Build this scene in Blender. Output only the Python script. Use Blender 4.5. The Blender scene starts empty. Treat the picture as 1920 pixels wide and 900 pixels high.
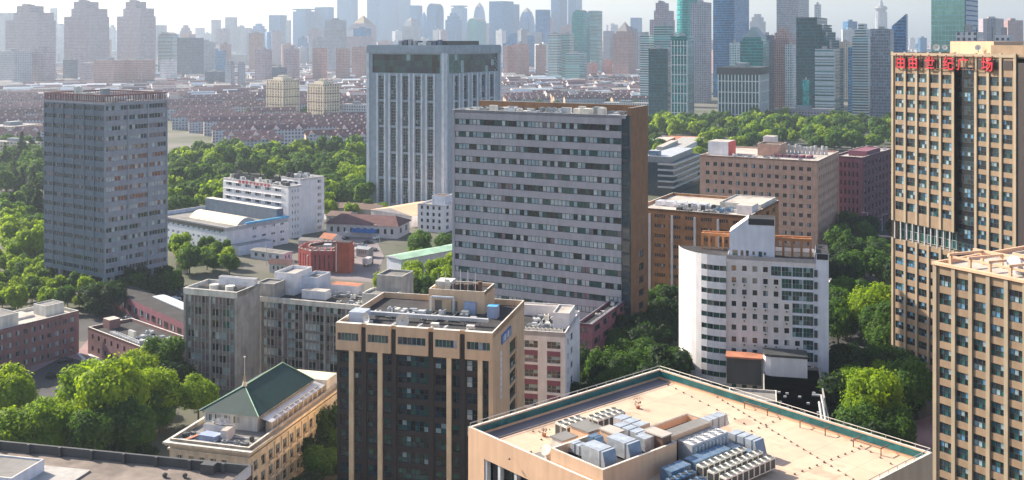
import bpy, math, random
from mathutils import Vector, Matrix
R = math.radians
rnd = random.Random(7)
SC = bpy.context.scene
COL = SC.collection
F, CX, YH, H = 2000.0, 960.0, 72.0, 95.0      # focal length in photo px, centre column, horizon row, eye height (m)

# ------------------------------------------------------------------ camera, sky, sun, exposure
cam = bpy.data.cameras.new('camera'); camo = bpy.data.objects.new('camera', cam); COL.objects.link(camo)
camo.location = (0, 0, H); camo.rotation_euler = (R(90), 0, 0)
cam.sensor_width = 36; cam.lens = 36 * F / 1920; cam.shift_y = -(450 - YH) / 1920
cam.clip_start = 1; cam.clip_end = 60000
SC.camera = camo
SUN_DIR = Vector((-0.83, 0.55, 0.0)).normalized(); SUN_EL = 32
w = bpy.data.worlds.new('World'); SC.world = w; w.use_nodes = True
nt = w.node_tree; bg = nt.nodes['Background']
sky = nt.nodes.new('ShaderNodeTexSky'); sky.sky_type = 'NISHITA'; sky.sun_disc = False
sky.sun_elevation = R(SUN_EL); sky.sun_rotation = math.atan2(SUN_DIR.x, SUN_DIR.y)
sky.air_density = 1.0; sky.dust_density = 2.0; sky.ozone_density = 1.0
nt.links.new(sky.outputs[0], bg.inputs[0]); bg.inputs[1].default_value = 0.10
sl = bpy.data.lights.new('sun', 'SUN'); sl.energy = 5.0; sl.angle = R(0.5); sl.color = (1.0, 0.87, 0.70)
so = bpy.data.objects.new('sun', sl); COL.objects.link(so)
sv = Vector((SUN_DIR.x * math.cos(R(SUN_EL)), SUN_DIR.y * math.cos(R(SUN_EL)), math.sin(R(SUN_EL))))
so.rotation_euler = sv.to_track_quat('Z', 'Y').to_euler(); so.location = (0, 0, 500)
SC.view_settings.view_transform = 'Standard'; SC.view_settings.look = 'None'
SC.view_settings.gamma = 1; SC.view_settings.exposure = 1.07
SC.cycles.max_bounces = 5; SC.cycles.diffuse_bounces = 3; SC.cycles.glossy_bounces = 2
SC.cycles.volume_bounces = 0; SC.cycles.transmission_bounces = 2; SC.cycles.transparent_max_bounces = 6
SC.cycles.use_adaptive_sampling = True
HAZE = 0.000105; HAZE_COL = (0.68, 0.82, 1.0); HAZE_ANI = 0.36

# ------------------------------------------------------------------ helpers
def G(x, y, z=0.0):
    D = F * (H - z) / (y - YH); return Vector(((x - CX) / F * D, D, z))
def AT(x, D, z=0.0): return Vector(((x - CX) / F * D, D, z))
def ZT(y, D): return H - (y - YH) * D / F

MATS = {}
def ramp_noise(nt, scale, lo, hi, coord, detail=3, stretch=None):
    n = nt.nodes.new('ShaderNodeTexNoise'); n.inputs['Scale'].default_value = scale; n.inputs['Detail'].default_value = detail
    if stretch:
        mp = nt.nodes.new('ShaderNodeMapping'); mp.inputs['Scale'].default_value = stretch
        nt.links.new(coord, mp.inputs[0]); nt.links.new(mp.outputs[0], n.inputs['Vector'])
    else: nt.links.new(coord, n.inputs['Vector'])
    m = nt.nodes.new('ShaderNodeMapRange'); m.inputs[1].default_value = .3; m.inputs[2].default_value = .7
    m.inputs[3].default_value = lo; m.inputs[4].default_value = hi
    nt.links.new(n.outputs[0], m.inputs[0]); return m.outputs[0]
def math_node(nt, op, a, b=None, c=None):
    m = nt.nodes.new('ShaderNodeMath'); m.operation = op
    for i, v in enumerate((a, b, c)):
        if v is None: continue
        if isinstance(v, (int, float)): m.inputs[i].default_value = v
        else: nt.links.new(v, m.inputs[i])
    return m.outputs[0]
def scale_col(nt, col, fac):
    v = nt.nodes.new('ShaderNodeVectorMath'); v.operation = 'SCALE'
    if isinstance(col, tuple): v.inputs[0].default_value = col[:3]
    else: nt.links.new(col, v.inputs[0])
    nt.links.new(fac, v.inputs['Scale']); return v.outputs[0]
def mat(name, col, rough=.8, var=.12, scale=.35, metal=0.0, streak=0.12, spec=.4, objvar=0.0, emit=None):
    if name in MATS: return MATS[name]
    m = bpy.data.materials.new(name); m.use_nodes = True; nt = m.node_tree
    p = nt.nodes['Principled BSDF']; p.inputs['Roughness'].default_value = rough; p.inputs['Metallic'].default_value = metal
    p.inputs['Specular IOR Level'].default_value = spec
    tc = nt.nodes.new('ShaderNodeTexCoord')
    f = ramp_noise(nt, scale, 1 - var, 1 + var, tc.outputs['Object'])
    if streak:
        g = ramp_noise(nt, .9, 1 - streak, 1 + streak * .5, tc.outputs['Object'], 4, (1, 1, .12))
        f = math_node(nt, 'MULTIPLY', f, g)
    if objvar:
        oi = nt.nodes.new('ShaderNodeObjectInfo')
        mr = nt.nodes.new('ShaderNodeMapRange'); mr.inputs[3].default_value = 1 - objvar; mr.inputs[4].default_value = 1 + objvar
        nt.links.new(oi.outputs['Random'], mr.inputs[0]); f = math_node(nt, 'MULTIPLY', f, mr.outputs[0])
    nt.links.new(scale_col(nt, col, f), p.inputs['Base Color'])
    MATS[name] = m; return m
def facade_mat(name, wall, glass, cw, fh, wu=(.2, .8), wz=(.3, .85), grough=.15, blinds=.25, metal=0.0, wrough=.8, roof=(.25, .24, .24)):
    """procedural window grid for the walls of far buildings; u = x + y works on axis-aligned walls"""
    if name in MATS: return MATS[name]
    m = bpy.data.materials.new(name); m.use_nodes = True; nt = m.node_tree; L = nt.links
    p = nt.nodes['Principled BSDF']; tc = nt.nodes.new('ShaderNodeTexCoord'); s = nt.nodes.new('ShaderNodeSeparateXYZ')
    L.new(tc.outputs['Object'], s.inputs[0])
    u = math_node(nt, 'DIVIDE', math_node(nt, 'ADD', s.outputs[0], s.outputs[1]), cw)
    v = math_node(nt, 'DIVIDE', s.outputs[2], fh)
    fu = math_node(nt, 'FRACT', math_node(nt, 'ADD', u, 500.0)); fv = math_node(nt, 'FRACT', math_node(nt, 'ADD', v, 50.0))
    def band(x, a, b): return math_node(nt, 'MULTIPLY', math_node(nt, 'GREATER_THAN', x, a), math_node(nt, 'LESS_THAN', x, b))
    k = math_node(nt, 'MULTIPLY', band(fu, *wu), band(fv, *wz))
    cmb = nt.nodes.new('ShaderNodeCombineXYZ'); L.new(math_node(nt, 'FLOOR', u), cmb.inputs[0]); L.new(math_node(nt, 'FLOOR', v), cmb.inputs[1])
    wn = nt.nodes.new('ShaderNodeTexWhiteNoise'); L.new(cmb.outputs[0], wn.inputs[0])
    gsc = math_node(nt, 'ADD', .75, math_node(nt, 'MULTIPLY', math_node(nt, 'POWER', wn.outputs[0], 4.0), blinds * 8))
    geo = nt.nodes.new('ShaderNodeNewGeometry'); sn = nt.nodes.new('ShaderNodeSeparateXYZ'); L.new(geo.outputs['Normal'], sn.inputs[0])
    up = math_node(nt, 'GREATER_THAN', sn.outputs[2], .5)
    k = math_node(nt, 'MULTIPLY', k, math_node(nt, 'SUBTRACT', 1.0, up))
    f = ramp_noise(nt, .08, .85, 1.12, tc.outputs['Object'])
    mx = nt.nodes.new('ShaderNodeMix'); mx.data_type = 'RGBA'
    L.new(k, mx.inputs[0]); L.new(scale_col(nt, wall, f), mx.inputs[6]); L.new(scale_col(nt, glass, gsc), mx.inputs[7])
    mx2 = nt.nodes.new('ShaderNodeMix'); mx2.data_type = 'RGBA'; mx2.inputs[7].default_value = (*roof, 1)
    L.new(up, mx2.inputs[0]); L.new(mx.outputs[2], mx2.inputs[6]); L.new(mx2.outputs[2], p.inputs['Base Color'])
    r = nt.nodes.new('ShaderNodeMapRange'); r.inputs[3].default_value = wrough; r.inputs[4].default_value = grough
    L.new(k, r.inputs[0]); L.new(r.outputs[0], p.inputs['Roughness'])
    if metal: L.new(math_node(nt, 'MULTIPLY', k, metal), p.inputs['Metallic'])
    MATS[name] = m; return m
def glass_mat(name, col, rough=.06, metal=0.0, ov=.25, spec=.9):
    if name in MATS: return MATS[name]
    m = bpy.data.materials.new(name); m.use_nodes = True; nt = m.node_tree; p = nt.nodes['Principled BSDF']
    p.inputs['Roughness'].default_value = rough; p.inputs['Metallic'].default_value = metal; p.inputs['Specular IOR Level'].default_value = spec
    tc = nt.nodes.new('ShaderNodeTexCoord'); f = ramp_noise(nt, .9, 1 - ov, 1 + ov, tc.outputs['Object'])
    nt.links.new(scale_col(nt, col, f), p.inputs['Base Color'])
    MATS[name] = m; return m
def leaf_mat(name, col, col2):
    m = bpy.data.materials.new(name); m.use_nodes = True; nt = m.node_tree; L = nt.links
    p = nt.nodes['Principled BSDF']; p.inputs['Roughness'].default_value = .7; p.inputs['Specular IOR Level'].default_value = .2
    tc = nt.nodes.new('ShaderNodeTexCoord'); n = nt.nodes.new('ShaderNodeTexNoise'); n.inputs['Scale'].default_value = .45; n.inputs['Detail'].default_value = 4
    L.new(tc.outputs['Object'], n.inputs['Vector']); oi = nt.nodes.new('ShaderNodeObjectInfo')
    mr = nt.nodes.new('ShaderNodeMapRange'); mr.inputs[1].default_value = .3; mr.inputs[2].default_value = .7; L.new(n.outputs[0], mr.inputs[0])
    k = math_node(nt, 'MULTIPLY', math_node(nt, 'ADD', mr.outputs[0], oi.outputs['Random']), .5)
    mx = nt.nodes.new('ShaderNodeMix'); mx.data_type = 'RGBA'; mx.inputs[6].default_value = (*col, 1); mx.inputs[7].default_value = (*col2, 1)
    L.new(k, mx.inputs[0]); L.new(mx.outputs[2], p.inputs['Base Color'])
    tr = nt.nodes.new('ShaderNodeBsdfTranslucent'); sc = nt.nodes.new('ShaderNodeVectorMath'); sc.operation = 'MULTIPLY'; sc.inputs[1].default_value = (1.7, 1.6, .5)
    L.new(mx.outputs[2], sc.inputs[0]); L.new(sc.outputs[0], tr.inputs[0])
    ms = nt.nodes.new('ShaderNodeMixShader'); ms.inputs[0].default_value = .48
    L.new(p.outputs[0], ms.inputs[1]); L.new(tr.outputs[0], ms.inputs[2]); L.new(ms.outputs[0], nt.nodes['Material Output'].inputs[0])
    MATS[name] = m; return m

ORD = ['zeroth', 'first', 'second', 'third', 'fourth', 'fifth', 'sixth', 'seventh', 'eighth', 'ninth', 'tenth', 'eleventh', 'twelfth', 'thirteenth', 'fourteenth', 'fifteenth', 'sixteenth', 'seventeenth', 'eighteenth', 'nineteenth', 'twentieth']
def ordn(i):
    if i <= 20: return ORD[i]
    return {2: 'twenty-', 3: 'thirty-', 4: 'forty-'}.get(i // 10, 'sixty-') + (ORD[i % 10] if i % 10 else 'tenth')

class MB:
    def __init__(s): s.v = []; s.f = []; s.m = []; s.mats = []
    def mi(s, m):
        if isinstance(m, str): m = MATS[m]
        if m not in s.mats: s.mats.append(m)
        return s.mats.index(m)
    def face(s, pts, m):
        b = len(s.v); s.v += [tuple(p) for p in pts]; s.f.append(tuple(range(b, b + len(pts)))); s.m.append(s.mi(m)); return s
    def box(s, x0, x1, y0, y1, z0, z1, m, top=None, bottom=True):
        c = [(x0, y0), (x1, y0), (x1, y1), (x0, y1)]
        return s.prism(c, z0, z1, m, top, bottom)
    def prism(s, poly, z0, z1, m, top=None, bottom=True):
        n = len(poly)
        for i in range(n):
            a, b = poly[i], poly[(i + 1) % n]
            s.face([(a[0], a[1], z0), (b[0], b[1], z0), (b[0], b[1], z1), (a[0], a[1], z1)], m)
        s.face([(p[0], p[1], z1) for p in poly], top or m)
        if bottom: s.face([(p[0], p[1], z0) for p in reversed(poly)], m)
        return s
    def bar(s, p, q, wd, m, ht=None):
        p, q = Vector(p), Vector(q); d = (q - p).normalized(); ht = ht or wd
        u = Vector((0, 0, 1)) if abs(d.z) < .9 else Vector((0, 1, 0))
        a = d.cross(u).normalized() * wd / 2; b = a.cross(d).normalized() * ht / 2
        c = [(-a - b), (a - b), (a + b), (-a + b)]
        for i in range(4):
            j = (i + 1) % 4; s.face([p + c[i], p + c[j], q + c[j], q + c[i]], m)
        s.face([p + k for k in reversed(c)], m); s.face([q + k for k in c], m); return s
    def tube(s, p, q, r0, m, r1=None, n=8, cap=True):
        p, q = Vector(p), Vector(q); d = (q - p).normalized(); r1 = r0 if r1 is None else r1
        u = Vector((0, 0, 1)) if abs(d.z) < .9 else Vector((0, 1, 0)); a = d.cross(u).normalized(); b = a.cross(d).normalized()
        ring = lambda c, r: [c + a * r * math.cos(t * 2 * math.pi / n) + b * r * math.sin(t * 2 * math.pi / n) for t in range(n)]
        A, B = ring(p, r0), ring(q, r1)
        for i in range(n):
            j = (i + 1) % n; s.face([A[j], A[i], B[i], B[j]], m)
        if cap: s.face(A, m); s.face(B[::-1], m)
        return s
    def mesh(s, name, smooth=False):
        me = bpy.data.meshes.new(name); me.from_pydata(s.v, [], s.f)
        for m in s.mats: me.materials.append(m)
        me.polygons.foreach_set('material_index', s.m)
        if smooth: me.polygons.foreach_set('use_smooth', [True] * len(s.f))
        me.update(); return me
    def build(s, name, parent=None, loc=None, rotz=0, kind=None, label=None, smooth=False):
        return link(s.mesh(name, smooth), name, parent, loc, rotz, kind, label)
def link(me, name, parent=None, loc=None, rotz=0, kind=None, label=None):
    o = bpy.data.objects.new(name, me); COL.objects.link(o)
    if parent: o.parent = parent
    if loc is not None: o.location = loc
    o.rotation_euler = (0, 0, rotz)
    if kind: o['kind'] = kind
    if label: o['label'] = label
    return o
def thing(name, label, cat, loc=(0, 0, 0), rotz=0, group=None):
    o = bpy.data.objects.new(name, None); COL.objects.link(o); o.location = loc; o.rotation_euler = (0, 0, rotz)
    o['label'] = label; o['category'] = cat
    if group: o['group'] = group
    return o
def tag(o, label, cat, group=None):
    o['label'] = label; o['category'] = cat
    if group: o['group'] = group
    return o
def dup(root, loc, rotz=0, label=None, group=None, scale=None):
    r = root.copy(); COL.objects.link(r); r.location = loc; r.rotation_euler = (0, 0, rotz)
    if scale: r.scale = scale
    if label: r['label'] = label
    if group: r['group'] = group
    for ch in list(root.children):
        c = ch.copy(); COL.objects.link(c); c.parent = r
        for g in ch.children:
            d = g.copy(); COL.objects.link(d); d.parent = c
    return r

class Bld:
    """rectangular block frame: origin at the left end of its front face, +x to the near corner, +y into depth"""
    FOOT = []
    def __init__(s, name, label, cat, xl, xc, xr, D, a, W=None, dep=None, at_left=False, group=None, reg=True):
        a = R(a); s.a = a; c, sn = math.cos(a), math.sin(a)
        if at_left: L = Vector(((xl - CX) / F * D, D)); s.W = W
        else:
            C = Vector(((xc - CX) / F * D, D))
            if W is None: t = (xl - CX) / F; W = (C.x - t * C.y) / (c + t * sn)
            s.W = W; L = C + Vector((-c * W, sn * W))
        C = L + Vector((c * s.W, -sn * s.W))
        if dep is None: t = (xr - CX) / F; dep = (t * C.y - C.x) / (sn - t * c)
        s.dep = dep; s.L = L
        s.o = thing(name, label, cat, (L.x, L.y, 0), -a, group)
        s.wins = []
        if reg: Bld.FOOT.append((L, Vector((c, -sn)), Vector((sn, c)), s.W, s.dep))
    def world(s, x, y, z=0): c, sn = math.cos(s.a), math.sin(s.a); return Vector((s.L.x + c * x + sn * y, s.L.y - sn * x + c * y, z))
    def local(s, p): c, sn = math.cos(s.a), math.sin(s.a); dx, dy = p.x - s.L.x, p.y - s.L.y; return (c * dx - sn * dy, sn * dx + c * dy)
    def px(s, x, y, z): return s.local(G(x, y, z))
    def face(s, k):
        return {'f': ((0, 0), (1, 0), s.W), 'r': ((s.W, 0), (0, 1), s.dep), 'l': ((0, s.dep), (0, -1), s.dep), 'b': ((s.W, s.dep), (-1, 0), s.W)}[k]
    def window(s, o, d, u, z, me, name='window', off=0.0, size=1.0):
        n = (d[1], -d[0]); p = (o[0] + d[0] * u + n[0] * off, o[1] + d[1] * u + n[1] * off, z)
        s.wins.append((me, p, math.atan2(d[1], d[0]), name, size))
    def finish(s, most=100):
        byname = {}
        for w_ in s.wins: byname.setdefault(w_[3], []).append(w_)
        for name, ws in byname.items():
            def score(w_):
                p = s.world(w_[1][0], w_[1][1], w_[1][2]); dist = (p - Vector((0, 0, H))).length
                nrm = Vector((math.sin(w_[2] - s.a), -math.cos(w_[2] - s.a), 0)); vis = nrm.dot((Vector((0, 0, H)) - p).normalized())
                xx = CX + p.x / p.y * F; yy = YH + (H - p.z) / p.y * F
                if vis <= 0 or not (-20 < xx < 1940) or yy > 920: return -1
                return w_[4] * vis / dist ** 2
            ws.sort(key=score, reverse=True)
            for w_ in ws[:most]: link(w_[0], name, s.o, w_[1], w_[2])
            if len(ws) > most:
                b = MB()
                for me, p, rz, _, _ in ws[most:]:
                    M = Matrix.Translation(p) @ Matrix.Rotation(rz, 4, 'Z'); vs = [M @ v.co for v in me.vertices]
                    base = len(b.v); b.v += [tuple(v) for v in vs]; mi = [b.mi(m) for m in me.materials]
                    for pl in me.polygons: b.f.append(tuple(base + i for i in pl.vertices)); b.m.append(mi[pl.material_index])
                b.build(name, s.o, kind='stuff')

PAL = {}
def palette(k, *items): PAL[k] = items
def pick(k):
    it = PAL[k]; t = rnd.random() * sum(w_ for _, w_ in it)
    for m, w_ in it:
        t -= w_
        if t <= 0: return m
    return it[-1][0]
WC = {}
def win_mesh(w_, h, nx=1, nz=1, pal='dark', frame='frame_dark', bw=.07, var=None, run=0):
    """frame bars and panes; panes may be half open or have a blind behind (shallow steps)"""
    var = rnd.randrange(6) if var is None else var
    key = (round(w_, 2), round(h, 2), nx, nz, pal, frame, bw, var)
    if key in WC: return WC[key]
    b = MB(); pw, ph = w_ / nx, h / nz; cur = pick(pal)
    for i in range(nx):
        if run and i % run == 0: cur = pick(pal)
        for j in range(nz):
            m = cur if (run and rnd.random() < .4) else pick(pal)
            t = rnd.uniform(-.012, .012)        # every pane sits at a slightly different tilt
            b.face([(i * pw, .06 + t, j * ph), ((i + 1) * pw, .06 - t, j * ph), ((i + 1) * pw, .06 - t * .4, (j + 1) * ph), (i * pw, .06 + t * .7, (j + 1) * ph)], m)
    for i in range(nx + 1):
        x = min(max(i * pw - bw / 2, 0), w_ - bw); b.box(x, x + bw, 0, .05, 0, h, frame)
    for j in range(nz + 1):
        z = min(max(j * ph - bw / 2, 0), h - bw); b.box(.003, w_ - .003, -.015, .035, z + .002, z + bw - .002, frame)
    WC[key] = b.mesh('window'); return WC[key]

def grid_wall(mb, o, d, xs, rows, U, z0, z1, m, rec=.25, reveal=None, u0=0.0):
    """wall skin with real openings and reveals"""
    n = (d[1], -d[0]); reveal = reveal or m
    P = lambda u, z, t=0.0: (o[0] + d[0] * u - n[0] * t, o[1] + d[1] * u - n[1] * t, z)
    def q(a, b, c, e): 
        if b - a > 1e-4 and e - c > 1e-4: mb.face([P(a, c), P(b, c), P(b, e), P(a, e)], m)
    zc = z0
    for (za, zb) in rows:
        q(u0, U, zc, za); uc = u0
        for (a, b) in xs:
            q(uc, a, za, zb); uc = b
            mb.face([P(a, za), P(b, za), P(b, za, rec), P(a, za, rec)], reveal)
            mb.face([P(a, zb, rec), P(b, zb, rec), P(b, zb), P(a, zb)], reveal)
            mb.face([P(a, za), P(a, za, rec), P(a, zb, rec), P(a, zb)], reveal)
            mb.face([P(b, za, rec), P(b, za), P(b, zb), P(b, zb, rec)], reveal)
        q(uc, U, za, zb); zc = zb
    q(u0, U, zc, z1)
def plain(mb, o, d, U, z0, z1, m):
    mb.face([(o[0], o[1], z0), (o[0] + d[0] * U, o[1] + d[1] * U, z0), (o[0] + d[0] * U, o[1] + d[1] * U, z1), (o[0], o[1], z1)], m)
def cols(U, n, frac, m0=1.0, m1=None):
    m1 = m0 if m1 is None else m1; p = (U - m0 - m1) / n; w_ = p * frac
    return [(m0 + p * i + (p - w_) / 2, m0 + p * i + (p + w_) / 2) for i in range(n)]
def rowsz(z0, fh, n, sill, h): return [(z0 + i * fh + sill, z0 + i * fh + sill + h) for i in range(n)]
def add_wins(B, o, d, xs, rows, rec=.25, name='window', skip=0.0, **kw):
    for (za, zb) in rows:
        for (a, b) in xs: B.window(o, d, a, za, win_mesh(b - a, zb - za, **kw), name, off=-rec + .06, size=(b - a) * (zb - za))
def fins(mb, o, d, us, wd, out, z0, z1, m):
    n = (d[1], -d[0])
    for u in us:
        c = [(o[0] + d[0] * (u + e) + n[0] * t, o[1] + d[1] * (u + e) + n[1] * t) for e, t in ((-wd / 2, out), (wd / 2, out), (wd / 2, -.05), (-wd / 2, -.05))]
        mb.prism(c, z0, z1, m)
def hband(mb, o, d, U, zs, ht, out, m, u0=0.0):
    n = (d[1], -d[0])
    for z in zs:
        c = [(o[0] + d[0] * e + n[0] * t, o[1] + d[1] * e + n[1] * t) for e, t in ((u0, out), (U, out), (U, -.04), (u0, -.04))]
        mb.prism(c, z, z + ht, m)
def roof_par(B, x0, x1, y0, y1, z, h, t, par, rf, cap=None, name='roof', lab=None):
    r = MB(); r.box(x0 + t, x1 - t, y0 + t, y1 - t, z - h - .3, z - h, rf); r.build(name, B.o, label=lab)
    p = MB(); cap = cap or par
    p.box(x0, x1, y0, y0 + t, z - h, z, par, cap); p.box(x0, x1, y1 - t, y1, z - h, z, par, cap)
    p.box(x0, x0 + t, y0 + t, y1 - t, z - h, z, par, cap); p.box(x1 - t, x1, y0 + t, y1 - t, z - h, z, par, cap)
    p.build('parapet', B.o)
def clutter(B, x0, x1, y0, y1, z, n, smin=.8, smax=2.4, hmax=1.6, mats=('metal_light', 'metal_grey', 'ac_white'), pipes=3):
    """fixed roof plant as parts of the building"""
    placed = []
    for _ in range(n * 4):
        if len(placed) >= n: break
        a, b, hh = rnd.uniform(smin, smax), rnd.uniform(smin, smax), rnd.uniform(.5, hmax)
        x, y = rnd.uniform(x0, x1 - a), rnd.uniform(y0, y1 - b)
        if any(x < q[1] + .3 and x + a > q[0] - .3 and y < q[3] + .3 and y + b > q[2] - .3 for q in placed): continue
        placed.append((x, x + a, y, y + b)); m = MB(); mm = rnd.choice(mats)
        m.box(x + .1, x + a - .1, y + .1, y + b - .1, z, z + .2, 'metal_dark'); m.box(x, x + a, y, y + b, z + .2, z + hh, mm)
        if rnd.random() < .6:
            m.tube((x + a / 2, y + b / 2, z + hh), (x + a / 2, y + b / 2, z + hh + .12), min(a, b) * .35, 'metal_dark', n=10)
        if rnd.random() < .25: m.tube((x + a / 2, y, z + .5), (x + a / 2, y - 1.5, z + .5), .12, 'metal_light')
        m.build('rooftop_unit', B.o)
    for _ in range(pipes):
        m = MB(); x, y = rnd.uniform(x0, x1), rnd.uniform(y0, y1)
        if rnd.random() < .5: m.tube((x0, y, z + .25), (x1, y, z + .25), .12, 'metal_light')
        else: m.tube((x, y0, z + .25), (x, y1, z + .25), .12, 'metal_light')
        m.build('roof_pipe', B.o)

# ------------------------------------------------------------------ materials
for n_, c_, kw in [
    ('frame_dark', (.05, .055, .06), dict(rough=.5)), ('frame_white', (.6, .6, .62), dict(rough=.5)), ('frame_grey', (.3, .31, .33), dict(rough=.5)),
    ('metal_light', (.55, .57, .6), dict(rough=.45, metal=.3)), ('metal_grey', (.3, .33, .36), dict(rough=.5, metal=.3)), ('metal_dark', (.06, .065, .07), dict(rough=.6)),
    ('ac_white', (.66, .64, .58), dict(rough=.55, var=.08)), ('galv', (.52, .56, .61), dict(rough=.42, metal=.45, var=.18, scale=1.2)), ('galv_blue_or_shade', (.15, .24, .36), dict(rough=.45, metal=.35, var=.2, scale=1.0)),  # bluish metal for blue ducts and for shade painted on galvanised parts
    ('roof_dark', (.034, .034, .04), dict(rough=.95, var=.4, scale=.25, streak=0)), ('roof_grey', (.26, .25, .24), dict(rough=.9, var=.25, scale=.3, streak=.1)),
    ('roof_brown', (.21, .175, .155), dict(rough=.9, var=.3, scale=.25)), ('roof_pale', (.55, .49, .43), dict(rough=.9, var=.2, scale=.2)), ('roof_tan', (.72, .50, .34), dict(rough=.9, var=.13, scale=.12, streak=.05)),
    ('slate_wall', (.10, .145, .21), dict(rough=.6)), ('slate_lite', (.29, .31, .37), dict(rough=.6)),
    ('stripe_grey', (.30, .37, .44), dict(rough=.6)), ('stripe_pale', (.58, .64, .70), dict(rough=.6)),
    ('lavender', (.375, .37, .415), dict(rough=.65, var=.08, scale=.2)), ('brown', (.25, .13, .068), dict(rough=.7, var=.15)), ('brown_dk', (.14, .09, .07), dict(rough=.7)),
    ('beige', (.66, .47, .31), dict(rough=.75, var=.09, scale=.25, streak=.12)), ('beige_col', (.74, .58, .38), dict(rough=.75)), ('umber', (.042, .034, .036), dict(rough=.5)),
    ('oldgrey', (.36, .35, .34), dict(rough=.85, var=.2, streak=.25)), ('oldgrey_dk', (.19, .188, .185), dict(rough=.85, var=.25, streak=.3)), ('parapet_pale', (.62, .60, .56), dict(rough=.85, var=.15, streak=.2)),
    ('white', (.78, .77, .80), dict(rough=.7, var=.07, streak=.1)), ('white_cool', (.68, .72, .82), dict(rough=.7, var=.06, streak=.12)), ('white_warm', (.70, .66, .66), dict(rough=.7, var=.08, streak=.1)),
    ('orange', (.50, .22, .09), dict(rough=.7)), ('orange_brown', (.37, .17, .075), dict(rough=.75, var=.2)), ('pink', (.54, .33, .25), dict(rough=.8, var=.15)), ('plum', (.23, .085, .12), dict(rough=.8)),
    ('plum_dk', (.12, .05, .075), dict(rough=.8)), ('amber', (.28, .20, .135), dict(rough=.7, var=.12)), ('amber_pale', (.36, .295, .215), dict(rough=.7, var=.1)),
    ('brick', (.24, .13, .135), dict(rough=.9, var=.15)), ('brick_red', (.42, .09, .09), dict(rough=.85, var=.2, streak=.2)), ('brick_or', (.42, .09, .05), dict(rough=.85)),
    ('peach', (.70, .46, .31), dict(rough=.8, var=.06, scale=.2)), ('cream', (.76, .66, .50), dict(rough=.8, var=.12, scale=.5, streak=.22)), ('cream_dk', (.42, .36, .28), dict(rough=.85, var=.2, streak=.3)),
    ('green_roof', (.006, .042, .046), dict(rough=.7, var=.15, scale=.5)), ('green_pale', (.36, .58, .42), dict(rough=.7, var=.2, scale=.2)), ('blue_sign', (.02, .16, .5), dict(rough=.5)),
    ('sky_blue', (.12, .48, .8), dict(rough=.6)), ('sign_red', (.50, .015, .035), dict(rough=.5, var=.02, streak=0)), ('terra', (.42, .17, .10), dict(rough=.85, var=.2)),
    ('maroon_roof', (.13, .06, .065), dict(rough=.85, var=.2)), ('concrete', (.38, .37, .36), dict(rough=.9, var=.15)), ('bark', (.10, .075, .05), dict(rough=.95)),
    ('asphalt', (.055, .056, .062), dict(rough=.9, var=.25, scale=.08, streak=0)), ('paving', (.22, .19, .20), dict(rough=.9, var=.2, scale=.1, streak=0)), ('plaza_pink', (.30, .20, .21), dict(rough=.9, var=.2, scale=.1, streak=0)),
    ('road_paint', (.75, .75, .73), dict(rough=.7, streak=0)), ('teal_glaze', (.02, .12, .13), dict(rough=.25, var=.3, scale=1)), ('rail', (.52, .50, .46), dict(rough=.5, metal=.3)),
    ('rust', (.20, .10, .07), dict(rough=.8)), ('tyre', (.02, .02, .02), dict(rough=.9)), ('car_white', (.75, .76, .78), dict(rough=.25, var=.02, streak=0)), ('car_dark', (.02, .025, .035), dict(rough=.2, var=.02, streak=0)),
    ('car_silver', (.4, .42, .45), dict(rough=.25, metal=.6, var=.02, streak=0)), ('car_red', (.45, .03, .03), dict(rough=.25, streak=0)), ('dish', (.7, .7, .68), dict(rough=.5)),
    ('house_roof', (.155, .085, .10), dict(rough=.9, var=.25, scale=.3, objvar=.25)), ('house_end_sunlit', (.55, .40, .28), dict(rough=.85, objvar=.15)), ('house_dormer', (.60, .56, .58), dict(rough=.8)),
    ('tarp_blue', (.30, .38, .55), dict(rough=.6)), ('window_lit', (.55, .62, .68), dict(rough=.3)),
]: mat(n_, c_, **kw)
glass_mat('g_dark', (.012, .018, .024)); glass_mat('g_navy', (.02, .045, .07)); glass_mat('g_teal', (.02, .085, .09)); glass_mat('g_green', (.02, .10, .08))
glass_mat('g_blind', (.42, .47, .50), rough=.35, spec=.6); glass_mat('g_pale', (.25, .36, .42), rough=.2); glass_mat('g_blue', (.10, .26, .42), rough=.15); glass_mat('g_mauve', (.16, .12, .15), rough=.3)
glass_mat('g_mirror', (.55, .72, .80), rough=.05, metal=.9); glass_mat('g_sky', (.30, .55, .60), rough=.08, metal=.85); glass_mat('g_warm', (.45, .42, .22), rough=.4)
palette('dark', ('g_dark', 5), ('g_navy', 2), ('g_pale', .8), ('g_blind', .5))
palette('slab', ('g_teal', 2.6), ('g_dark', 2.2), ('g_pale', 3.2), ('g_blind', 2.8), ('g_mauve', .5))
palette('slate', ('g_navy', 3), ('g_dark', 2.2), ('g_pale', 2.2), ('g_mauve', .8), ('g_blind', 1.4))
palette('slate2', ('g_navy', 3), ('g_dark', 2), ('g_mauve', 1))
palette('curt', ('g_dark', 2), ('g_navy', 3), ('g_teal', 2), ('g_pale', .5))
palette('umber', ('g_dark', 4), ('g_teal', 2.5), ('g_green', .9), ('g_navy', 3), ('g_pale', .45), ('g_blind', .12))
palette('old', ('g_dark', 2.5), ('g_pale', 1), ('g_mauve', 2), ('g_blind', .8), ('g_teal', .8))
palette('teal', ('g_green', 3), ('g_teal', 3), ('g_dark', 1.5), ('g_pale', .5))
palette('amber', ('g_navy', 3.5), ('g_dark', 3), ('g_blue', .8), ('g_pale', .8), ('g_teal', 2))
palette('warm', ('g_warm', 2), ('g_teal', 1.5), ('g_dark', 1.5), ('g_pale', 1))

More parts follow.
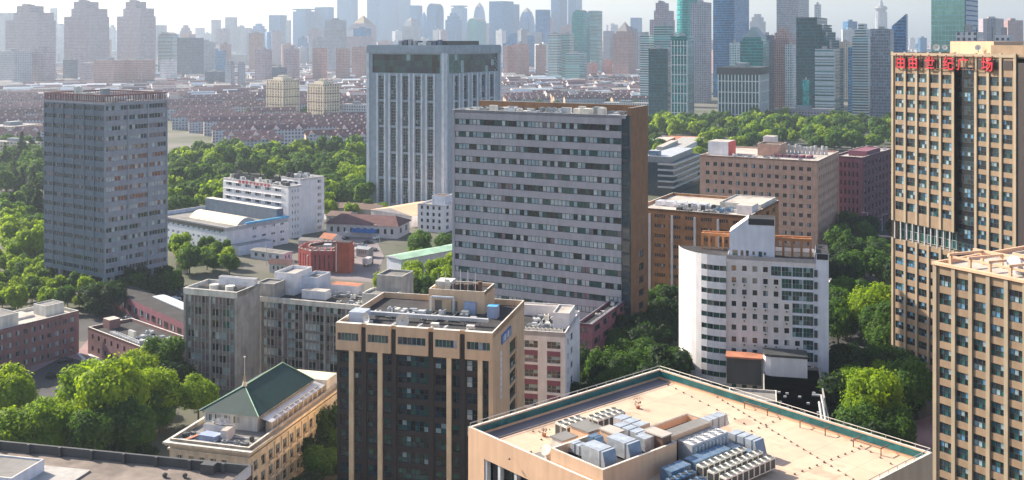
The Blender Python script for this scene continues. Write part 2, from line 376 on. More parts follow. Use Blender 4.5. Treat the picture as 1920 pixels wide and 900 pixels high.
def membrane(name, col, pw, pl):
    m = MATS.pop(name, None); m = bpy.data.materials.new(name); m.use_nodes = True; nt = m.node_tree; L = nt.links; p = nt.nodes['Principled BSDF']; p.inputs['Roughness'].default_value = .9; p.inputs['Specular IOR Level'].default_value = .2
    tc = nt.nodes.new('ShaderNodeTexCoord'); s = nt.nodes.new('ShaderNodeSeparateXYZ'); L.new(tc.outputs['Object'], s.inputs[0])
    u = math_node(nt, 'DIVIDE', s.outputs[0], pw); v = math_node(nt, 'DIVIDE', s.outputs[1], pl)
    c = nt.nodes.new('ShaderNodeCombineXYZ'); L.new(math_node(nt, 'FLOOR', u), c.inputs[0]); L.new(math_node(nt, 'FLOOR', v), c.inputs[1]); wn = nt.nodes.new('ShaderNodeTexWhiteNoise'); L.new(c.outputs[0], wn.inputs[0])
    f = math_node(nt, 'ADD', .95, math_node(nt, 'MULTIPLY', wn.outputs[0], .09))
    f = math_node(nt, 'MULTIPLY', f, ramp_noise(nt, .09, .86, 1.08, tc.outputs['Object'], 6)); f = math_node(nt, 'MULTIPLY', f, ramp_noise(nt, .6, .93, 1.05, tc.outputs['Object'], 8))
    st = nt.nodes.new('ShaderNodeTexNoise'); st.inputs['Scale'].default_value = .22; st.inputs['Detail'].default_value = 9; L.new(tc.outputs['Object'], st.inputs['Vector'])
    mr = nt.nodes.new('ShaderNodeMapRange'); mr.inputs[1].default_value = .56; mr.inputs[2].default_value = .62; mr.inputs[3].default_value = 1; mr.inputs[4].default_value = .76; L.new(st.outputs[0], mr.inputs[0]); f = math_node(nt, 'MULTIPLY', f, mr.outputs[0])
    for w_, e in ((u, .02 / pw * 2), (v, .02 / pl * 2)):
        seam = math_node(nt, 'LESS_THAN', math_node(nt, 'FRACT', math_node(nt, 'ADD', w_, 100)), e * 2); f = math_node(nt, 'MULTIPLY', f, math_node(nt, 'SUBTRACT', 1.0, math_node(nt, 'MULTIPLY', seam, .25)))
    L.new(scale_col(nt, col, f), p.inputs['Base Color']); MATS[name] = m
membrane('roof_tan', (.63, .46, .345), 6.3, 7.4); membrane('roof_pale', (.50, .46, .42), 3.0, 5.0); membrane('roof_grey', (.24, .235, .23), 2.5, 4.0)

# ------------------------------------------------------------------ ground, roads, plaza
def ground_mat():
    m = bpy.data.materials.new('ground'); m.use_nodes = True; nt = m.node_tree; p = nt.nodes['Principled BSDF']; p.inputs['Roughness'].default_value = .95
    tc = nt.nodes.new('ShaderNodeTexCoord'); n = nt.nodes.new('ShaderNodeTexNoise'); n.inputs['Scale'].default_value = .012; n.inputs['Detail'].default_value = 8
    nt.links.new(tc.outputs['Object'], n.inputs['Vector']); cr = nt.nodes.new('ShaderNodeValToRGB')
    e = cr.color_ramp.elements; e[0].position = .38; e[0].color = (.055, .07, .035, 1); e[1].position = .62; e[1].color = (.15, .14, .13, 1)
    nt.links.new(n.outputs[0], cr.inputs[0]); nt.links.new(cr.outputs[0], p.inputs['Base Color']); return m
GM = ground_mat(); MATS['ground'] = GM
def sheet(name, pts, z, m, kind='structure'):
    b = MB(); b.face([(p[0], p[1], z) for p in pts], m); return b.build(name, kind=kind)
sheet('ground', [(-14000, 20), (14000, 20), (14000, 11500), (-14000, 11500)], 0, 'ground')
def gp(*xy): return [G(x, y) for x, y in xy]
def kerbed(name, pts, m, h=.12):
    b = MB(); n = len(pts); ar = sum(pts[i][0] * pts[(i + 1) % n][1] - pts[(i + 1) % n][0] * pts[i][1] for i in range(n))
    if ar < 0: pts = pts[::-1]
    b.prism([(p[0], p[1]) for p in pts], -.02, h, 'concrete', m, bottom=False); return b.build(name, kind='structure')
kerbed('plaza', gp((-60, 800), (-60, 700), (150, 655), (178, 622), (212, 622), (262, 700), (230, 800)), 'plaza_pink')
sheet('parking_lane', gp((-60, 760), (20, 722), (120, 668), (200, 690), (120, 740), (90, 790)), .124, 'asphalt')
for k, seg in enumerate([((146, 662), (160, 676)), ((158, 682), (170, 696)), ((172, 664), (198, 698))]):
    (xa, ya), (xb, yb) = seg; a, c = G(xa, ya), G(xb, yb); d = (c - a).normalized(); pn = Vector((-d.y, d.x, 0)) * (.45 if k < 2 else 1.0)
    sheet('road_marking', [a - pn, c - pn, c + pn, a + pn], .128, 'road_paint')
sheet('road', gp((120, 600), (330, 520), (345, 545), (180, 640), (150, 640)), .008, 'asphalt')
sheet('parking_lot', gp((235, 592), (300, 560), (352, 545), (352, 600), (300, 625)), .016, 'asphalt')
sheet('service_road', gp((600, 520), (610, 440), (700, 440), (720, 480), (700, 530)), .008, 'paving')
sheet('street', gp((1560, 900), (1545, 520), (1600, 430), (1680, 400), (1700, 420), (1640, 520), (1760, 900)), .008, 'asphalt')
sheet('footpath', gp((1600, 900), (1680, 800), (1760, 775), (1800, 900)), .016, 'plaza_pink')
sheet('avenue', gp((318, 500), (80, 545), (80, 560), (340, 530)), .012, 'paving')
sheet('lawn', gp((80, 545), (90, 530), (330, 500), (330, 520)), .02, 'ground')
sheet('far_avenue', gp((1215, 292), (1320, 288), (1320, 296), (1215, 300)), .012, 'concrete')
sheet('far_road', gp((600, 402), (690, 396), (790, 404), (790, 410), (600, 412)), .012, 'concrete')

def dish_mb(r=1.2):
    g = MB(); K = 14
    for i in range(K):
        a0, a1 = i * 2 * math.pi / K, (i + 1) * 2 * math.pi / K
        for j in range(3):
            r0, r1 = r * j / 3, r * (j + 1) / 3; f_ = lambda q: q * q * .35 / r
            P = lambda rr, aa: (rr * math.cos(aa), -.1 - .0 + f_(rr) * -1 + .35, rr * math.sin(aa))
            if j == 0: g.face([P(0, 0), P(r1, a0), P(r1, a1)], 'dish')
            else: g.face([P(r0, a0), P(r1, a0), P(r1, a1), P(r0, a1)], 'dish')
    g.bar((0, .3, 0), (0, -.75, 0), .06, 'metal_grey'); return g

# ------------------------------------------------------------------ near and middle buildings
# 1 slate office tower, left
B = Bld('office_tower', 'tall slate blue office tower with strip windows and an open colonnade crown', 'office tower', 82, 196, 314, 389, 34)
b = MB(); z0, n, fh = 7.5, 17, 3.72; zt = z0 + n * fh
for k, mwall in (('f', 'slate_wall'), ('r', 'slate_lite')):  # front wall takes a darker slate: its shade is put into the colour
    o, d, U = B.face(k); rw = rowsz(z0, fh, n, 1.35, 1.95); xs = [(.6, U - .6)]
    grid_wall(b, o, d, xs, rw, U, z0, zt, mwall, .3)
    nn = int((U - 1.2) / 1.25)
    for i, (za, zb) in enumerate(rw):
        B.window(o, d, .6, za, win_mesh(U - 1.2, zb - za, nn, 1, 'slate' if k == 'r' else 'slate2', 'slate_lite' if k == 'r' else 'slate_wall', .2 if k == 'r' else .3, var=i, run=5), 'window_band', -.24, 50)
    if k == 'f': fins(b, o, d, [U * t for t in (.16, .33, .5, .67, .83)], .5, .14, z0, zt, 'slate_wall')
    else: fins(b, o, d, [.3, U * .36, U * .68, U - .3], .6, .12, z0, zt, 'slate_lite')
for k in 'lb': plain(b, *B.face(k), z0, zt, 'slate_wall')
b.face([(0, 0, z0), (0, B.dep, z0), (B.W, B.dep, z0), (B.W, 0, z0)], 'slate_wall')
b.build('wall', B.o)
g = MB(); g.box(1.6, B.W - 1.6, 1.6, B.dep - 1.6, 0, z0 - .01, 'g_dark'); g.build('lobby', B.o)
for i in range(5):
    for (x, y) in ((.2 + i * (B.W - 1.6) / 4, .2), (B.W - 1.4, .2 + (i + .5) * (B.dep - 1.6) / 4.5)):
        g = MB(); g.box(x, x + 1.2, y, y + 1.2, 0, z0 - .02, 'slate_lite'); g.build('column', B.o)
g = MB(); g.box(.5, B.W - .5, .5, B.dep - .5, zt, zt + .3, 'roof_dark'); g.build('roof', B.o)
g = MB(); hp = 3.6
for (x0, x1, y0, y1) in ((0, B.W, 0, .5), (0, B.W, B.dep - .5, B.dep), (0, .5, .5, B.dep - .5), (B.W - .5, B.W, .5, B.dep - .5)):
    g.box(x0, x1, y0, y1, zt, zt + .7, 'slate_lite'); g.box(x0, x1, y0, y1, zt + hp - .5, zt + hp, 'brick')
for i in range(int(B.W / 1.1)):
    for y in (.1, B.dep - .4): g.box(.3 + i * 1.1, .55 + i * 1.1, y, y + .25, zt + .7, zt + hp - .5, 'brick')
for i in range(int(B.dep / 1.1)):
    for x in (.1, B.W - .4): g.box(x, x + .25, .3 + i * 1.1, .55 + i * 1.1, zt + .7, zt + hp - .5, 'brick')
g.build('colonnade_crown', B.o)
clutter(B, 6, B.W - 4, 6, B.dep - 5, zt + .3, 16, 1.5, 5, 5.2)
B.finish()

# 2 grey striped tower
B = Bld('office_tower', 'square blue grey tower with pale vertical piers and dark glass band on top', 'office tower', 688, 834, 939, 580, 28)
zt = ZT(88, 580); b = MB(); nf, sec = 5, 5; zs0, zs1 = 2.0, zt - 16
for k in 'fr':
    o, d, U = B.face(k); xs = cols(U, nf, .48, U * .11, U * .10); sh = (zs1 - zs0) / sec
    rw = [(zs0 + i * sh + .9, zs0 + (i + 1) * sh - .3) for i in range(sec)]
    grid_wall(b, o, d, xs, rw, U, 0, zs1 + .5, 'stripe_grey', .9)
    for (za, zb) in rw:
        for (a, c) in xs: B.window(o, d, a, za, win_mesh(c - a, zb - za, 3, 8, 'curt', 'frame_grey', .16), 'window_strip', -.84, 40)
    us = [];
    for (a, c) in xs: us += [a - .6, c + .6]
    fins(b, o, d, us, 1.0, .4, .5, zs1 + 1.0, 'stripe_pale')
    fins(b, o, d, [.9, U - .9], 1.8, .55, 0, zt - 3.5, 'stripe_pale')
    top = [(U * .07, U * .94)]; grid_wall(b, o, d, top, [(zs1 + 1.4, zt - 4.2)], U, zs1 + .5, zt, 'stripe_grey', .8)
    B.window(o, d, top[0][0], zs1 + 1.4, win_mesh(top[0][1] - top[0][0], zt - 4.2 - zs1 - 1.4, 16, 3, 'curt', 'frame_dark', .1), 'window_band', -.74, 90)
    hband(b, o, d, U, [zt - 3.5], 3.5, .5, 'stripe_grey')
for k in 'lb': plain(b, *B.face(k), 0, zt, 'stripe_grey')
b.build('wall', B.o)
roof_par(B, 0, B.W, 0, B.dep, zt + .9, 1.2, .5, 'stripe_grey', 'roof_grey')
g = MB(); x0, x1, y0, y1 = B.W * .22, B.W * .85, B.dep * .25, B.dep * .8
g.prism([(x0, y0), (x1, y0), (x1, y1), (x0, y1)], zt - .2, zt + 3.2, 'metal_dark', 'roof_dark'); g.build('plant_room', B.o)
for i in range(9):
    g = MB(); xx = x0 + 1 + i * (x1 - x0 - 3) / 9; g.box(xx, xx + 2.2, y0 - 2.4, y0 - .6, zt - .2, zt + rnd.uniform(2, 4.4), rnd.choice(['metal_grey', 'slate_wall', 'stripe_pale'])); g.build('rooftop_unit', B.o)
g = MB()
for i in range(7): g.box(B.W + .8, B.W + .95, B.dep * .86 + (i % 3) * .9, B.dep * .86 + (i % 3) * .9 + .6, zt - 7 - i * 1.2, zt - 6.3 - i * 1.2, 'frame_white')
g.build('logo_lettering', B.o)
B.finish()

# 3 central lavender slab with brown frame
B = Bld('office_slab', 'wide lavender grey slab with long window ribbons and a brown right end frame', 'office building', 848, 1180, 1215, 326, 27.7)
zt = ZT(217, 326); n = 17; fh = (zt - 2.2) / n; b = MB(); o, d, U = B.face('f'); U2 = U - 2.6
rw = rowsz(0, fh, n, 1.35, 1.95); grid_wall(b, o, d, [(1.0, U2)], rw, U2, 0, zt, 'lavender', .3)
for i, (za, zb) in enumerate(rw):
    B.window(o, d, 1.0, za, win_mesh(U2 - 1.0, zb - za, int(U2 / 1.35), 1, 'slab', 'frame_dark', .16, var=i, run=4), 'window_band', -.24, 90)
fins(b, o, d, [.5], .9, .15, 0, zt, 'lavender')
b.box(U2, U - .02, 0.35, 1.2, 0, zt, 'g_navy')
for i in range(n): b.box(U2, U - .3, .15, .36, i * fh + .2, i * fh + .9, 'metal_dark')
for k in 'lb': plain(b, *B.face(k), 0, zt, 'lavender')
b.build('wall', B.o)
zb_ = ZT(203, 326); g = MB(); o, d, U = B.face('r'); xs = cols(B.dep - 1.2, 1, .5, 5, 2)
rw = rowsz(5, fh, 6, 1.0, 2.2)
grid_wall(g, (B.W + .01, 1.2), d, xs, rw, B.dep - 1.2, 0, zb_, 'brown', .4)
for za, zb in rw:
    for a, c in xs: B.window((B.W + .01, 1.2), d, a, za, win_mesh(c - a, zb - za, 4, 1, 'curt', 'frame_dark', .1), 'window', -.34, 8)
g.face([(B.W - 1.2, 1.2, 0), (B.W + .01, 1.2, 0), (B.W + .01, 1.2, zb_), (B.W - 1.2, 1.2, zb_)], 'brown')
g.face([(B.W - 1.2, 1.2, zb_), (B.W + .01, 1.2, zb_), (B.W + .01, B.dep, zb_), (B.W - 1.2, B.dep, zb_)], 'roof_grey')
g.face([(B.W - 1.2, B.dep, zt - 1), (B.W - 1.2, 1.2, zt - 1), (B.W - 1.2, 1.2, zb_), (B.W - 1.2, B.dep, zb_)], 'brown')
g.box(B.W * .03, B.W - 1.21, B.dep - 1.6, B.dep - .02, zb_ - 1.9, zb_, 'brown', 'roof_grey')
for i in range(12): x = B.W * .05 + i * (B.W * .93 - 2) / 11; g.box(x, x + .5, B.dep - 1.4, B.dep - .6, zt - 1, zb_ - 1.9, 'brown')
g.build('portal_frame', B.o)
roof_par(B, 0, B.W - 1.22, 0, B.dep - .03, zt + .02, 1.0, .5, 'lavender', 'roof_pale', 'metal_light')
clutter(B, 2, B.W - 4, 2, B.dep - 3, zt - 1, 36, 1, 4, 2.8)
B.finish()

# 4 beige block in the foreground
B = Bld('office_block', 'beige block with dark glazed bays between slim tan piers and cluttered roof', 'office building', 632, 925, 983, 213, 14)
zt = ZT(623, 213); n, fh = 10, 3.28; b = MB(); o, d, U = B.face('f'); zb_ = zt - 5.6
u = lambda px: (px - 632) / 293.0 * U
rw = [(zb_ - (i + 1) * fh + .7, zb_ - (i + 1) * fh + 2.8) for i in range(int(zb_ / fh))][::-1]
pier = [u(661), u(716), u(845), u(902)]; slots = [(u(680), u(690)), (u(737), u(747)), (u(807), u(817)), (u(865), u(875))]
edges = [.6]; 
for p_, s_ in zip([661, 716], slots[:2]): edges += []
marks = sorted([(p_ - .45, p_ + .45) for p_ in pier] + slots)
xs = []; c0 = .5
for a, c in marks: xs.append((c0 + .15, a - .15)); c0 = c
xs.append((c0 + .15, U - .9)); xs = [x for x in xs if x[1] - x[0] > .7]
grid_wall(b, o, d, xs, rw, U, 0, zb_, 'umber', .25)
for za, zb in rw:
    for a, c in xs: B.window(o, d, a, za, win_mesh(c - a, zb - za, max(2, int((c - a) / .9)), 2, 'umber', 'frame_dark', .07), 'window', -.19, (c - a) * 2)
fins(b, o, d, pier, .95, .55, 0, zb_ + .3, 'beige_col')
for a, c in slots: b.box(a + .1, c - .1, -.25, -.002, 0, zt - .8, 'umber')
b.box(U - .9, U - .001, -.3, .001, 0, zb_, 'beige')
for k in 'lb': plain(b, *B.face(k), 0, zt, 'beige')
o2, d2, U2 = B.face('r'); xs2 = [(U2 * .50, U2 * .74)]; rw2 = rowsz(1.2, fh, 9, .25, 2.8); 
grid_wall(b, o2, d2, xs2, rw2 + [], U2, 0, zt, 'beige', .5)
for za, zb in rw2:
    for a, c in xs2: B.window(o2, d2, a, za, win_mesh(c - a, zb - za, 4, 3, 'umber', 'frame_dark', .09), 'window', -.44, 6)
b.build('wall', B.o)
prev = .0
for a, c in slots + [(U, U)]:
    g = MB(); x0, x1 = prev, a; xs3 = [(x0 + .35, x1 - .5)]
    oo = (0, -.75); grid_wall(g, oo, (1, 0), xs3, [(zt - 3.6, zt - 2.0)], x1, zb_, zt, 'beige', .3, u0=x0)
    g.face([(x0, .0, zb_), (x0, .0, zt), (x0, -.75, zt), (x0, -.75, zb_)][::-1], 'beige'); g.face([(x1, -.75, zb_), (x1, 0, zb_), (x1, 0, zt), (x1, -.75, zt)], 'beige')
    g.face([(x0, 0, zb_), (x1, 0, zb_), (x1, -.75, zb_), (x0, -.75, zb_)], 'beige'); g.face([(x0, -.75, zt), (x1, -.75, zt), (x1, 0, zt), (x0, 0, zt)], 'parapet_pale')
    g.build('fascia_panel', B.o)
    B.window(oo, (1, 0), xs3[0][0], zt - 3.6, win_mesh(xs3[0][1] - xs3[0][0], 1.6, 6, 1, 'umber', 'frame_grey', .09), 'window', -.24, 12); prev = c
roof_par(B, 0, B.W, 0, B.dep, zt, 1.3, .3, 'beige', 'roof_dark', 'parapet_pale')
zr = zt - 1.3
g = MB(); g.box(U2 * 0 + B.W + .02, B.W + .22, B.dep * .23, B.dep * .52, zt - 4.2, zt - 2.3, 'blue_sign')
for i in range(5): y = B.dep * .25 + i * B.dep * .052; g.box(B.W + .22, B.W + .30, y, y + .9, zt - 3.9, zt - 2.6, 'white_cool' if i % 2 else 'tarp_blue')
g.build('sign_board', B.o)
g = MB()
for i in range(8): g.box(B.W + .02, B.W + .16, B.dep * .20, B.dep * .20 + 1.0, zt - 6.4 - i * 1.25, zt - 5.4 - i * 1.25, 'white_cool')
g.build('sign_lettering', B.o)
# penthouse and rooftop
for (x, r_) in ((5.2, 1.1), (13.2, 1.4)): g = dish_mb(r_); g.tube((0, .3, -1.2), (0, .3, 0), .1, 'metal_dark'); g.build('satellite_dish', B.o, (x, 3.2, zr + 1.6), -.5 if x < 8 else .3)
for x in (19.6, 27.2):
    for j in range(2): g = MB(); g.box(x, x + 1.6, 2.2, 3.3, zr + .3 + j * .75, zr + .85 + j * .75, 'ac_white'); g.build('air_unit', B.o)
g = MB(); px0, px1, py0, py1 = B.W * .42, B.W * .80, B.dep * .66, B.dep * .98; zp = zr + 4.9
grid_wall(g, (px0, py0), (1, 0), [(1.4, 3.0), (5.2, 6.6), (8.6, 10.6)], [(zr + .2, zr + 2.5)], px1 - px0, zr, zp, 'beige', .3)
g.face([(px1, py0, zr), (px1, py1, zr), (px1, py1, zp), (px1, py0, zp)], 'beige'); g.face([(px0, py1, zr), (px0, py0, zr), (px0, py0, zp), (px0, py1, zp)], 'beige'); g.face([(px1, py1, zr), (px0, py1, zr), (px0, py1, zp), (px1, py1, zp)], 'beige')
g.box(px0 + .3, px1 - .3, py0 + .35, py1 - .3, zr, zp - .8, 'roof_grey', 'roof_dark')
for (a0, a1, c0, c1) in ((px0, px1, py0, py0 + .3), (px0, px1, py1 - .3, py1), (px0, px0 + .3, py0 + .3, py1 - .3), (px1 - .3, px1, py0 + .3, py1 - .3)): g.box(a0, a1, c0 + .001, c1, zp - .8, zp, 'beige', 'parapet_pale')
ph = g.build('penthouse', B.o)
for i in range(8):
    g = MB(); x = px0 + 3.2 + i * (px1 - px0 - 4) / 8; hh = rnd.uniform(1.2, 2.3); g.tube((x, py0 + 3, zp - .8), (x, py0 + 3, zp - .8 + hh), .55, rnd.choice(['metal_grey', 'metal_dark', 'brown_dk']), n=10); g.build('water_tank', ph)
g = MB(); g.box(px0 + .8, px0 + 4.4, py0 + 2.2, py0 + 6, zp + .3, zp + 1.2, 'parapet_pale'); g.box(px0 + 1, px0 + 4.2, py0 + 2.4, py0 + 5.8, zp - .8, zp + .3, 'cream'); g.build('rooftop_hut', ph)
for i in range(6): g = MB(); x = px0 + 2 + i * 1.7; g.tube((x, py0 + .6, zp - .2), (x, py0 + .6, zp + rnd.uniform(2, 4.5)), .06, 'metal_light', n=5); g.build('antenna', ph)
g = MB(); g.tube((px0 + 1, py0 - .9, zr + 3.4), (px0 + 6, py0 - .9, zr + 3.4), .3, 'metal_light'); g.tube((px0 + 6, py0 - .9, zr + 3.4), (px0 + 6, py0 - .9, zr), .3, 'metal_light'); g.tube((px0 + 1, py0 - .9, zr + 3.4), (px0 + 1, py0 - .9, zr), .3, 'metal_light')
g.build('pipework', ph); g = MB(); g.box(px0 + 8.3, px0 + 10.9, py0 - .9, py0 - .02, zr, zr + 2.6, 'tarp_blue'); g.build('shed', ph)
g = MB(); g.box(1, B.W * .9, B.dep * .30, B.dep * .30 + .8, zr + .9, zr + 1.6, 'metal_light')
for i in range(9): x = 2 + i * B.W * .098; g.box(x, x + .2, B.dep * .30 + .2, B.dep * .30 + .5, zr, zr + .9, 'metal_grey')
g.build('duct', B.o)
for i in range(5):
    x = B.W * (.17 + .165 * i); g = MB(); g.bar((x, 1.2, zr + .5), (x + .2, 4.8, zr + .5), .35, 'ac_white', .5)
    for k_ in range(5): g.box(x - .3, x + .3, 1.4 + k_ * .7, 1.6 + k_ * .7, zr, zr + .8, 'metal_light')
    g.build('skylight_rib', B.o)
g = MB(); g.box(.8, 4.2, B.dep * .16, B.dep * .3, zr, zr + 2.3, 'white_cool', 'galv'); g.build('stair_hut', B.o)
g = MB(); g.box(B.W * .84, B.W * .84 + 2.2, B.dep * .55, B.dep * .63, zr, zr + 2.6, 'tarp_blue', 'sky_blue'); g.build('tank_house', B.o)
clutter(B, 4, B.W * .8, B.dep * .36, B.dep * .62, zr, 22, .7, 1.9, 1.5)
B.finish(); BEIGE = B

# 5 old grey L-shaped block
B = Bld('institute_block', 'long old grey block with jumbled white roof huts behind the beige block', 'institute building', 487, 737, 778, 287, 19)
zt = ZT(578, 287); n = 8; fh = (zt - 1.4) / n; b = MB(); o, d, U = B.face('f')
rw = rowsz(0, fh, n, .9, 2.0); nb = 6; bays = cols(U, nb, .88, .8)
grid_wall(b, o, d, bays, rw, U, 0, zt, 'oldgrey_dk', .2)
for za, zb in rw:
    for a, c in bays: B.window(o, d, a, za, win_mesh(c - a, zb - za, 5, 1, 'old', 'frame_grey', .1), 'window', -.14, 8)
fins(b, o, d, [(bays[i][1] + bays[i + 1][0]) / 2 for i in range(nb - 1)] + [.4, U - .4], .5, .3, 0, zt - 1.2, 'oldgrey')
for a, c in bays: fins(b, o, d, [a + (c - a) * t / 5 for t in (1, 2, 3, 4)], .12, .14, 0, zt - 1.6, 'concrete')
hband(b, o, d, U, [zt - 1.4], 1.38, .22, 'parapet_pale')
for k in 'rlb': plain(b, *B.face(k), 0, zt, 'oldgrey')
b.build('wall', B.o)
roof_par(B, 0, B.W, 0, B.dep, zt + .02, .9, .35, 'parapet_pale', 'roof_dark')
zr = zt - .9
def hut(B, x0, x1, y0, y1, z, hh, wm, rm='roof_grey', par=.5, name='roof_hut', wins=2):
    g = MB(); g.box(x0, x1, y0, y1, z, z + hh, wm, rm)
    if par:
        for (a0, a1, c0, c1) in ((x0, x1, y0, y0 + .25), (x0, x1, y1 - .25, y1), (x0, x0 + .25, y0 + .25, y1 - .25), (x1 - .25, x1, y0 + .25, y1 - .25)): g.box(a0, a1, c0, c1, z + hh, z + hh + par, wm, 'parapet_pale')
    h_ = g.build(name, B.o)
    for i in range(wins):
        x = x0 + (x1 - x0) * (i + .5) / wins; link(win_mesh(.9, 1.1, 2, 1, 'old', 'frame_white', .07), 'window', h_, (x - .45, y0 - .05, z + hh * .4))
    return h_
Wd, Dd = B.W, B.dep
hut(B, -1.5, 4.2, .6, 6.5, zr, 4.0, 'oldgrey', 'roof_grey', .5); hut(B, 0.4, 7.0, 7, 17, zr, 5.4, 'white', 'roof_pale', .9); hut(B, 7.0, 12, 11, 19, zr, 4.0, 'white_cool', 'roof_grey', .7)
hut(B, 10.5, 18, 5, 8.2, zr, 2.4, 'white', 'roof_pale', 0); hut(B, 15, 24, 13, 17, zr, 2.6, 'white_warm', 'terra', 0)
hut(B, Wd - 9.5, Wd - .4, 0.4, 7.5, zr, 3.6, 'parapet_pale', 'roof_grey', .6); hut(B, Wd - 8, Wd - .35, Dd - 8, Dd - .3, zr, 7.5, 'oldgrey', 'roof_grey', .6)
hut(B, Wd - 13, Wd - 9.8, 9, 13, zr, 2.2, 'white', 'roof_grey', .3)
clutter(B, 10, Wd - 10, 8, 14, zr, 12, .6, 1.8, 1.4); clutter(B, 19, Wd - 11, 1.5, 6, zr, 6, .6, 1.4, 1)
B.finish()
B = Bld('institute_wing', 'grey front wing of the old block with two drum tanks on its roof', 'institute building', 345, 445, 487, 287, 19)
zt = ZT(548, 287); fh = (zt - 1.6) / 8; b = MB(); o, d, U = B.face('f'); bays = cols(U, 2, .88, .7); rw = rowsz(0, fh, 8, .9, 2.0)
grid_wall(b, o, d, bays, rw, U, 0, zt, 'oldgrey_dk', .2)
for za, zb in rw:
    for a, c in bays: B.window(o, d, a, za, win_mesh(c - a, zb - za, 6, 1, 'old', 'frame_grey', .1), 'window', -.14, 8)
fins(b, o, d, [.35, U / 2, U - .35], .6, .3, 0, zt - 1.5, 'oldgrey')
for a, c in bays: fins(b, o, d, [a + (c - a) * t / 6 for t in range(1, 6)], .12, .14, 0, zt - 1.6, 'concrete')
hband(b, o, d, U, [zt - 1.7], 1.68, .3, 'parapet_pale')
for k in 'rlb': plain(b, *B.face(k), 0, zt, 'oldgrey')
o, d, U = B.face('r'); b.build('wall', B.o)
roof_par(B, 0, B.W, 0, B.dep, zt + .02, 1.5, .35, 'parapet_pale', 'roof_grey')
for x in (B.W * .45, B.W * .75):
    g = MB(); g.tube((x, 3, zt - 1.4), (x, 3, zt + .8), 1.3, 'parapet_pale', n=16); g.build('drum_tank', B.o)
hut(B, B.W * .15, B.W * .5, B.dep * .3, B.dep * .55, zt - 1.5, 1.5, 'oldgrey_dk', 'roof_dark', 0, wins=0); hut(B, B.W * .55, B.W * .95, B.dep * .25, B.dep * .5, zt - 1.5, 1.8, 'oldgrey_dk', 'roof_dark', 0, wins=0)
hut(B, B.W * .3, B.W - .4, B.dep * .8, B.dep - .4, zt - 1.5, 2.6, 'white', 'roof_pale', .5)
B.finish()

# 6 white apartment-like block on the right
B = Bld('hotel_block', 'white block with a curved left corner and a sloped white lift house on top', 'hotel', 1362, 1530, None, 280, 15, dep=15)
zt = ZT(487, 280); n = 11; fh = (zt - 2) / n; b = MB(); o, d, U = B.face('f'); xs = cols(U, 8, .44, .6)
big = {0: 4, 1: 5, 2: 5, 3: 6, 4: 6, 5: 6, 6: 7, 7: 7}
for i in range(n):
    z_ = zt - 2 - (i + 1) * fh; nb = big.get(i, 9)
    xx = [x if j < nb else ((x[0] + x[1]) / 2 - 1.02, (x[0] + x[1]) / 2 + 1.02) for j, x in enumerate(xs)]
    small = [x for j, x in enumerate(xx) if j < nb]; large = [((x[0] + x[1]) / 2 - 1.3, (x[0] + x[1]) / 2 + 1.3) for j, x in enumerate(xx) if j >= nb]
    # one storey strip; big glazed bays are taller
    grid_wall(b, o, d, small, [(z_ + 1.15, z_ + 2.55)], large[0][0] - .2 if large else U, z_, z_ + fh, 'white_warm', .25)
    add_wins(B, o, d, small, [(z_ + 1.15, z_ + 2.55)], .25, pal='teal' if rnd.random() < .4 else 'dark', frame='frame_dark', nx=2)
    if large:
        grid_wall(b, o, d, large, [(z_ + .35, z_ + fh - .3)], U, z_, z_ + fh, 'white_cool', .2, u0=large[0][0] - .2)
        add_wins(B, o, d, large, [(z_ + .35, z_ + fh - .3)], .2, nx=3, nz=2, pal='teal', frame='frame_grey')
    for (a, c) in small:
        if rnd.random() < .4 and i > 0:
            g = MB(); g.box(a + .2, a + 1.05, -.42, -.04, z_ + .3, z_ + .95, 'ac_white'); g.tube((a + .62, -.43, z_ + .62), (a + .62, -.45, z_ + .62), .24, 'metal_dark', n=10); g.build('air_unit', B.o)
grid_wall(b, o, d, [], [], U, zt - 2, zt, 'white_warm')
for k in 'rlb': plain(b, *B.face(k), 0, zt, 'white_cool')
b.build('wall', B.o)
# curved left end
g = MB(); Rr = 14.0; pts = []; zc = zt - .1; cxx, cyy = 0.0, 15.0
for t in range(0, 13):
    an = R(-90 - t * 7.2); pts.append((-.02 + Rr * 1.0 * math.cos(an), 14.0 - .6 + Rr * math.sin(an) * 1.0))
# arc from the front plane round to the left side
for i in range(len(pts) - 1):
    p, q = pts[i], pts[i + 1]; dx, dy = p[0] - q[0], p[1] - q[1]; L_ = math.hypot(dx, dy); dd = (dx / L_, dy / L_)
    if i < 4:
        rws = rowsz(0, fh, n, 1.0, 1.35); grid_wall(g, q, dd, [(.03, L_ - .03)], rws, L_, 0, zc, 'white', .15)
        for za, zb in rws: B.window(q, dd, .03, za, win_mesh(L_ - .06, zb - za, 2, 1, 'teal', 'frame_dark', .07), 'curved_window', -.09, 3)
    else: grid_wall(g, q, dd, [], [], L_, 0, zc, 'white')
poly = pts + [(0, 14.9), (0, .9)]
g.build('curved_wall', B.o)
g = MB(); poly = [(p[0], p[1]) for p in pts][::-1]; g.prism([(-.03, pts[0][1] + .3)] + [(-.03, 13.3)] + [(p[0] * .97, 13.3 + (p[1] - 13.3) * .97) for p in pts[::-1]][:-1], zc - .5, zc - .35, 'roof_dark'); g.build('curved_roof', B.o)
roof_par(B, 0, B.W, 0, B.dep, zt + .02, 1.1, .3, 'white', 'roof_dark', 'metal_dark')
zr = zt - 1.1
g = MB(); x0, x1 = B.W * .03, B.W * .54; zl, zh = zr + 7.0, zr + 10.8; y0, y1 = 2.0, 9.0   # sloping lift house
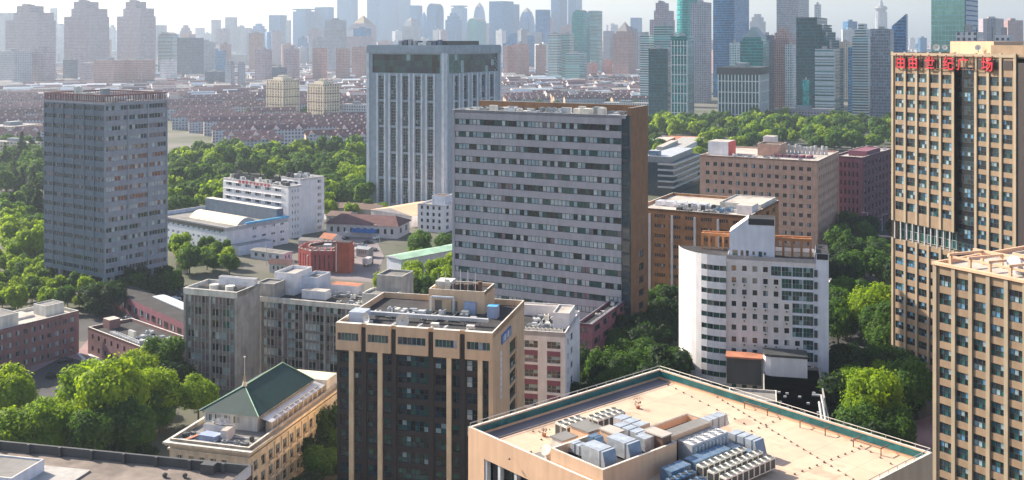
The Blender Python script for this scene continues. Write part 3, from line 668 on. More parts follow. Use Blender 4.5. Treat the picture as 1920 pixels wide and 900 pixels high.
g.face([(x0, y0, zr), (x1, y0, zr), (x1, y0, zh), (x0 + 4.9, y0, zh), (x0, y0, zl)], 'white_cool'); g.face([(x1, y0, zr), (x1, y1, zr), (x1, y1, zh), (x1, y0, zh)], 'white')
g.face([(x0, y0, zr), (x0, y0, zl), (x0, y1, zl), (x0, y1, zr)], 'white'); g.face([(x0, y0, zl), (x0 + 4.9, y0, zh), (x0 + 4.9, y1, zh), (x0, y1, zl)], 'white'); g.face([(x0 + 4.9, y0, zh), (x1, y0, zh), (x1, y1, zh), (x0 + 4.9, y1, zh)], 'roof_dark')
g.face([(x1, y1, zr), (x0, y1, zr), (x0, y1, zl), (x0 + 4.9, y1, zh), (x1, y1, zh)], 'white_cool'); lh = g.build('lift_house', B.o)
g = MB(); g.box(x0 + 5.0, x1 - .05, y0 - .12, y0 - .01, zh - 1.6, zh + .05, 'roof_dark'); g.build('louvre', lh)
for (a, ww, hh) in ((.8, 1.4, 2.2), (2.9, .8, 2.2), (4.3, .8, 2.2), (6.0, .7, 1.0), (7.6, 1.0, 2.1), (9.0, .6, .9)):
    if x0 + a + ww < x1: link(win_mesh(ww, hh, 1, 1, 'teal', 'frame_grey', .09), 'window' if hh < 2 else 'door', lh, (x0 + a, y0 - .07, zr + (1.1 if hh < 2 else .05)))
for nm, xa, xb in (('pergola', B.W * .52, B.W - 1), ('pergola', -7.5, B.W * .03)):
    g = MB(); yb = 7.5 if xa > 0 else 9.5; g.box(xa, xb, yb, yb + .7, zr + 4.3, zr + 5.1, 'orange'); g.box(xa, xb, yb + 3, yb + 3.6, zr + 4.3, zr + 5.1, 'orange')
    k_ = int((xb - xa) / 2.6) + 1
    for i in range(k_ + 1):
        x = xa + i * (xb - xa - .6) / k_; g.box(x, x + .6, yb + .01, yb + .6, zr - .1, zr + 4.3, 'orange'); g.box(x + .1, x + .5, yb + .71, yb + 2.99, zr + 4.4, zr + 4.8, 'orange')
    g.build(nm, B.o)
B.finish()
B2 = B
g = MB(); x0, x1 = B.W + .02, B.W + 3.2; g.box(x0, x1, -.6, 12, 0, zt + 1.8, 'white_cool', 'roof_dark'); g.box(x0 + .15, x1 - .2, -.72, -.61, zt + .2, zt + 1.7, 'roof_dark')
for i in range(n): g.box(x0 - .5, x0 + .35, -.95, -.62, i * fh + .8, i * fh + 2.6, 'metal_dark')
g.build('stair_tower', B.o)
# low annex in front of it with a drum and a dark flat roof
za_ = 9.0
B = Bld('annex', 'low dark flat roofed annex with a round fronted stair drum below the white block', 'annex', 1432, 1556, None, 238, 13, dep=42)
b = MB(); b.box(0, B.W, 0, B.dep - .6, 0, za_ - .7, 'oldgrey', 'roof_dark'); b.build('wall', B.o)
roof_par(B, 0, B.W, 0, B.dep - .6, za_, .7, .3, 'oldgrey', 'roof_dark', 'concrete')
g = MB(); yy = B.dep - 8; g.prism([(0, yy + 6), (0, yy + 2), (.6, yy + .6), (2, yy), (11, yy), (11, yy + 6)], za_ - .7, za_ + 4.2, 'white', 'roof_dark'); g.prism([(-.1, yy + 6), (-.1, yy + 1.9), (.5, yy + .5), (1.9, yy - .1), (11.1, yy - .1), (11.1, yy + 6)], za_ + 4.21, za_ + 4.8, 'metal_dark'); g.build('stair_drum', B.o)
g = MB(); g.box(-9.5, -.1, yy + 1, yy + 6, za_ + 2.9, za_ + 3.3, 'terra'); g.box(-9.2, -.4, yy + 2, yy + 6, za_ - 4, za_ + 2.9, 'metal_dark'); g.build('canopy', B.o)
for i in range(10):
    g = MB(); x, y = rnd.uniform(2, B.W - 2), rnd.uniform(2, B.dep - 20); g.box(x, x + .7, y, y + .5, za_ - .7, za_ - .3, 'metal_light'); g.build('roof_vent', B.o)
g = MB(); g.tube((B.W - .8, 2, za_), (B.W - .8, B.dep * .42, za_ + .5), .3, 'metal_light'); g.tube((B.W - .8, B.dep * .42, za_ + .5), (B.W - 3, B.dep * .42, za_ + .5), .3, 'metal_light'); g.tube((B.W - 1.6, 2, za_), (B.W - 1.6, B.dep * .3, za_ + .5), .3, 'metal_light'); g.build('exhaust_pipe', B.o)
hut(B, -8, 3, 6, 14, 0, za_ + 1.5, 'oldgrey', 'roof_grey', .6, name='boundary_block', wins=0)
B.finish()

# 7 orange-brown building
B = Bld('research_building', 'orange brown building with white drain pipes and cluttered pale roof behind the white block', 'office building', 1190, 1405, 1460, 372, 28)
zt = ZT(405, 372); n = 9; fh = (zt - 1) / n; b = MB(); o, d, U = B.face('f'); rw = rowsz(0, fh, n, 1.2, 1.5); xs = cols(U, 7, .72, 1)
grid_wall(b, o, d, xs, rw, U, 0, zt, 'orange_brown', .3); add_wins(B, o, d, xs, rw, .3, nx=5, pal='dark', frame='orange_brown', bw=.2)
o2, d2, U2 = B.face('r'); xs2 = cols(U2, 4, .5, 3); grid_wall(b, o2, d2, xs2, rw, U2, 0, zt, 'orange_brown', .3); add_wins(B, o2, d2, xs2, rw, .3, nx=3, pal='dark', frame='orange_brown')
for k in 'lb': plain(b, *B.face(k), 0, zt, 'orange_brown')
b.build('wall', B.o)
for i in range(5):
    g = MB(); x = U * (.13 + .2 * i); g.box(x, x + .8, -.6, -.02, 1, zt - 2, 'white_warm'); g.build('drain_pipe', B.o)
roof_par(B, 0, B.W, 0, B.dep, zt + .02, 1, .4, 'orange_brown', 'roof_pale', 'parapet_pale')
hut(B, B.W * .62, B.W * .98, B.dep * .45, B.dep * .97, zt - 1, 1.9, 'parapet_pale', 'roof_pale', .4, wins=0); hut(B, B.W * .84, B.W * .97, B.dep * .2, B.dep * .4, zt - 1, 3.2, 'white', 'roof_pale', 0)
for i in range(5): hut(B, B.W * (.08 + .1 * i), B.W * (.14 + .1 * i), B.dep * .3, B.dep * .42, zt - 1, 1.8, 'white', 'metal_light', 0, name='vent_hut', wins=0)
clutter(B, B.W * .3, B.W * .8, 2, B.dep * .42, zt - 1, 26, .8, 3, 2.0, mats=('galv_blue_or_shade', 'metal_light', 'metal_grey', 'metal_dark'))
B.finish()

# 8 pink building
B = Bld('laboratory_building', 'pink stone building with rows of small square windows and a flat pale roof', 'office building', 1312, 1533, 1573, 480, 28)
zt = ZT(302, 480); n = 9; fh = (zt - 2) / n; b = MB(); rw = rowsz(0, fh, n, 1.3, 1.9)
o, d, U = B.face('f'); xs = cols(U, 14, .5, 2); grid_wall(b, o, d, xs, rw, U, 0, zt, 'pink', .35); add_wins(B, o, d, xs, rw, .35, nx=2, pal='dark', frame='frame_grey', bw=.12)
o, d, U = B.face('r'); xs = cols(U, 11, .42, 2); grid_wall(b, o, d, xs, rw, U, 0, zt, 'pink', .35); add_wins(B, o, d, xs, rw, .35, nx=2, pal='dark', frame='frame_grey', bw=.12)
for k in 'lb': plain(b, *B.face(k), 0, zt, 'pink')
b.build('wall', B.o)
roof_par(B, 0, B.W, 0, B.dep, zt + .02, .8, .4, 'pink', 'roof_pale', 'parapet_pale')
zr = zt - .8
hh_ = hut(B, 1, B.W * .2, B.dep * .2, B.dep * .45, zr, 6.5, 'white', 'roof_pale', 0, wins=0)
g = MB(); g.box(B.W * .2 + .01, B.W * .2 + .12, B.dep * .2, B.dep * .45, zr, zr + 6.5, 'sign_red'); g.build('red_panel', hh_)
hut(B, B.W * .42, B.W * .62, B.dep * .35, B.dep * .6, zr, 5, 'pink', 'roof_grey', .8, wins=0); hut(B, B.W * .4, B.W * .5, B.dep * .65, B.dep * .8, zr, 8, 'white_warm', 'roof_pale', 0, wins=0)
for i in range(16):
    g = MB(); x = B.W * .45 + i * 1.8; g.tube((x, B.dep * .72, zr), (x, B.dep * .72, zr + rnd.uniform(3, 4.5)), .7, 'metal_light', n=8); g.build('exhaust_stack', B.o)
for i in range(6): hut(B, B.W * (.55 + .06 * i), B.W * (.58 + .06 * i), B.dep * .3, B.dep * .34 + i, zr, 1.2, 'plum', 'plum', 0, name='rooftop_unit', wins=0)
clutter(B, B.W * .25, B.W * .9, 2, B.dep * .3, zr, 14, .8, 2.5, 1.4)
B.finish()

# 9 plum building
B = Bld('plum_office_building', 'dark plum red building with painted shade on its right side beyond the pink one', 'office building', 1560, 1617, 1680, 520, 35)
zt = ZT(295, 520); n = 8; fh = (zt - 2) / n; b = MB(); rw = rowsz(0, fh, n, .9, 2.6)
for k, m_, nn in (('f', 'plum', 6), ('r', 'plum_dk', 9)):  # right wall takes a darker plum that carries its shade
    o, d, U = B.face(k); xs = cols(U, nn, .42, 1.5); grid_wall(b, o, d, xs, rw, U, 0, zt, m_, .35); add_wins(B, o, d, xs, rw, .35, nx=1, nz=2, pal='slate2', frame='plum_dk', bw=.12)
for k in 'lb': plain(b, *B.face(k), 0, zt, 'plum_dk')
b.build('wall', B.o); roof_par(B, 0, B.W, 0, B.dep, zt + .02, .9, .4, 'plum_dk', 'roof_pale', 'parapet_pale')
hut(B, B.W * .3, B.W * .9, B.dep * .2, B.dep * .6, zt - .9, 2.5, 'plum', 'plum', .3, wins=0); clutter(B, 2, B.W - 2, 2, B.dep - 4, zt - .9, 10, 1, 3, 2.2)
B.finish()

# 10 amber tower with the red sign
def amber_cell(B, mb, o, d, xs, rows, U, z0, z1, rec=.22):
    rec = .22
    grid_wall(mb, o, d, xs, rows, U, z0, z1, 'amber', rec)
    for za, zb in rows:
        for a, c in xs: B.window(o, d, a, za, win_mesh(c - a, zb - za, 3, 2, 'amber', 'frame_dark', .1), 'window', -rec + .06, 9)
B = Bld('amber_tower', 'tall amber stone tower under red characters, with a dark glass stair strip', 'office tower', 1672, None, None, 300, 64.5, W=52, dep=22, at_left=True)
zt = 91.0; fh = 3.58; b = MB(); o, d, U = B.face('f'); uL, uG, uR = 22.0, 28.4, 41.0
xl_ = cols(uL, 5, .76, .9, .6); xr_ = [(a + uG, c + uG) for a, c in cols(uR - uG, 3, .75, .4, .8)]
zmid0, zmid1 = ZT(447, 300) , ZT(412, 300)
ntop = int((zt - 5 - zmid1) / fh); rt = [(zt - 5.2 - (i + 1) * fh + .8, zt - 5.2 - (i + 1) * fh + 3.1) for i in range(ntop)][::-1]
rb = [(zmid0 - (i + 1) * fh + .4, zmid0 - (i + 1) * fh + 2.4) for i in range(int(zmid0 / fh))][::-1]
amber_cell(B, b, o, d, xl_, rt, uL, zmid1, zt); amber_cell(B, b, o, d, xl_, rb, uL, 0, zmid0)
b.face([(0, 0, zmid0), (uL, 0, zmid0), (uL, 2.2, zmid0), (0, 2.2, zmid0)], 'amber_pale'); b.face([(0, 2.2, zmid1), (uL, 2.2, zmid1), (uL, 0, zmid1), (0, 0, zmid1)], 'amber')
rall = [(zt - 5.2 - (i + 1) * fh + .8, zt - 5.2 - (i + 1) * fh + 3.1) for i in range(int((zt - 5.2) / fh))][::-1]
grid_wall(b, o, d, [], [], uG, zt - 3.5, zt, 'amber', u0=uL)
grid_wall(b, o, d, xr_, rall, uR, 0, zt, 'amber', .22, u0=uG)
for za, zb in rall:
    for a, c in xr_: B.window(o, d, a, za, win_mesh(c - a, zb - za, 3, 2, 'amber', 'frame_dark', .1), 'window', -.16, 9)
fins(b, o, d, [(xl_[i][1] + xl_[i + 1][0]) / 2 for i in range(4)] + [.45, uL - .4], .75, .28, zmid1, zt + .3, 'amber_pale')
fins(b, o, d, [(xl_[i][1] + xl_[i + 1][0]) / 2 for i in range(4)] + [.45, uL - .4], .75, .28, 0, zmid0 + .4, 'amber_pale')
fins(b, o, d, [(xr_[i][1] + xr_[i + 1][0]) / 2 for i in range(2)] + [uG + .4, uR - .4], .75, .28, 0, zt + .3, 'amber_pale')
grid_wall(b, o, d, [], [], U, 0, zt - 2, 'umber', u0=uR)
for k in 'lb': plain(b, *B.face(k), 0, zt, 'amber')
hband(b, o, d, uR, [zt - .8], .8, .35, 'amber_pale')
b.build('wall', B.o)
g = MB(); g.face([(uL, 1.2, 0), (uG, 1.2, 0), (uG, 1.2, zt - 3.5), (uL, 1.2, zt - 3.5)], 'g_dark'); g.build('stair_wall', B.o)
for i in range(int((zt - 4) / fh)): B.window((0, 0), d, uL + .3, zt - 5.2 - i * fh, win_mesh(uG - uL - .6, 2.3, 6, 2, 'amber', 'metal_dark', .1), 'stair_window', -1.0, 14)
B.window((0, 2.2), d, .2, zmid0 + .3, win_mesh(uL - .4, zmid1 - zmid0 - .6, 18, 2, 'teal', 'frame_white', .1), 'gallery_window', .1, 60)
for i in range(10):
    g = MB(); x = .8 + i * (uL - 1.6) / 9.5; g.box(x, x + .3, .1, .4, zmid0 + .02, zmid1 - .02, 'metal_light'); g.build('gallery_post', B.o)
g = MB(); g.box(1.2, uL - 1, -.1, -.01, zt - 3.9, zt - 1.5, 'umber'); g.box(uG + 1, uR - 1.2, -.1, -.01, zt - 3.9, zt - 1.5, 'umber'); g.build('attic_louvre', B.o)
roof_par(B, 0, B.W, .02, B.dep, zt + .02, .6, .4, 'amber', 'roof_pale')
hut(B, 16, 30, 5, 16, zt - .6, 3.4, 'peach', 'roof_pale', .4, wins=0); hut(B, 30, 46, 4, 18, zt - .6, 2.6, 'amber', 'roof_grey', .3, wins=0)
for (x, y, r_) in ((13, 3, .9), (15.5, 3.5, .7), (26, 4, .8)):
    g = dish_mb(r_); g.tube((0, .3, -1.3), (0, .3, 0), .1, 'metal_dark'); g.build('satellite_dish', B.o, (x, y, zt + 1.6), .5)
g = MB()
for x in (18, 22, 27): g.tube((x, 8, zt + 2.8), (x, 8, zt + 7), .08, 'metal_dark', n=5)
g.build('antenna', B.o)
CH = '由由世纪广场'; fr = [.098, .205, .345, .5, .615, .80]
sg = thing('rooftop_sign', 'large red Chinese characters along the top of the amber tower', 'sign', B.world(0, -.9, zt - 4.4), -B.a)
for c_, u_ in zip(CH, fr):
    cu = bpy.data.curves.new('character', 'FONT'); cu.body = c_; cu.size = 3.7; cu.extrude = .12; cu.offset = .05; cu.resolution_u = 3
    t_ = bpy.data.objects.new('tmp', cu); COL.objects.link(t_); bpy.context.view_layer.update()
    me = bpy.data.meshes.new_from_object(t_.evaluated_get(bpy.context.evaluated_depsgraph_get())); bpy.data.objects.remove(t_)
    me.materials.clear(); me.materials.append(MATS['sign_red'])
    co = link(me, 'character', sg, (u_ * uR - 1.6, 0, .4)); co.rotation_euler = (R(90), 0, 0)
g = MB(); g.box(1.8, uR - 6, .2, .3, .3, .45, 'rust'); g.box(1.8, uR - 6, .2, .3, 3.6, 3.75, 'rust')
for i in range(12): x = 2 + i * (uR - 9) / 11; g.box(x, x + .12, .31, .62, .2, 4, 'rust')
g.build('sign_frame', sg)
B.finish()

# 11 near amber block lower right
B = Bld('amber_block', 'amber stone block with pink trimmed roof terrace and two steel cowls', 'office building', 1750, None, None, 210, 58, W=46, dep=30, at_left=True)
zt = ZT(490, 210); fh = 3.6; b = MB(); o, d, U = B.face('f'); n_ = 12; xs = cols(U, n_, .74, .9)
rw = [(zt - 1.4 - (i + 1) * fh + .5, zt - 1.4 - (i + 1) * fh + 2.75) for i in range(int((zt - 1.4) / fh))][::-1]
amber_cell(B, b, o, d, xs, rw, U, 0, zt, .5)
fins(b, o, d, [(xs[i][1] + xs[i + 1][0]) / 2 for i in range(n_ - 1)] + [.45, U - .45], .8, .28, 0, zt - .5, 'amber_pale')
for k in 'rlb': plain(b, *B.face(k), 0, zt, 'amber')
hband(b, o, d, U, [zt - .5], .5, .5, 'peach'); b.build('wall', B.o)
roof_par(B, 0, B.W, 0, B.dep, zt + .03, .8, .5, 'peach', 'roof_pale')
zr = zt - .8
for i in range(6):
    g = MB(); x = 3 + i * 4.2; g.bar((x, .6, zr + 2.6), (x + 1.5, 9, zr + 2.6), .45, 'peach'); g.box(x, x + .5, .6, 1.1, zr, zr + 2.4, 'peach'); g.box(x + 1.4, x + 1.9, 8.6, 9.1, zr, zr + 2.4, 'peach'); g.build('terrace_beam', B.o)
g = MB(); g.bar((2.5, 9.2, zr + 2.6), (26, 9.2, zr + 2.6), .5, 'peach'); g.bar((2.5, 1, zr + 2.2), (26, 1, zr + 2.2), .4, 'peach'); g.build('terrace_beam', B.o)
for x in (13.5, 16.8):
    g = MB(); g.tube((x, 7.2, zr), (x, 7.2, zr + 1.6), 1.1, 'metal_light', n=16); g.tube((x, 7.2, zr + 1.6), (x + .4, 4.8, zr + 2.6), 1.15, 'metal_light', 1.3, n=16); g.build('exhaust_cowl', B.o)
hut(B, 9, 30, 12, 26, zr, 2.4, 'peach', 'roof_pale', .4, wins=0); hut(B, 22, 40, 3, 9, zr, 1.2, 'tarp_blue', 'tarp_blue', 0, name='solar_panel', wins=0)
B.finish()

# 12 foreground flat roofed hall
zR = 45.0; A_, B_, C_ = G(878, 800, zR), G(1250, 695, zR), G(1770, 855, zR)
ang = math.degrees(math.atan2(-(C_ - B_).y, (C_ - B_).x)); Wf = (C_ - B_).length; Df = (B_ - A_).length
B = Bld('exhibition_hall', 'peach hall with a wide tan flat roof and teal lined parapet', 'hall', 878, None, None, A_.y, ang, W=Wf, dep=Df, at_left=True)
HALL = B; W, D = B.W, B.dep; zr = zR - 1.5; b = MB()
o, d, U = B.face('f'); xs = [(3.2, U - 3)]; rw = [(2, zR - 3.2)]
grid_wall(b, o, d, xs, rw, U, 0, zR - 1.5, 'peach', .9)
for k in 'rlb': plain(b, *B.face(k), 0, zR - 1.5, 'peach')
b.build('wall', B.o)
nb_ = int((U - 6) / 3.0)
for i in range(nb_):
    w_ = (U - 6.2) / nb_; B.window(o, d, 3.2 + i * w_, 2, win_mesh(w_ - .5, zR - 5.2, 2, 10, 'umber', 'frame_dark', .12), 'curtain_window', -.84, 90)
g = MB()
for i in range(nb_ + 1): x = 3.2 + i * (U - 6.2) / nb_ - .5; g.box(max(x, 3.22), max(x, 3.22) + .45, .1, .7, 2, zR - 3.22, 'frame_white')
g.build('mullion', B.o)
g = MB(); g.box(.3, W - .3, .3, D - .3, zr - .5, zr, 'roof_tan'); g.build('roof', B.o)
t = .35
for (x0, x1, y0, y1) in ((0, W, 0, t), (0, W, D - t, D), (0, t, t, D - t), (W - t, W, t, D - t)):
    g = MB(); g.box(x0, x1, y0, y1, zR - 1.5, zR - .001, 'peach', 'parapet_pale'); g.build('parapet', B.o)
g = MB()   # teal lining of the two far parapets
g.box(t + .02, t + .08, t, D - t, zr + .45, zR - .2, 'teal_glaze'); g.box(t + .08, W - t, D - t - .08, D - t - .02, zr + .45, zR - .2, 'teal_glaze')
g.build('parapet_lining', B.o)
g = MB(); g.box(t + .1, 2.6, t + .1, D - t - .2, zr + .005, zr + .12, 'paving'); g.build('gutter_shade_strip', B.o)  # dark strip puts the left parapet's shadow into the gutter's colour
for (pa, pb) in (((.17, .17), (.17, D - .17)), ((.17, D - .17), (W - .17, D - .17)), ((W - .17, D - .17), (W - .17, .17))):
    g = MB(); p_, q_ = Vector((*pa, zR + .45)), Vector((*pb, zR + .45)); g.tube(p_, q_, .05, 'rail', n=6); L_ = (q_ - p_).length
    k_ = int(L_ / 1.9)
    for i in range(k_ + 1): c = p_.lerp(q_, i / k_); g.tube((c.x, c.y, zR - .01), (c.x, c.y, zR + .45), .04, 'rail', n=5)
    g.build('guard_rail', B.o)
# lightning conductor studs in rows and the cables between them
def studs(pa, pb, n):
    a, c = B.px(*pa, zr), B.px(*pb, zr)
    for i in range(n):
        x = a[0] + (c[0] - a[0]) * i / (n - 1); y = a[1] + (c[1] - a[1]) * i / (n - 1)
        if STUD: link(STUD, 'conductor_stud', B.o, (x, y, zr + .003))
    g = MB(); g.bar((a[0], a[1], zr + .16), (c[0], c[1], zr + .16), .018, 'concrete'); g.build('conductor_cable', B.o)
g = MB(); g.box(-.10, .10, -.10, .10, 0, .12, 'brown_dk'); g.box(-.03, .03, -.03, .03, .12, .22, 'metal_dark'); STUD = g.mesh('conductor_stud')
for pa, pb, n_ in (((1283, 708), (1600, 900), 30), ((1225, 708), (1395, 795), 12), ((1340, 800), (1435, 850), 7), ((1395, 815), (1500, 770), 9), ((1490, 890), (1610, 842), 10), ((955, 862), (1035, 835), 5), ((985, 795), (1015, 825), 3),
                 ((1500, 770), (1690, 882), 12)): studs(pa, pb, n_)
# steel davit frames along the far right parapet
for px_, py_ in ((1396, 766), (1500, 802), (1600, 838)):
    x, y = B.px(px_, py_, zr); g = MB(); y1 = D - .6
    g.tube((x, y, zr), (x, y, zr + .9), .08, 'rust', n=6); g.tube((x, y, zr + .9), (x, y1, zr + .9), .08, 'rust', n=6); g.tube((x, y, zr + .9), (x + 3.8, y, zr + .9), .06, 'rust', n=6)
    g.tube((x + 3.8, y, zr + .9), (x + 3.8, y1, zr + .9), .08, 'rust', n=6); g.tube((x + 3.8, y, zr), (x + 3.8, y, zr + .9), .08, 'rust', n=6); g.build('davit_frame', B.o)
# walled plant deck
zp = zr + 3.0; X0, X1, Y0, Y1 = 15.0, 23.6, .5, 13.2
g = MB(); zd = zp - 1.1
g.box(X0, X1, Y0, Y1, zr - .4, zd, 'peach', 'roof_dark'); g.build('plant_deck', B.o)
for (q0, q1, r0, r1) in ((X0, X1, Y0, Y0 + .3), (X0, X1, Y1 - .3, Y1), (X0, X0 + .3, Y0 + .3, Y1 - .3), (X1 - .3, X1, Y0 + .3, Y1 - .3)):
    g = MB(); g.box(q0, q1, r0, r1, zd, zp, 'peach', 'parapet_pale'); g.build('deck_parapet', B.o)
# raised light well box behind it
wx0, wx1, wy0, wy1 = 18.4, 22.4, Y1 + .02, 21.3
g = MB(); g.box(wx0, wx1, wy0, wy1, zr - .4, zr + 2.3, 'brown_dk', 'roof_dark')
for (q0, q1, r0, r1) in ((wx0, wx1, wy1 - .3, wy1), (wx0, wx0 + .3, wy0, wy1 - .3), (wx1 - 1.9, wx1, wy0, wy1 - .3)): g.box(q0, q1, r0, r1, zr + 2.3, zr + 3.2, 'peach', 'roof_grey')
g.build('light_well', B.o)
B.finish()

def L2W(p, z=0): return B.world(p[0], p[1], z)
cnt = {}
def duct_run(name, label, pts, z, wd, ht, m='galv', hood=True, seg=1.15):
    """galvanised square duct in local hall coordinates, in flanged sections with a splayed hood at its end"""
    t_ = thing(name, label, 'duct', B.world(pts[0][0], pts[0][1], z), -B.a, 'galvanised ducts on the hall roof')
    ox, oy = pts[0]; P = [Vector((p[0] - ox, p[1] - oy, 0)) for p in pts]
    for i in range(len(P) - 1):
        a, c = P[i], P[i + 1]; L_ = (c - a).length; dd = (c - a).normalized(); pn = Vector((-dd.y, dd.x, 0)); k_ = max(1, round(L_ / seg))
        for j in range(k_):
            p, q = a.lerp(c, j / k_), a.lerp(c, (j + 1) / k_); g = MB(); e = .03
            poly = lambda s_, r_, wq: [tuple((s_ - pn * wq)[:2]), tuple((r_ - pn * wq)[:2]), tuple((r_ + pn * wq)[:2]), tuple((s_ + pn * wq)[:2])]
            if i and j == 0: p = p - dd * wd * .5
            g.prism(poly(p + dd * e, q - dd * e, wd / 2), .25, .25 + ht, m); g.prism(poly(q - dd * e, q + dd * e, wd / 2 + .06), .19, .31 + ht, 'metal_grey')
            g.prism(poly(p + dd * .3, p + dd * .5, wd / 2 * .8), 0, .24, 'metal_dark'); g.build('duct_section', t_)
    if hood:
        q = P[-1]; e = q + dd * .95; g = MB(); h2 = wd / 2
        a = [q - pn * h2, q + pn * h2]; c = [e - pn * h2, e + pn * h2]
        z0_, z1_ = .25, .25 + ht
        A0, A1 = Vector((*a[0][:2], z0_)), Vector((*a[1][:2], z0_)); A2, A3 = Vector((*a[1][:2], z1_)), Vector((*a[0][:2], z1_))
        C0, C1 = Vector((*c[0][:2], z0_ - .05)), Vector((*c[1][:2], z0_ - .05)); C2, C3 = Vector((*(c[1] - dd * .5)[:2], z1_)), Vector((*(c[0] - dd * .5)[:2], z1_))
        g.face([A0, C0, C3, A3], m); g.face([A1, A2, C2, C1], m); g.face([A3, C3, C2, A2], m); g.face([C0, C1, C2, C3], 'galv_blue_or_shade'); g.face([A0, A1, C1, C0], 'metal_dark')  # bluish mouth face: the metal's shade is put into its colour
        g.build('hood', t_)
    return t_
lp = lambda x, y, z: B.px(x, y, z)
def DR(label, x, y, z, ax, L_, w_, h_, m='galv', hood=True, seg=1.3):
    duct_run('air_duct', label, [(x, y), (x + L_, y) if ax == 'x' else (x, y + L_)], z, w_, h_, m, hood, seg)
DR('galvanised duct ending in a shade-painted hood at the near corner of the plant deck', 18.3, 3.4, zd, 'x', 3.0, 2.1, 1.8, seg=2.9)
DR('galvanised duct with a shade-painted hood in the middle of the plant deck', 18.6, 7.3, zd, 'x', 3.0, 2.1, 1.8, seg=2.9)
DR('small stepped duct feeding the near hooded duct on the plant deck', 15.7, 3.6, zd, 'x', 2.5, 1.3, 1.1, hood=False, seg=.85)
DR('cubed galvanised duct with a flared mouth at the right side of the plant deck', 15.8, 11.2, zd, 'x', 3.9, 1.7, 1.5)
DR('flared galvanised duct turned across the right end of the plant deck', 20.9, 9.6, zd, 'y', 1.9, 1.6, 1.5, seg=1.9)
DR('tall galvanised duct in big cubes beside the light well', 12.6, 14.6, zr + .6, 'x', 4.6, 1.8, 2.1, hood=False, seg=1.6)
DR('short duct painted in blue shade with hood at the left end of the plant deck', 15.9, 6.4, zd, 'x', .9, 1.3, 1.3, 'galv_blue_or_shade')  # blue casing colour stands in for shade on this short duct
DR('blue elbow duct with a flared mouth right of the cooling tower', 20.0, 22.4, zr + .8, 'y', 3.8, 1.4, 1.4)
DR('hooded duct standing alone on the tan roof nearest its right side', 24.4, 22.9, zr + .3, 'x', 3.6, 1.8, 1.7)
DR('blue duct in ribbed sections running below the cooling tower', 26.2, 12.4, zr, 'y', 6.6, 1.7, 1.5, 'galv_blue_or_shade', False)
DR('blue cross duct joining the ribbed run to the hooded duct', 25.4, 20.6, zr, 'x', 3.4, 1.4, 1.2, 'galv_blue_or_shade', False)
DR('dark blue duct low on the left of the ribbed run', 26.0, 8.4, zr, 'y', 3.4, 1.7, 1.4, 'galv_blue_or_shade', False)
def roof_box(name, label, cat, p, z, w_, l_, h_, m, top, group=None):
    t_ = thing(name, label, cat, B.world(p[0], p[1], z), -B.a, group)
    g = MB(); g.box(0, w_, 0, l_, 0, h_, m); g.build('wall', t_); g = MB(); g.box(-.12, w_ + .12, -.12, l_ + .12, h_ + .002, h_ + .16, top); g.build('roof', t_); return t_
roof_box('roof_hut', 'long orange sided hut with a grey lid behind the plant deck', 'roof hut', (11.6, 7.0), zr, 3.2, 2.6, 3.1, 'peach', 'roof_grey')
roof_box('roof_hut', 'low peach sided hut between the two hooded ducts', 'roof hut', (15.6, 8.2), zd, 2.4, 1.7, 1.6, 'peach', 'roof_pale')
roof_box('roof_hut', 'small grey lidded hut at the left end of the deck by the dark duct', 'roof hut', (11.8, 3.6), zr, 2.0, 2.4, 2.6, 'parapet_pale', 'roof_grey')
roof_box('roof_hut', 'pale lidded hut on the deck by the light well', 'roof hut', (20.2, 11.3), zd, 2.8, 1.6, 1.9, 'brown_dk', 'roof_pale')
def fan_bank(label, p, z, n_, rows_=1, m='ac_white', h_=1.25, u_=1.05):
    """bank of casings running along the hall, each with its round fan"""
    t_ = thing('condenser_bank', label, 'air unit', B.world(p[0], p[1], z), -B.a, 'condenser banks on the hall roof')
    for j in range(rows_):
        for i in range(n_):
            g = MB(); x, y = j * (u_ + .1), i * u_; g.box(x + .03, x + u_ - .03, y + .03, y + u_ - .03, .15, h_, m); g.box(x + .12, x + u_ - .12, y + .0, y + .029, .3, h_ - .2, 'metal_dark'); g.box(x + u_ - .029, x + u_, y + .14, y + u_ - .14, .3, h_ - .2, 'metal_dark')
            cs = g.build('casing', t_)
            f_ = MB(); f_.tube((x + u_ / 2, y + u_ / 2, h_), (x + u_ / 2, y + u_ / 2, h_ + .12), u_ * .38, m, n=14, cap=False); f_.tube((x + u_ / 2, y + u_ / 2, h_ + .004), (x + u_ / 2, y + u_ / 2, h_ + .05), u_ * .34, 'metal_dark', n=14); f_.build('fan', cs)
    return t_
fan_bank('cream condenser bank of paired fans, left of the plant deck', (7.4, 8.3), zr, 4, 2, h_=2.1)
fan_bank('cream condenser bank of paired fans in front of the gutter strip, behind the plant deck', (7.6, 13.8), zr, 5, 2, h_=1.7)
fan_bank('pale condenser row just below the blue ribbed duct', (27.5, 12.0), zr + .3, 8, 1, h_=1.5)
fan_bank('middle one of three long pale condenser rows', (29.4, 11.6), zr + .3, 9, 1, h_=1.5)
fan_bank('pale condenser row nearest the open tan roof', (31.3, 11.4), zr + .3, 9, 1, h_=1.5)
fan_bank('condenser row in painted blue shade under the deck wall', (27.5, 6.6), zr + .2, 4, 1, 'galv_blue_or_shade', 1.4)  # both blue rows have their shade painted into the casing colour
fan_bank('condenser row in painted blue shade at the bottom edge', (29.4, 6.2), zr + .2, 4, 1, 'galv_blue_or_shade', 1.4)
t_ = thing('cooling_tower', 'long pale cooling tower with louvred side between deck and blue duct', 'cooling tower', B.world(22.6, 14.6, zr), -B.a)
g = MB(); g.box(0, 2.2, 0, 6.9, .3, 2.6, 'metal_light', 'white_warm'); g.build('casing', t_)
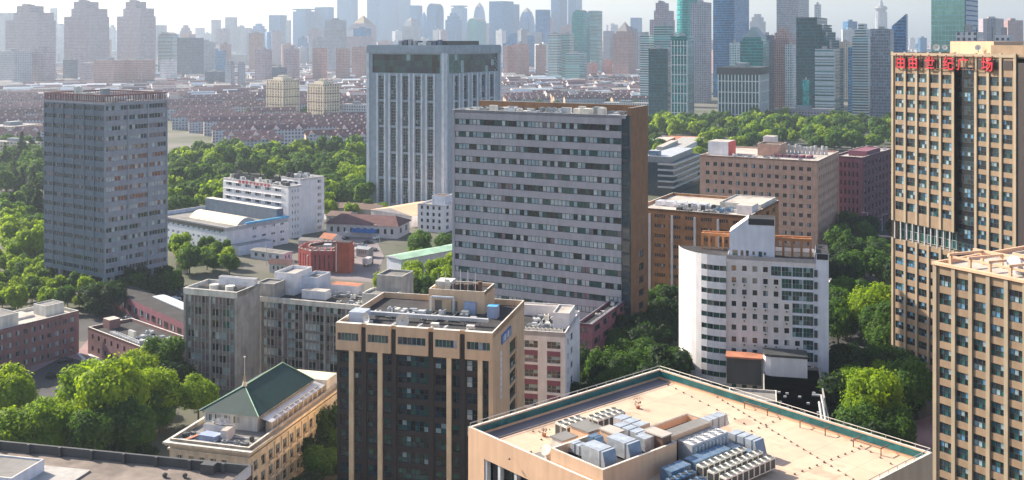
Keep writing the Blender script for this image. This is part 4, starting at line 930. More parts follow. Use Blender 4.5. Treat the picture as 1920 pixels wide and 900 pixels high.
for i in range(10): g = MB(); y = .2 + i * .67; g.prism([(2.21, y), (2.5, y + .1), (2.5, y + .4), (2.21, y + .5)], .7, 2.3, 'metal_light'); g.build('louvre', t_)
for i in range(5):
    for j in range(2): g = MB(); g.tube((.6 + j * 1.0, .8 + i * 1.3, 2.6), (.6 + j * 1.0, .8 + i * 1.3, 2.72), .4, 'ac_white', n=12, cap=False); g.tube((.6 + j * 1.0, .8 + i * 1.3, 2.602), (.6 + j * 1.0, .8 + i * 1.3, 2.66), .36, 'metal_grey', n=12); g.build('fan', t_)
# cowl at the front of the deck wall, small plants and posts on the roof
t_ = thing('exhaust_cowl', 'pale curved exhaust cowl standing against the peach deck wall at the bottom', 'vent', B.world(13.6, 1.6, zr), -B.a)
g = MB(); g.tube((0, 0, 0), (0, 0, 1.8), .55, 'parapet_pale', n=14); g.tube((0, 0, 1.8), (.1, -.7, 2.3), .55, 'parapet_pale', .7, n=14); g.build('pipe', t_)
g = MB(); g.box(-2.6, -.7, -1.0, .8, 0, .9, 'roof_grey'); g.build('base', t_)
for (px_, py_) in ((1020, 818), (1196, 766)):
    q = lp(px_, py_, zr); t_ = thing('potted_shrub', 'small dark potted shrub on the tan roof ' + ('left of the plant deck' if px_ < 1100 else 'behind the light well'), 'plant', B.world(q[0], q[1], zr), rnd.random() * 6, 'potted shrubs on the hall roof')
    g = MB(); g.tube((0, 0, 0), (0, 0, .35), .25, 'terra', .3, n=10); g.build('pot', t_); g = MB()
    for i in range(60):
        v = Vector((rnd.gauss(0, .28), rnd.gauss(0, .28), .75 + rnd.gauss(0, .3))); e = [Vector((rnd.uniform(-.16, .16), rnd.uniform(-.16, .16), rnd.uniform(-.16, .16))) for _ in range(3)]
        g.face([v + e_ for e_ in e], 'bark' if i < 12 else 'ground')
    g.build('foliage', t_)

# 13 cream building with the green hipped roof
B = Bld('clubhouse', 'cream classical building with a dark green hipped roof and a slim finial', 'building', 318, 467, 628, 212, 16, dep=42)
zt = ZT(848, 212); W, D = B.W, B.dep; b = MB(); o, d, U = B.face('f'); fh = 3.3
xs = [(1.6 + i * 2.55, 3.0 + i * 2.55) for i in range(5)]; rw = [(zt - 1.6 - (i + 1) * fh + .5, zt - 1.6 - (i + 1) * fh + 2.7) for i in range(3)][::-1]
grid_wall(b, o, d, xs, rw, U, 0, zt, 'cream', .45)
for za, zb in rw:
    for a, c in xs: B.window(o, d, a, za, win_mesh(c - a, zb - za, 3, 2, 'warm', 'frame_white', .07), 'window', -.39, 5)
    for a, c in xs: 
        g = MB(); g.box(a - .1, c + .1, -.5, -.02, za - .35, za + .25, 'cream_dk'); g.build('balcony', B.o)
o, d, U = B.face('r'); xs = []; k_ = 13
for i in range(k_): p = 1.2 + i * (U - 2.4) / k_; xs.append((p + .6, p + .6 + 1.75))
rw2 = [(zt - 2.0 - (i + 1) * fh + .6, zt - 2.0 - (i + 1) * fh + 2.75) for i in range(3)][::-1]
grid_wall(b, o, d, xs, rw2, U, 0, zt, 'cream', .3)
for za, zb in rw2:
    for i, (a, c) in enumerate(xs):
        B.window(o, d, a, za, win_mesh(c - a, zb - za, 2, 2, 'dark', 'cream_dk', .07), 'window', -.24, 5)
        if 2 <= i <= 8: g = MB(); g.box(W + .02, W + .5, a - .1, c + .1, za - .5, za + .1, 'cream', 'cream_dk'); g.build('balcony', B.o)
fins(b, o, d, [(xs[i][1] + xs[i + 1][0]) / 2 for i in range(2, 9)], .35, .25, 1, zt - 1.2, 'cream')
for k in 'lb': plain(b, *B.face(k), 0, zt, 'cream')
b.build('wall', B.o)
g = MB()
for (e, z_, h_) in ((.35, zt - 1.3, .35), (.7, zt - .35, .34), (1.0, zt, .4)):
    g.box(-e, W + e, -e, -.01, z_, z_ + h_, 'cream', 'parapet_pale'); g.box(W + .01, W + e, 0, D, z_, z_ + h_, 'cream', 'amber_pale'); g.box(-e, -.01, 0, D, z_, z_ + h_, 'cream', 'parapet_pale')
g.build('cornice', B.o)
roof_par(B, 0, W, 0, D, zt + .9, .9, .4, 'cream_dk', 'roof_grey', 'parapet_pale')
hx0, hx1, hy0, hy1 = .8, W - 3.2, 9.5, D - 7; zb_ = zt + 3.4
g = MB(); g.box(hx0 + .8, hx1 - .8, hy0 + .8, hy1 - .8, zt, zb_ - .01, 'parapet_pale'); ap = g.build('attic_storey', B.o)
for i in range(4): link(win_mesh(1.5, 1.5, 4, 1, 'warm', 'frame_white', .07), 'window', ap, (hx0 + 1.1 + i * 2.2, hy0 + .73, zt + 1.3))
for i in range(9):
    w0 = link(win_mesh(1.9, 1.5, 3, 1, 'dark', 'frame_white', .09), 'window', ap, (hx1 + 1.72, hy0 + 3 + i * 2.4, zt + 1.2), R(90))
zr_ = zb_ + 3.9; cx0 = (hx0 + hx1) / 2
g = MB(); ra, rb_ = (cx0, hy0 + (hx1 - hx0) * .46, zr_), (cx0, hy1 - 2, zr_)
g.face([(hx0, hy0, zb_), (hx1, hy0, zb_), ra], 'green_roof'); g.face([(hx1, hy0, zb_), (hx1, hy1, zb_), rb_, ra], 'green_roof')
g.face([(hx1, hy1, zb_), (hx0, hy1, zb_), rb_], 'green_roof'); g.face([(hx0, hy1, zb_), (hx0, hy0, zb_), ra, rb_], 'green_roof'); g.face([(hx0, hy0, zb_), (hx0, hy1, zb_), (hx1, hy1, zb_), (hx1, hy0, zb_)], 'cream_dk')
rf = g.build('roof', B.o)
g = MB()
for p_, q_ in (((hx0, hy0, zb_), ra), ((hx1, hy0, zb_), ra), (ra, rb_), ((hx1, hy1, zb_), rb_)): g.tube((p_[0], p_[1], p_[2] + .08), (q_[0], q_[1], q_[2] + .08), .11, 'green_pale', n=6)
g.build('ridge', rf)
g = MB(); g.tube(ra, (ra[0], ra[1], zr_ + .9), .55, 'cream', .35, n=10); g.tube((ra[0], ra[1], zr_ + .9), (ra[0], ra[1], zr_ + 2.6), .3, 'amber_pale', .12, n=8); g.tube((ra[0], ra[1], zr_ + 2.6), (ra[0], ra[1], zr_ + 6), .1, 'parapet_pale', .06, n=6); g.tube((ra[0], ra[1], zr_ + 6), (ra[0], ra[1], zr_ + 6.35), .2, 'parapet_pale', n=8); g.build('finial', rf)
g = MB(); g.face([(hx1 - .3, hy0 + 1, zb_ - .6), (W - .7, hy0 + 1, zb_ - 1.2), (W - .7, hy1 + 2, zb_ - 1.2), (hx1 - .3, hy1 + 2, zb_ - .6)], 'metal_light')
g.box(hx1 + .9, hx1 + 1.7, hy0 + 1.3, hy1 + 1.6, zt, zb_ - 1.3, 'cream_dk')
for i in range(12): y = hy0 + 1.2 + i * (hy1 - hy0) / 11; g.box(W - .95, W - .75, y, y + .2, zt, zb_ - 1.22, 'frame_white')
g.build('glazed_lean_to', B.o)
g = MB(); g.box(W * .3, W - .6, D - 6, D - .5, zt, zt + 3.2, 'parapet_pale', 'cream'); g.build('rear_hut', B.o)
hut(B, 3.8, 10.5, 6.4, 7.6, zt, 2.0, 'white_warm', 'roof_grey', 0, wins=0); hut(B, 9.5, 10.9, 3.6, 6.2, zt, 2.2, 'white_warm', 'roof_pale', 0, wins=0)
for (x, y, r_) in ((5.6, 7.0, .55), (6.8, 7.2, .5), (7.8, 6.9, .85), (8.8, 7.2, .6), (6.2, 6.8, .4)):
    g = dish_mb(r_); g.tube((0, .3, -.9), (0, .3, 0), .07, 'metal_dark', n=5); g.build('satellite_dish', B.o, (x, y, zt + 2.8), rnd.uniform(-.7, .7))
g = MB(); g.prism([(5, 2.5), (9, 2.2), (9.4, 4.6), (5.4, 5)], zt, zt + 1.3, 'tarp_blue'); g.build('covered_plant', B.o)
g = MB(); g.bar((2.6, 1.6, zt + .35), (4.6, 3.4, zt + .9), .9, 'terra', .12); g.build('loose_panel', B.o)
clutter(B, 1, W - 1.5, 1, 6, zt, 12, .5, 1.5, 1.1, mats=('metal_dark', 'ac_white', 'metal_grey')); B.finish()

# 14 dark flat roof at the bottom left
B = Bld('flat_roofed_building', 'low building with a dark edged flat roof cut by the lower left edge', 'building', -60, 452, None, 184, 13, dep=4)
z14 = ZT(890, 184)
b = MB(); W = B.W; b.box(0, W, -40, 3.8, 0, z14 - 1.6, 'brown_dk', 'roof_brown'); b.build('wall', B.o)
g = MB(); g.box(0, W, 3.81, 4.3, z14 - 5, z14, 'metal_dark'); g.box(W - .5, W, -40, 3.8, z14 - 1.6, z14, 'white_cool', 'metal_dark'); g.box(W - 9, W - 6.5, 2.2, 3.8, z14 - 1.6, z14 + .1, 'metal_dark')
g.build('parapet', B.o)
for i in range(8): g = MB(); x = W * (.06 + .12 * i); g.box(x, x + .5, 3.2, 3.8, z14 - 1.6, z14 + .12, 'metal_dark'); g.build('parapet_pier', B.o)
g = MB(); g.box(2, W * .48, -14, -1.2, z14 - 1.59, z14 - 1.3, 'concrete'); g.build('roof_slab', B.o)
hut(B, W * .12, W * .34, -12, -3.5, z14 - 1.6, 2.2, 'white_cool', 'roof_grey', .25, wins=0)
clutter(B, W * .5, W - 2, -12, 1, z14 - 1.6, 7, .3, .7, .8, mats=('metal_dark',), pipes=0)
Bld.FOOT.append((B.world(0, -40).xy, Vector((math.cos(B.a), -math.sin(B.a))), Vector((math.sin(B.a), math.cos(B.a))), W, 44))

# 15 plum brick office, left edge
E = AT(148, 322); aa = 33.0; Ld = 52; n0 = Vector((math.sin(R(aa)), math.cos(R(aa)))); s0 = E.xy - n0 * Ld; xx0 = CX + s0.x / s0.y * F
B = Bld('brick_school', 'plum brick school wing with pale roof terraces facing the parking court, left edge', 'school', xx0 - 60, xx0, None, s0.y, aa, W=16, dep=Ld)
zt = ZT(582, 322); b = MB(); o, d, U = B.face('r'); n = 4; fh = (zt - 1) / n; rw = rowsz(0, fh, n, .95, 1.4); xs = cols(U, 20, .55, 1)
grid_wall(b, o, d, xs, rw, U, 0, zt, 'brick', .25); add_wins(B, o, d, xs, rw, .25, nx=2, pal='slate', frame='frame_grey')
for k in 'flb': plain(b, *B.face(k), 0, zt, 'brick')
b.build('wall', B.o); roof_par(B, 0, B.W, 0, B.dep, zt + .02, .9, .4, 'parapet_pale', 'roof_pale')
hut(B, 2, 13, Ld * .52, Ld * .66, zt - .9, 3.4, 'parapet_pale', 'roof_grey', .3, wins=0); hut(B, 5, 11, Ld * .85, Ld * .97, zt - .9, 2.8, 'parapet_pale', 'roof_grey', .3, wins=0)
hut(B, 1, 8, Ld * .7, Ld * .82, zt - .9, .6, 'white_warm', 'roof_pale', 0, wins=0); clutter(B, 8, 15, 8, Ld * .5, zt - .9, 8, .7, 1.8, 1.2); B.finish()
# 16 low brick block
B = Bld('brick_annex', 'low plum brick annex with a black roof beside the old grey block', 'annex', 165, 268, 352, 300, 42)
zt = ZT(652, 300); b = MB(); 
for k in 'fr':
    o, d, U = B.face(k); rw = rowsz(.3, 3.6, 2, 1.0, 1.5); xs = cols(U, 8 if k == 'f' else 7, .3, 1); grid_wall(b, o, d, xs, rw, U, 0, zt, 'brick', .25); add_wins(B, o, d, xs, rw, .25, nx=2, pal='slate2')
for k in 'lb': plain(b, *B.face(k), 0, zt, 'brick')
b.build('wall', B.o); roof_par(B, 0, B.W, 0, B.dep, zt + .02, .8, .4, 'brick', 'roof_dark', 'parapet_pale')
hut(B, 1, 5, B.dep * .3, B.dep * .55, zt - .8, 2.8, 'brick', 'roof_pale', 0, wins=0); hut(B, B.W * .5, B.W * .6, B.dep * .3, B.dep * .36, zt - .8, 2, 'ac_white', 'metal_light', 0, name='rooftop_unit', wins=0)
g = MB(); g.tube((B.W * .85, 2.5, zt - .8), (B.W * .85, 2.5, zt + .8), .9, 'metal_light', n=12); g.build('drum_vent', B.o)
for i in range(12): g = MB(); x = B.W * (.3 + .045 * i); g.box(x, x + .5, 1.8, 3.6, zt - .8, zt - .1, 'metal_light'); g.build('roof_vent', B.o)
clutter(B, B.W * .5, B.W - 2, 5, B.dep - 3, zt - .8, 8, .6, 1.8, 1.2); B.finish()
B = Bld('shop_row', 'long low building with a dark red front and white canopy behind the brick annex', 'shop', 205, 345, 352, 335, 48, dep=9)
g = MB(); g.box(0, B.W, 0, B.dep, 0, 5.5, 'plum', 'roof_dark'); g.build('wall', B.o); g = MB(); g.box(B.W * .35, B.W * .8, B.dep * .75, B.dep + 2, 5.6, 5.9, 'stripe_pale'); g.build('canopy', B.o)
xs = cols(B.W, 12, .5, 1); add_wins(B, *B.face('f')[:2], xs, [(1.5, 3.5)], -.08, nx=2, pal='dark'); B.finish()

# 17 white factory complex
B = Bld('factory_hall', 'low white factory hall with a pale curved rooflight and blue parapet edge', 'factory', 280, 425, 541, 468, 39)
zt = ZT(427, 468); b = MB()
for k, nn in (('f', 14), ('r', 6)):
    o, d, U = B.face(k); fh = (zt - 1) / 3; rw = rowsz(.5, fh, 3, 1.2, 1.1); xs = cols(U, nn, .42, 2, 3 if k == 'f' else 1)
    if k == 'r': xs = xs[2:]
    grid_wall(b, o, d, xs, rw, U, 0, zt, 'white_cool' if k == 'f' else 'white', .25); add_wins(B, o, d, xs, rw, .25, nx=4, pal='slate', frame='white_cool')
for k in 'lb': plain(b, *B.face(k), 0, zt, 'white_cool')
b.build('wall', B.o); W, D = B.W, B.dep
roof_par(B, 0, W, 0, D, zt + .02, 1.8, .5, 'white_cool', 'roof_grey', 'roof_pale')
g = MB(); g.box(W - .6, W + .25, D * .3, D + .2, zt + .05, zt + .9, 'sky_blue'); g.box(W * .7, W - .62, D - 1.5, D - .2, zt - 1.7, zt + .8, 'sky_blue'); g.build('parapet_cap', B.o)
g = MB(); K = 8; y0, y1 = D * .34, D * .66; x0, x1 = W * .25, W * .86
for i in range(K):
    t0, t1 = i / K, (i + 1) / K; za, zb = zt - 1.8 + 3.2 * math.sin(t0 * math.pi) ** .8, zt - 1.8 + 3.2 * math.sin(t1 * math.pi) ** .8
    ya, yb = y0 + (y1 - y0) * t0, y0 + (y1 - y0) * t1; g.face([(x0, ya, za), (x1, ya, za), (x1, yb, zb), (x0, yb, zb)], 'cream'); g.face([(x1, ya, zt - 1.8), (x1, yb, zt - 1.8), (x1, yb, zb), (x1, ya, za)], 'slate_lite'); g.face([(x0, yb, zt - 1.8), (x0, ya, zt - 1.8), (x0, ya, za), (x0, yb, zb)], 'slate_lite')
g.build('rooflight', B.o)
g = MB(); g.box(2, W * .95, D - 4.5, D - .6, zt - 1.8, zt + 4.2, 'slate_wall', 'parapet_pale'); g.build('rear_wing', B.o)
g = MB(); g.box(W + .01, W + 6, 2, D * .6, 0, 4.2, 'white_cool', 'metal_grey'); g.build('loading_bay', B.o)
g = MB(); g.box(0, W - 2.5, -.3, -.01, zt - 2.0, zt - .6, 'metal_dark'); g.build('fascia_panel', B.o); B.finish()
for (nm, lb_, xl, xc, xr, D_, a_, yt, dep_, wf, wr) in (('hospital_block', 'white block with red characters on its roof edge above the factory hall', 418, 541, 566, 505, 39, 350, None, 6, 0), ('hospital_tower', 'taller plain white block with a column of small windows at its right edge', 527, 563, 608, 515, 39, 336, None, 3, 1)):
    B = Bld(nm, lb_, 'hospital', xl, xc, xr, D_, a_); zt = ZT(yt, D_); n = 7 if wr == 0 else 8; fh = (zt - 1) / n; b = MB(); rw = rowsz(.2, fh, n, 1.1, 1.5)
    o, d, U = B.face('f'); xs = cols(U, wf, .6, 1, 4 if wr == 0 else 1); grid_wall(b, o, d, xs, rw, U, 0, zt, 'white', .25); add_wins(B, o, d, xs, rw, .25, nx=3, pal='slate', frame='white')
    for (za, zb) in rw: hband(b, o, d, U - 5, [zb + .05], .12, .35, 'white', 1)
    o, d, U = B.face('r'); xs = [(U * .72, U * .88)] if wr else cols(U, 3, .3, 1.5); grid_wall(b, o, d, xs, rw, U, 0, zt, 'white', .25); add_wins(B, o, d, xs, rw, .25, nx=2, pal='slate', frame='frame_grey')
    for k in 'lb': plain(b, *B.face(k), 0, zt, 'white_cool')
    b.build('wall', B.o); roof_par(B, 0, B.W, 0, B.dep, zt + .02, .8, .4, 'white', 'roof_grey', 'white_warm')
    clutter(B, 1.5, B.W - 2, 1.5, B.dep - 1.5, zt - .8, 16, .8, 3, 3.2, mats=('ac_white', 'metal_dark', 'metal_grey', 'metal_light'))
    if wr == 0:
        g = MB()
        for i in range(9):
            x = B.W * (.26 + .055 * i) ; z_ = zt - 1.5
            for (q0, q1, r0, r1) in ((0, 1.5, 1.3, 1.5), (.65, .85, 0, 1.3), (0, .2, .1, 1.2), (1.3, 1.5, .1, 1.2), (.2, 1.3, .6, .78)): 
                if rnd.random() < .85: g.box(x + q0, x + q1, -.35, -.15, z_ + r0, z_ + r1, 'sign_red')
        g.build('sign_lettering', B.o)
    B.finish()
# 18 red octagonal building
p = AT(606, 436); t_ = thing('octagonal_building', 'red eight sided building with a dark sunken roof ringed by pale beams', 'building', (p.x, p.y + 8, 0), 0)
z8 = ZT(468, 436); r8 = 11.8; oc = lambda r: [(r * math.cos(R(22.5 + 45 * i)), r * math.sin(R(22.5 + 45 * i))) for i in range(8)]
g = MB(); P8 = oc(r8)
for i in range(8):
    a, c = P8[i], P8[(i + 1) % 8]; L_ = math.dist(a, c); dd = ((c[0] - a[0]) / L_, (c[1] - a[1]) / L_); grid_wall(g, a, dd, cols(L_, 4, .3, .8), [(1.2, z8 - 1.6)], L_, 0, z8, 'brick_red' if i != 7 else 'brick_or', .5)
    for (u0_, u1_) in cols(L_, 4, .3, .8): nn_ = (dd[1], -dd[0]); link(win_mesh(u1_ - u0_, z8 - 2.8, 1, 4, 'slate2', 'plum', .1), 'window_strip', t_, (a[0] + dd[0] * u0_ - nn_[0] * .44, a[1] + dd[1] * u0_ - nn_[1] * .44, 1.2), math.atan2(dd[1], dd[0]))
g.build('wall', t_); g = MB(); g.prism(oc(r8 - .6), z8 - 1.4, z8 - 1.2, 'roof_dark'); g.build('roof', t_)
for i in range(8):
    for rr, z_ in ((r8 - .3, z8 + .05), (r8 * .66, z8 + .35)): P9 = oc(rr); a, c = P9[i], P9[(i + 1) % 8]; g = MB(); g.bar((*a, z_), (*c, z_), .5, 'parapet_pale', .35); g.build('ring_beam', t_)
for i in range(26):
    an = R(i * 360 / 26); g = MB(); g.bar((r8 * .62 * math.cos(an), r8 * .62 * math.sin(an), z8 + .75), (r8 * 1.0 * math.cos(an), r8 * 1.0 * math.sin(an), z8 + .3), .25, 'brick_red'); g.build('pergola_beam', t_)
g = MB(); g.box(-1, 2.2, -2, 1, z8 - 1.2, z8 + .8, 'metal_light'); g.build('rooftop_unit', t_)
Bld.FOOT.append((Vector((p.x - 12, p.y - 4)), Vector((1, 0)), Vector((0, 1)), 24, 24))
B = Bld('red_block', 'orange red flat roofed block attached right of the red octagon', 'building', 628, 655, 662, 431, 12); zq = ZT(455, 431); g = MB(); g.box(0, B.W, 0, B.dep, 0, zq, 'brick_or', 'roof_dark'); g.build('wall', B.o)
g = MB(); g.box(.4, .8, -.15, -.01, .5, zq - .5, 'white_warm'); g.build('drain_pipe', B.o)
# 19 small low buildings in the middle
def gable(name, label, xl, xc, xr, D_, a_, zh, zridge, wm, rm, dep=None, along='x', wins=0, hip=0, cat='building', ov=.5, W=None):
    B = Bld(name, label, cat, xl, xc, xr, D_, a_, W=W, dep=dep); W, D = B.W, B.dep; b = MB(); rw = [(zh * .35, zh * .75)]
    for k in 'fr':
        o, d, U = B.face(k); xs = cols(U, wins if k == 'f' else 2, .4, 1) if wins else []; grid_wall(b, o, d, xs, rw if xs else [], U, 0, zh, wm, .2)
        if xs: add_wins(B, o, d, xs, rw, .2, nx=2, pal='dark')
    for k in 'lb': plain(b, *B.face(k), 0, zh, wm)
    r = MB(); e = ov
    if along == 'x':
        p0, p1 = (hip - e, D / 2, zridge), (W - hip + e, D / 2, zridge); r.face([(-e, -e, zh), (W + e, -e, zh), p1, p0], rm); r.face([(W + e, D + e, zh), (-e, D + e, zh), p0, p1], rm)
        r.face([(-e, D + e, zh), (-e, -e, zh), p0], rm if hip else wm); r.face([(W + e, -e, zh), (W + e, D + e, zh), p1], rm if hip else wm)
    else:
        p0, p1 = (W / 2, hip - e, zridge), (W / 2, D - hip + e, zridge); r.face([(-e, D + e, zh), (-e, -e, zh), p0, p1], rm); r.face([(W + e, -e, zh), (W + e, D + e, zh), p1, p0], rm)
        r.face([(-e, -e, zh), (W + e, -e, zh), p0], rm if hip else wm); r.face([(W + e, D + e, zh), (-e, D + e, zh), p1], rm if hip else wm)
    r.face([(-e, -e, zh - .01), (-e, D + e, zh - .01), (W + e, D + e, zh - .01), (W + e, -e, zh - .01)], 'metal_dark')
    b.build('wall', B.o); r.build('roof', B.o); B.finish(); return B
Bm = gable('station_house', 'white walled low building under a wide dark maroon hipped roof', 612, 745, 768, 505, 14, 6.0, 9.5, 'white_warm', 'maroon_roof', wins=10, hip=5, ov=1)
g = MB(); g.box(Bm.W * .38, Bm.W * .72, -2.2, -.05, 2.6, 4.2, 'blue_sign'); g.build('blue_canopy', Bm.o)
gable('warehouse', 'broad warehouse with a pink ribbed low roof behind the maroon roofed house', 690, 772, 800, 535, 40, 6, 8.5, 'white_warm', 'peach', W=30, dep=34, along='y')
gable('shed', 'long grey shed with a weathered brown roof beside the pink warehouse', 610, 700, None, 560, 20, 5, 7, 'concrete', 'brown_dk', dep=12)
gable('green_roofed_shed', 'long narrow shed under a pale green roof running away between trees', 705, 752, 762, 420, 45, 8, 9.0, 'white_cool', 'green_pale', W=9, dep=64, along='y', ov=.6)
for q in [('tin_shed', 'low brown roofed shed just right of the hospital tower', 612, 650, 665, 545, 18, 4, 5.6, 'concrete', 'brown_dk'), ('tin_shed', 'flat pale roofed shed before the striped tower', 640, 700, 712, 575, 14, 4, 5, 'white_warm', 'roof_grey'),
          ('workshop', 'narrow workshop with a rust coloured roof by the yard', 600, 622, 640, 480, 30, 4.5, 6.5, 'white_warm', 'terra'), ('workshop', 'small grey workshop left of the pale green shed', 668, 690, 700, 462, 30, 3.5, 4.4, 'concrete', 'metal_grey'),
          ('garage', 'long low garage below the factory hall', 470, 530, 548, 452, 30, 3.6, 4.0, 'white_cool', 'roof_grey'), ('garage', 'low maroon roofed garage left of the red octagon', 505, 545, 552, 430, 20, 3.6, 5.4, 'white_warm', 'maroon_roof'),
          ('workshop', 'low white workshop between maroon roofed house and octagon', 560, 600, 610, 478, 16, 4, 5, 'white_warm', 'roof_grey'), ('guard_house', 'tiny red roofed guard house beside the slate tower', 330, 345, 352, 430, 30, 3.2, 4.6, 'white_warm', 'maroon_roof')]:
    gable(*q[:10], rm=q[10], dep=None if q[0] != 'tin_shed' else 12, wins=4)
B = Bld('villa_block', 'small white block with balconies beside the striped tower, partly behind the slab', 'apartment block', 783, 832, 900, 520, 24); zt = ZT(385, 520); b = MB(); rw = rowsz(.4, (zt - .8) / 4, 4, 1.1, 1.7)
for k in 'fr': o, d, U = B.face(k); xs = cols(U, 4 if k == 'f' else 6, .4, .8); grid_wall(b, o, d, xs, rw, U, 0, zt, 'white', .25); add_wins(B, o, d, xs, rw, .25, nx=2, pal='dark')
for k in 'lb': plain(b, *B.face(k), 0, zt, 'white')
b.build('wall', B.o); roof_par(B, 0, B.W, 0, B.dep, zt, .7, .3, 'white', 'roof_grey'); hut(B, B.W * .4, B.W * .9, 4, 12, zt - .7, 4.2, 'white_cool', 'brown_dk', .3, wins=3); B.finish()
# 20 white block with maroon window bays
B = Bld('clinic_block', 'white block with maroon window spandrels just right of the beige block', 'office building', 905, 1060, 1087, 258, 13)
zt = ZT(624, 258); b = MB(); o, d, U = B.face('f'); fh = 3.55; rw = [(zt - 2.4 - i * fh - 1.7, zt - 2.4 - i * fh) for i in range(6)][::-1]; u = lambda px: (px - 905) / 155 * U
xs = [(u(930), u(945)), (u(955), u(972)), (u(984), u(1009)), (u(1026), u(1051))]
grid_wall(b, o, d, xs, rw, U, 0, zt, 'white_warm', .3); add_wins(B, o, d, xs, rw, .3, nx=3, nz=2, pal='slate', frame='frame_grey')
for za, zb in rw[:-1]:
    for a, c in xs: b.box(a, c, -.03, .05, zb + .02 - .0, zb + 1.25, 'plum')
o, d, U = B.face('r'); xs = [(U * .15, U * .22), (U * .35, U * .5)]; grid_wall(b, o, d, xs, rw, U, 0, zt, 'white_cool', .25); add_wins(B, o, d, xs, rw, .25, nx=1, pal='curt')
for k in 'lb': plain(b, *B.face(k), 0, zt, 'white')
b.build('wall', B.o); roof_par(B, 0, B.W, 0, B.dep, zt + .02, 1.2, .3, 'white', 'roof_dark', 'white_warm'); zr = zt - 1.2
hut(B, B.W * .78, B.W - .35, B.dep * .35, B.dep * .75, zr, 3.6, 'white', 'roof_pale', .4, wins=1); hut(B, B.W * .2, B.W * .9, B.dep - 3, B.dep - .4, zr, 2.5, 'white_warm', 'roof_pale', .3, wins=0)
for i in range(9): g = MB(); x = B.W * .5 + i * 1.05; g.box(x, x + .9, 1.5, 2.4, zr + .3, zr + 1.5, 'ac_white'); g.tube((x + .45, 1.95, zr + 1.5), (x + .45, 1.95, zr + 1.6), .33, 'metal_dark', n=10); g.build('air_unit', B.o)
clutter(B, B.W * .45, B.W * .76, 4, B.dep - 4, zr, 14, .6, 1.8, 1.6); B.finish()
B = Bld('maroon_block', 'dark maroon block in shade tucked between the white clinic and the slab', 'office building', 1082, 1110, 1190, 300, 24)
zt = ZT(608, 300); b = MB(); rw = rowsz(0, 3.6, 4, 1, 1.7)
for k, nn in (('f', 2), ('r', 5)): o, d, U = B.face(k); xs = cols(U, nn, .6, .6); grid_wall(b, o, d, xs, rw, U, 0, zt, 'plum', .25); add_wins(B, o, d, xs, rw, .25, nx=3, pal='slate2')
for k in 'lb': plain(b, *B.face(k), 0, zt, 'plum')
b.build('wall', B.o); roof_par(B, 0, B.W, 0, B.dep, zt, .7, .3, 'plum', 'roof_dark', 'metal_grey'); clutter(B, 1, B.W - 1, 1, B.dep - 2, zt - .7, 6, .6, 1.5, 1.2); B.finish()
# 21 dark glass ribbed building and low roofs beyond the slab
B = Bld('glass_pavilion', 'dark glass building with pale curved ribs just right of the brown portal', 'pavilion', 1200, 1262, 1312, 640, 25); zt = ZT(306, 640)
g = MB(); g.box(0, B.W, 0, B.dep, 0, zt, 'g_navy', 'metal_dark'); g.build('wall', B.o)
for i in range(5):
    g = MB(); z_ = zt * (.25 + .17 * i); g.box(B.W * .55, B.W + .8, -.8, -.02, z_, z_ + 1, 'metal_light'); g.box(B.W + .02, B.W + .8, 0, B.dep, z_, z_ + 1, 'metal_light'); g.build('rib', B.o)
g = MB(); g.prism([(2, 2), (B.W - 2, 2), (B.W - 4, B.dep - 2), (4, B.dep - 2)], zt, zt + 3.5, 'metal_grey', 'metal_light'); g.build('roof', B.o)
hut(B, B.W * .2, B.W * .5, 4, 10, zt + 3.5, 3, 'galv_blue_or_shade', 'metal_light', 0, wins=0)
for (xl, xc, xr, D_, yt, cl, lb_) in ((1215, 1300, 1330, 900, 272, 'terra', 'low long building with a reddish roof before the towers'), (1225, 1270, 1320, 800, 283, 'concrete', 'low pale flat roofed building behind the glass pavilion'), (1215, 1260, 1290, 760, 299, 'white_warm', 'small white roofed shed left of the red topped laboratory')):
    B = Bld('low_building', lb_, 'building', xl, xc, xr, D_, 20); zt = ZT(yt, D_); g = MB(); g.box(0, B.W, 0, B.dep, 0, zt, 'white_warm', cl); g.build('wall', B.o); g = MB(); g.box(2, B.W * .4, 2, B.dep * .5, zt, zt + 2.5, cl, 'roof_pale'); g.build('roof_hut', B.o)

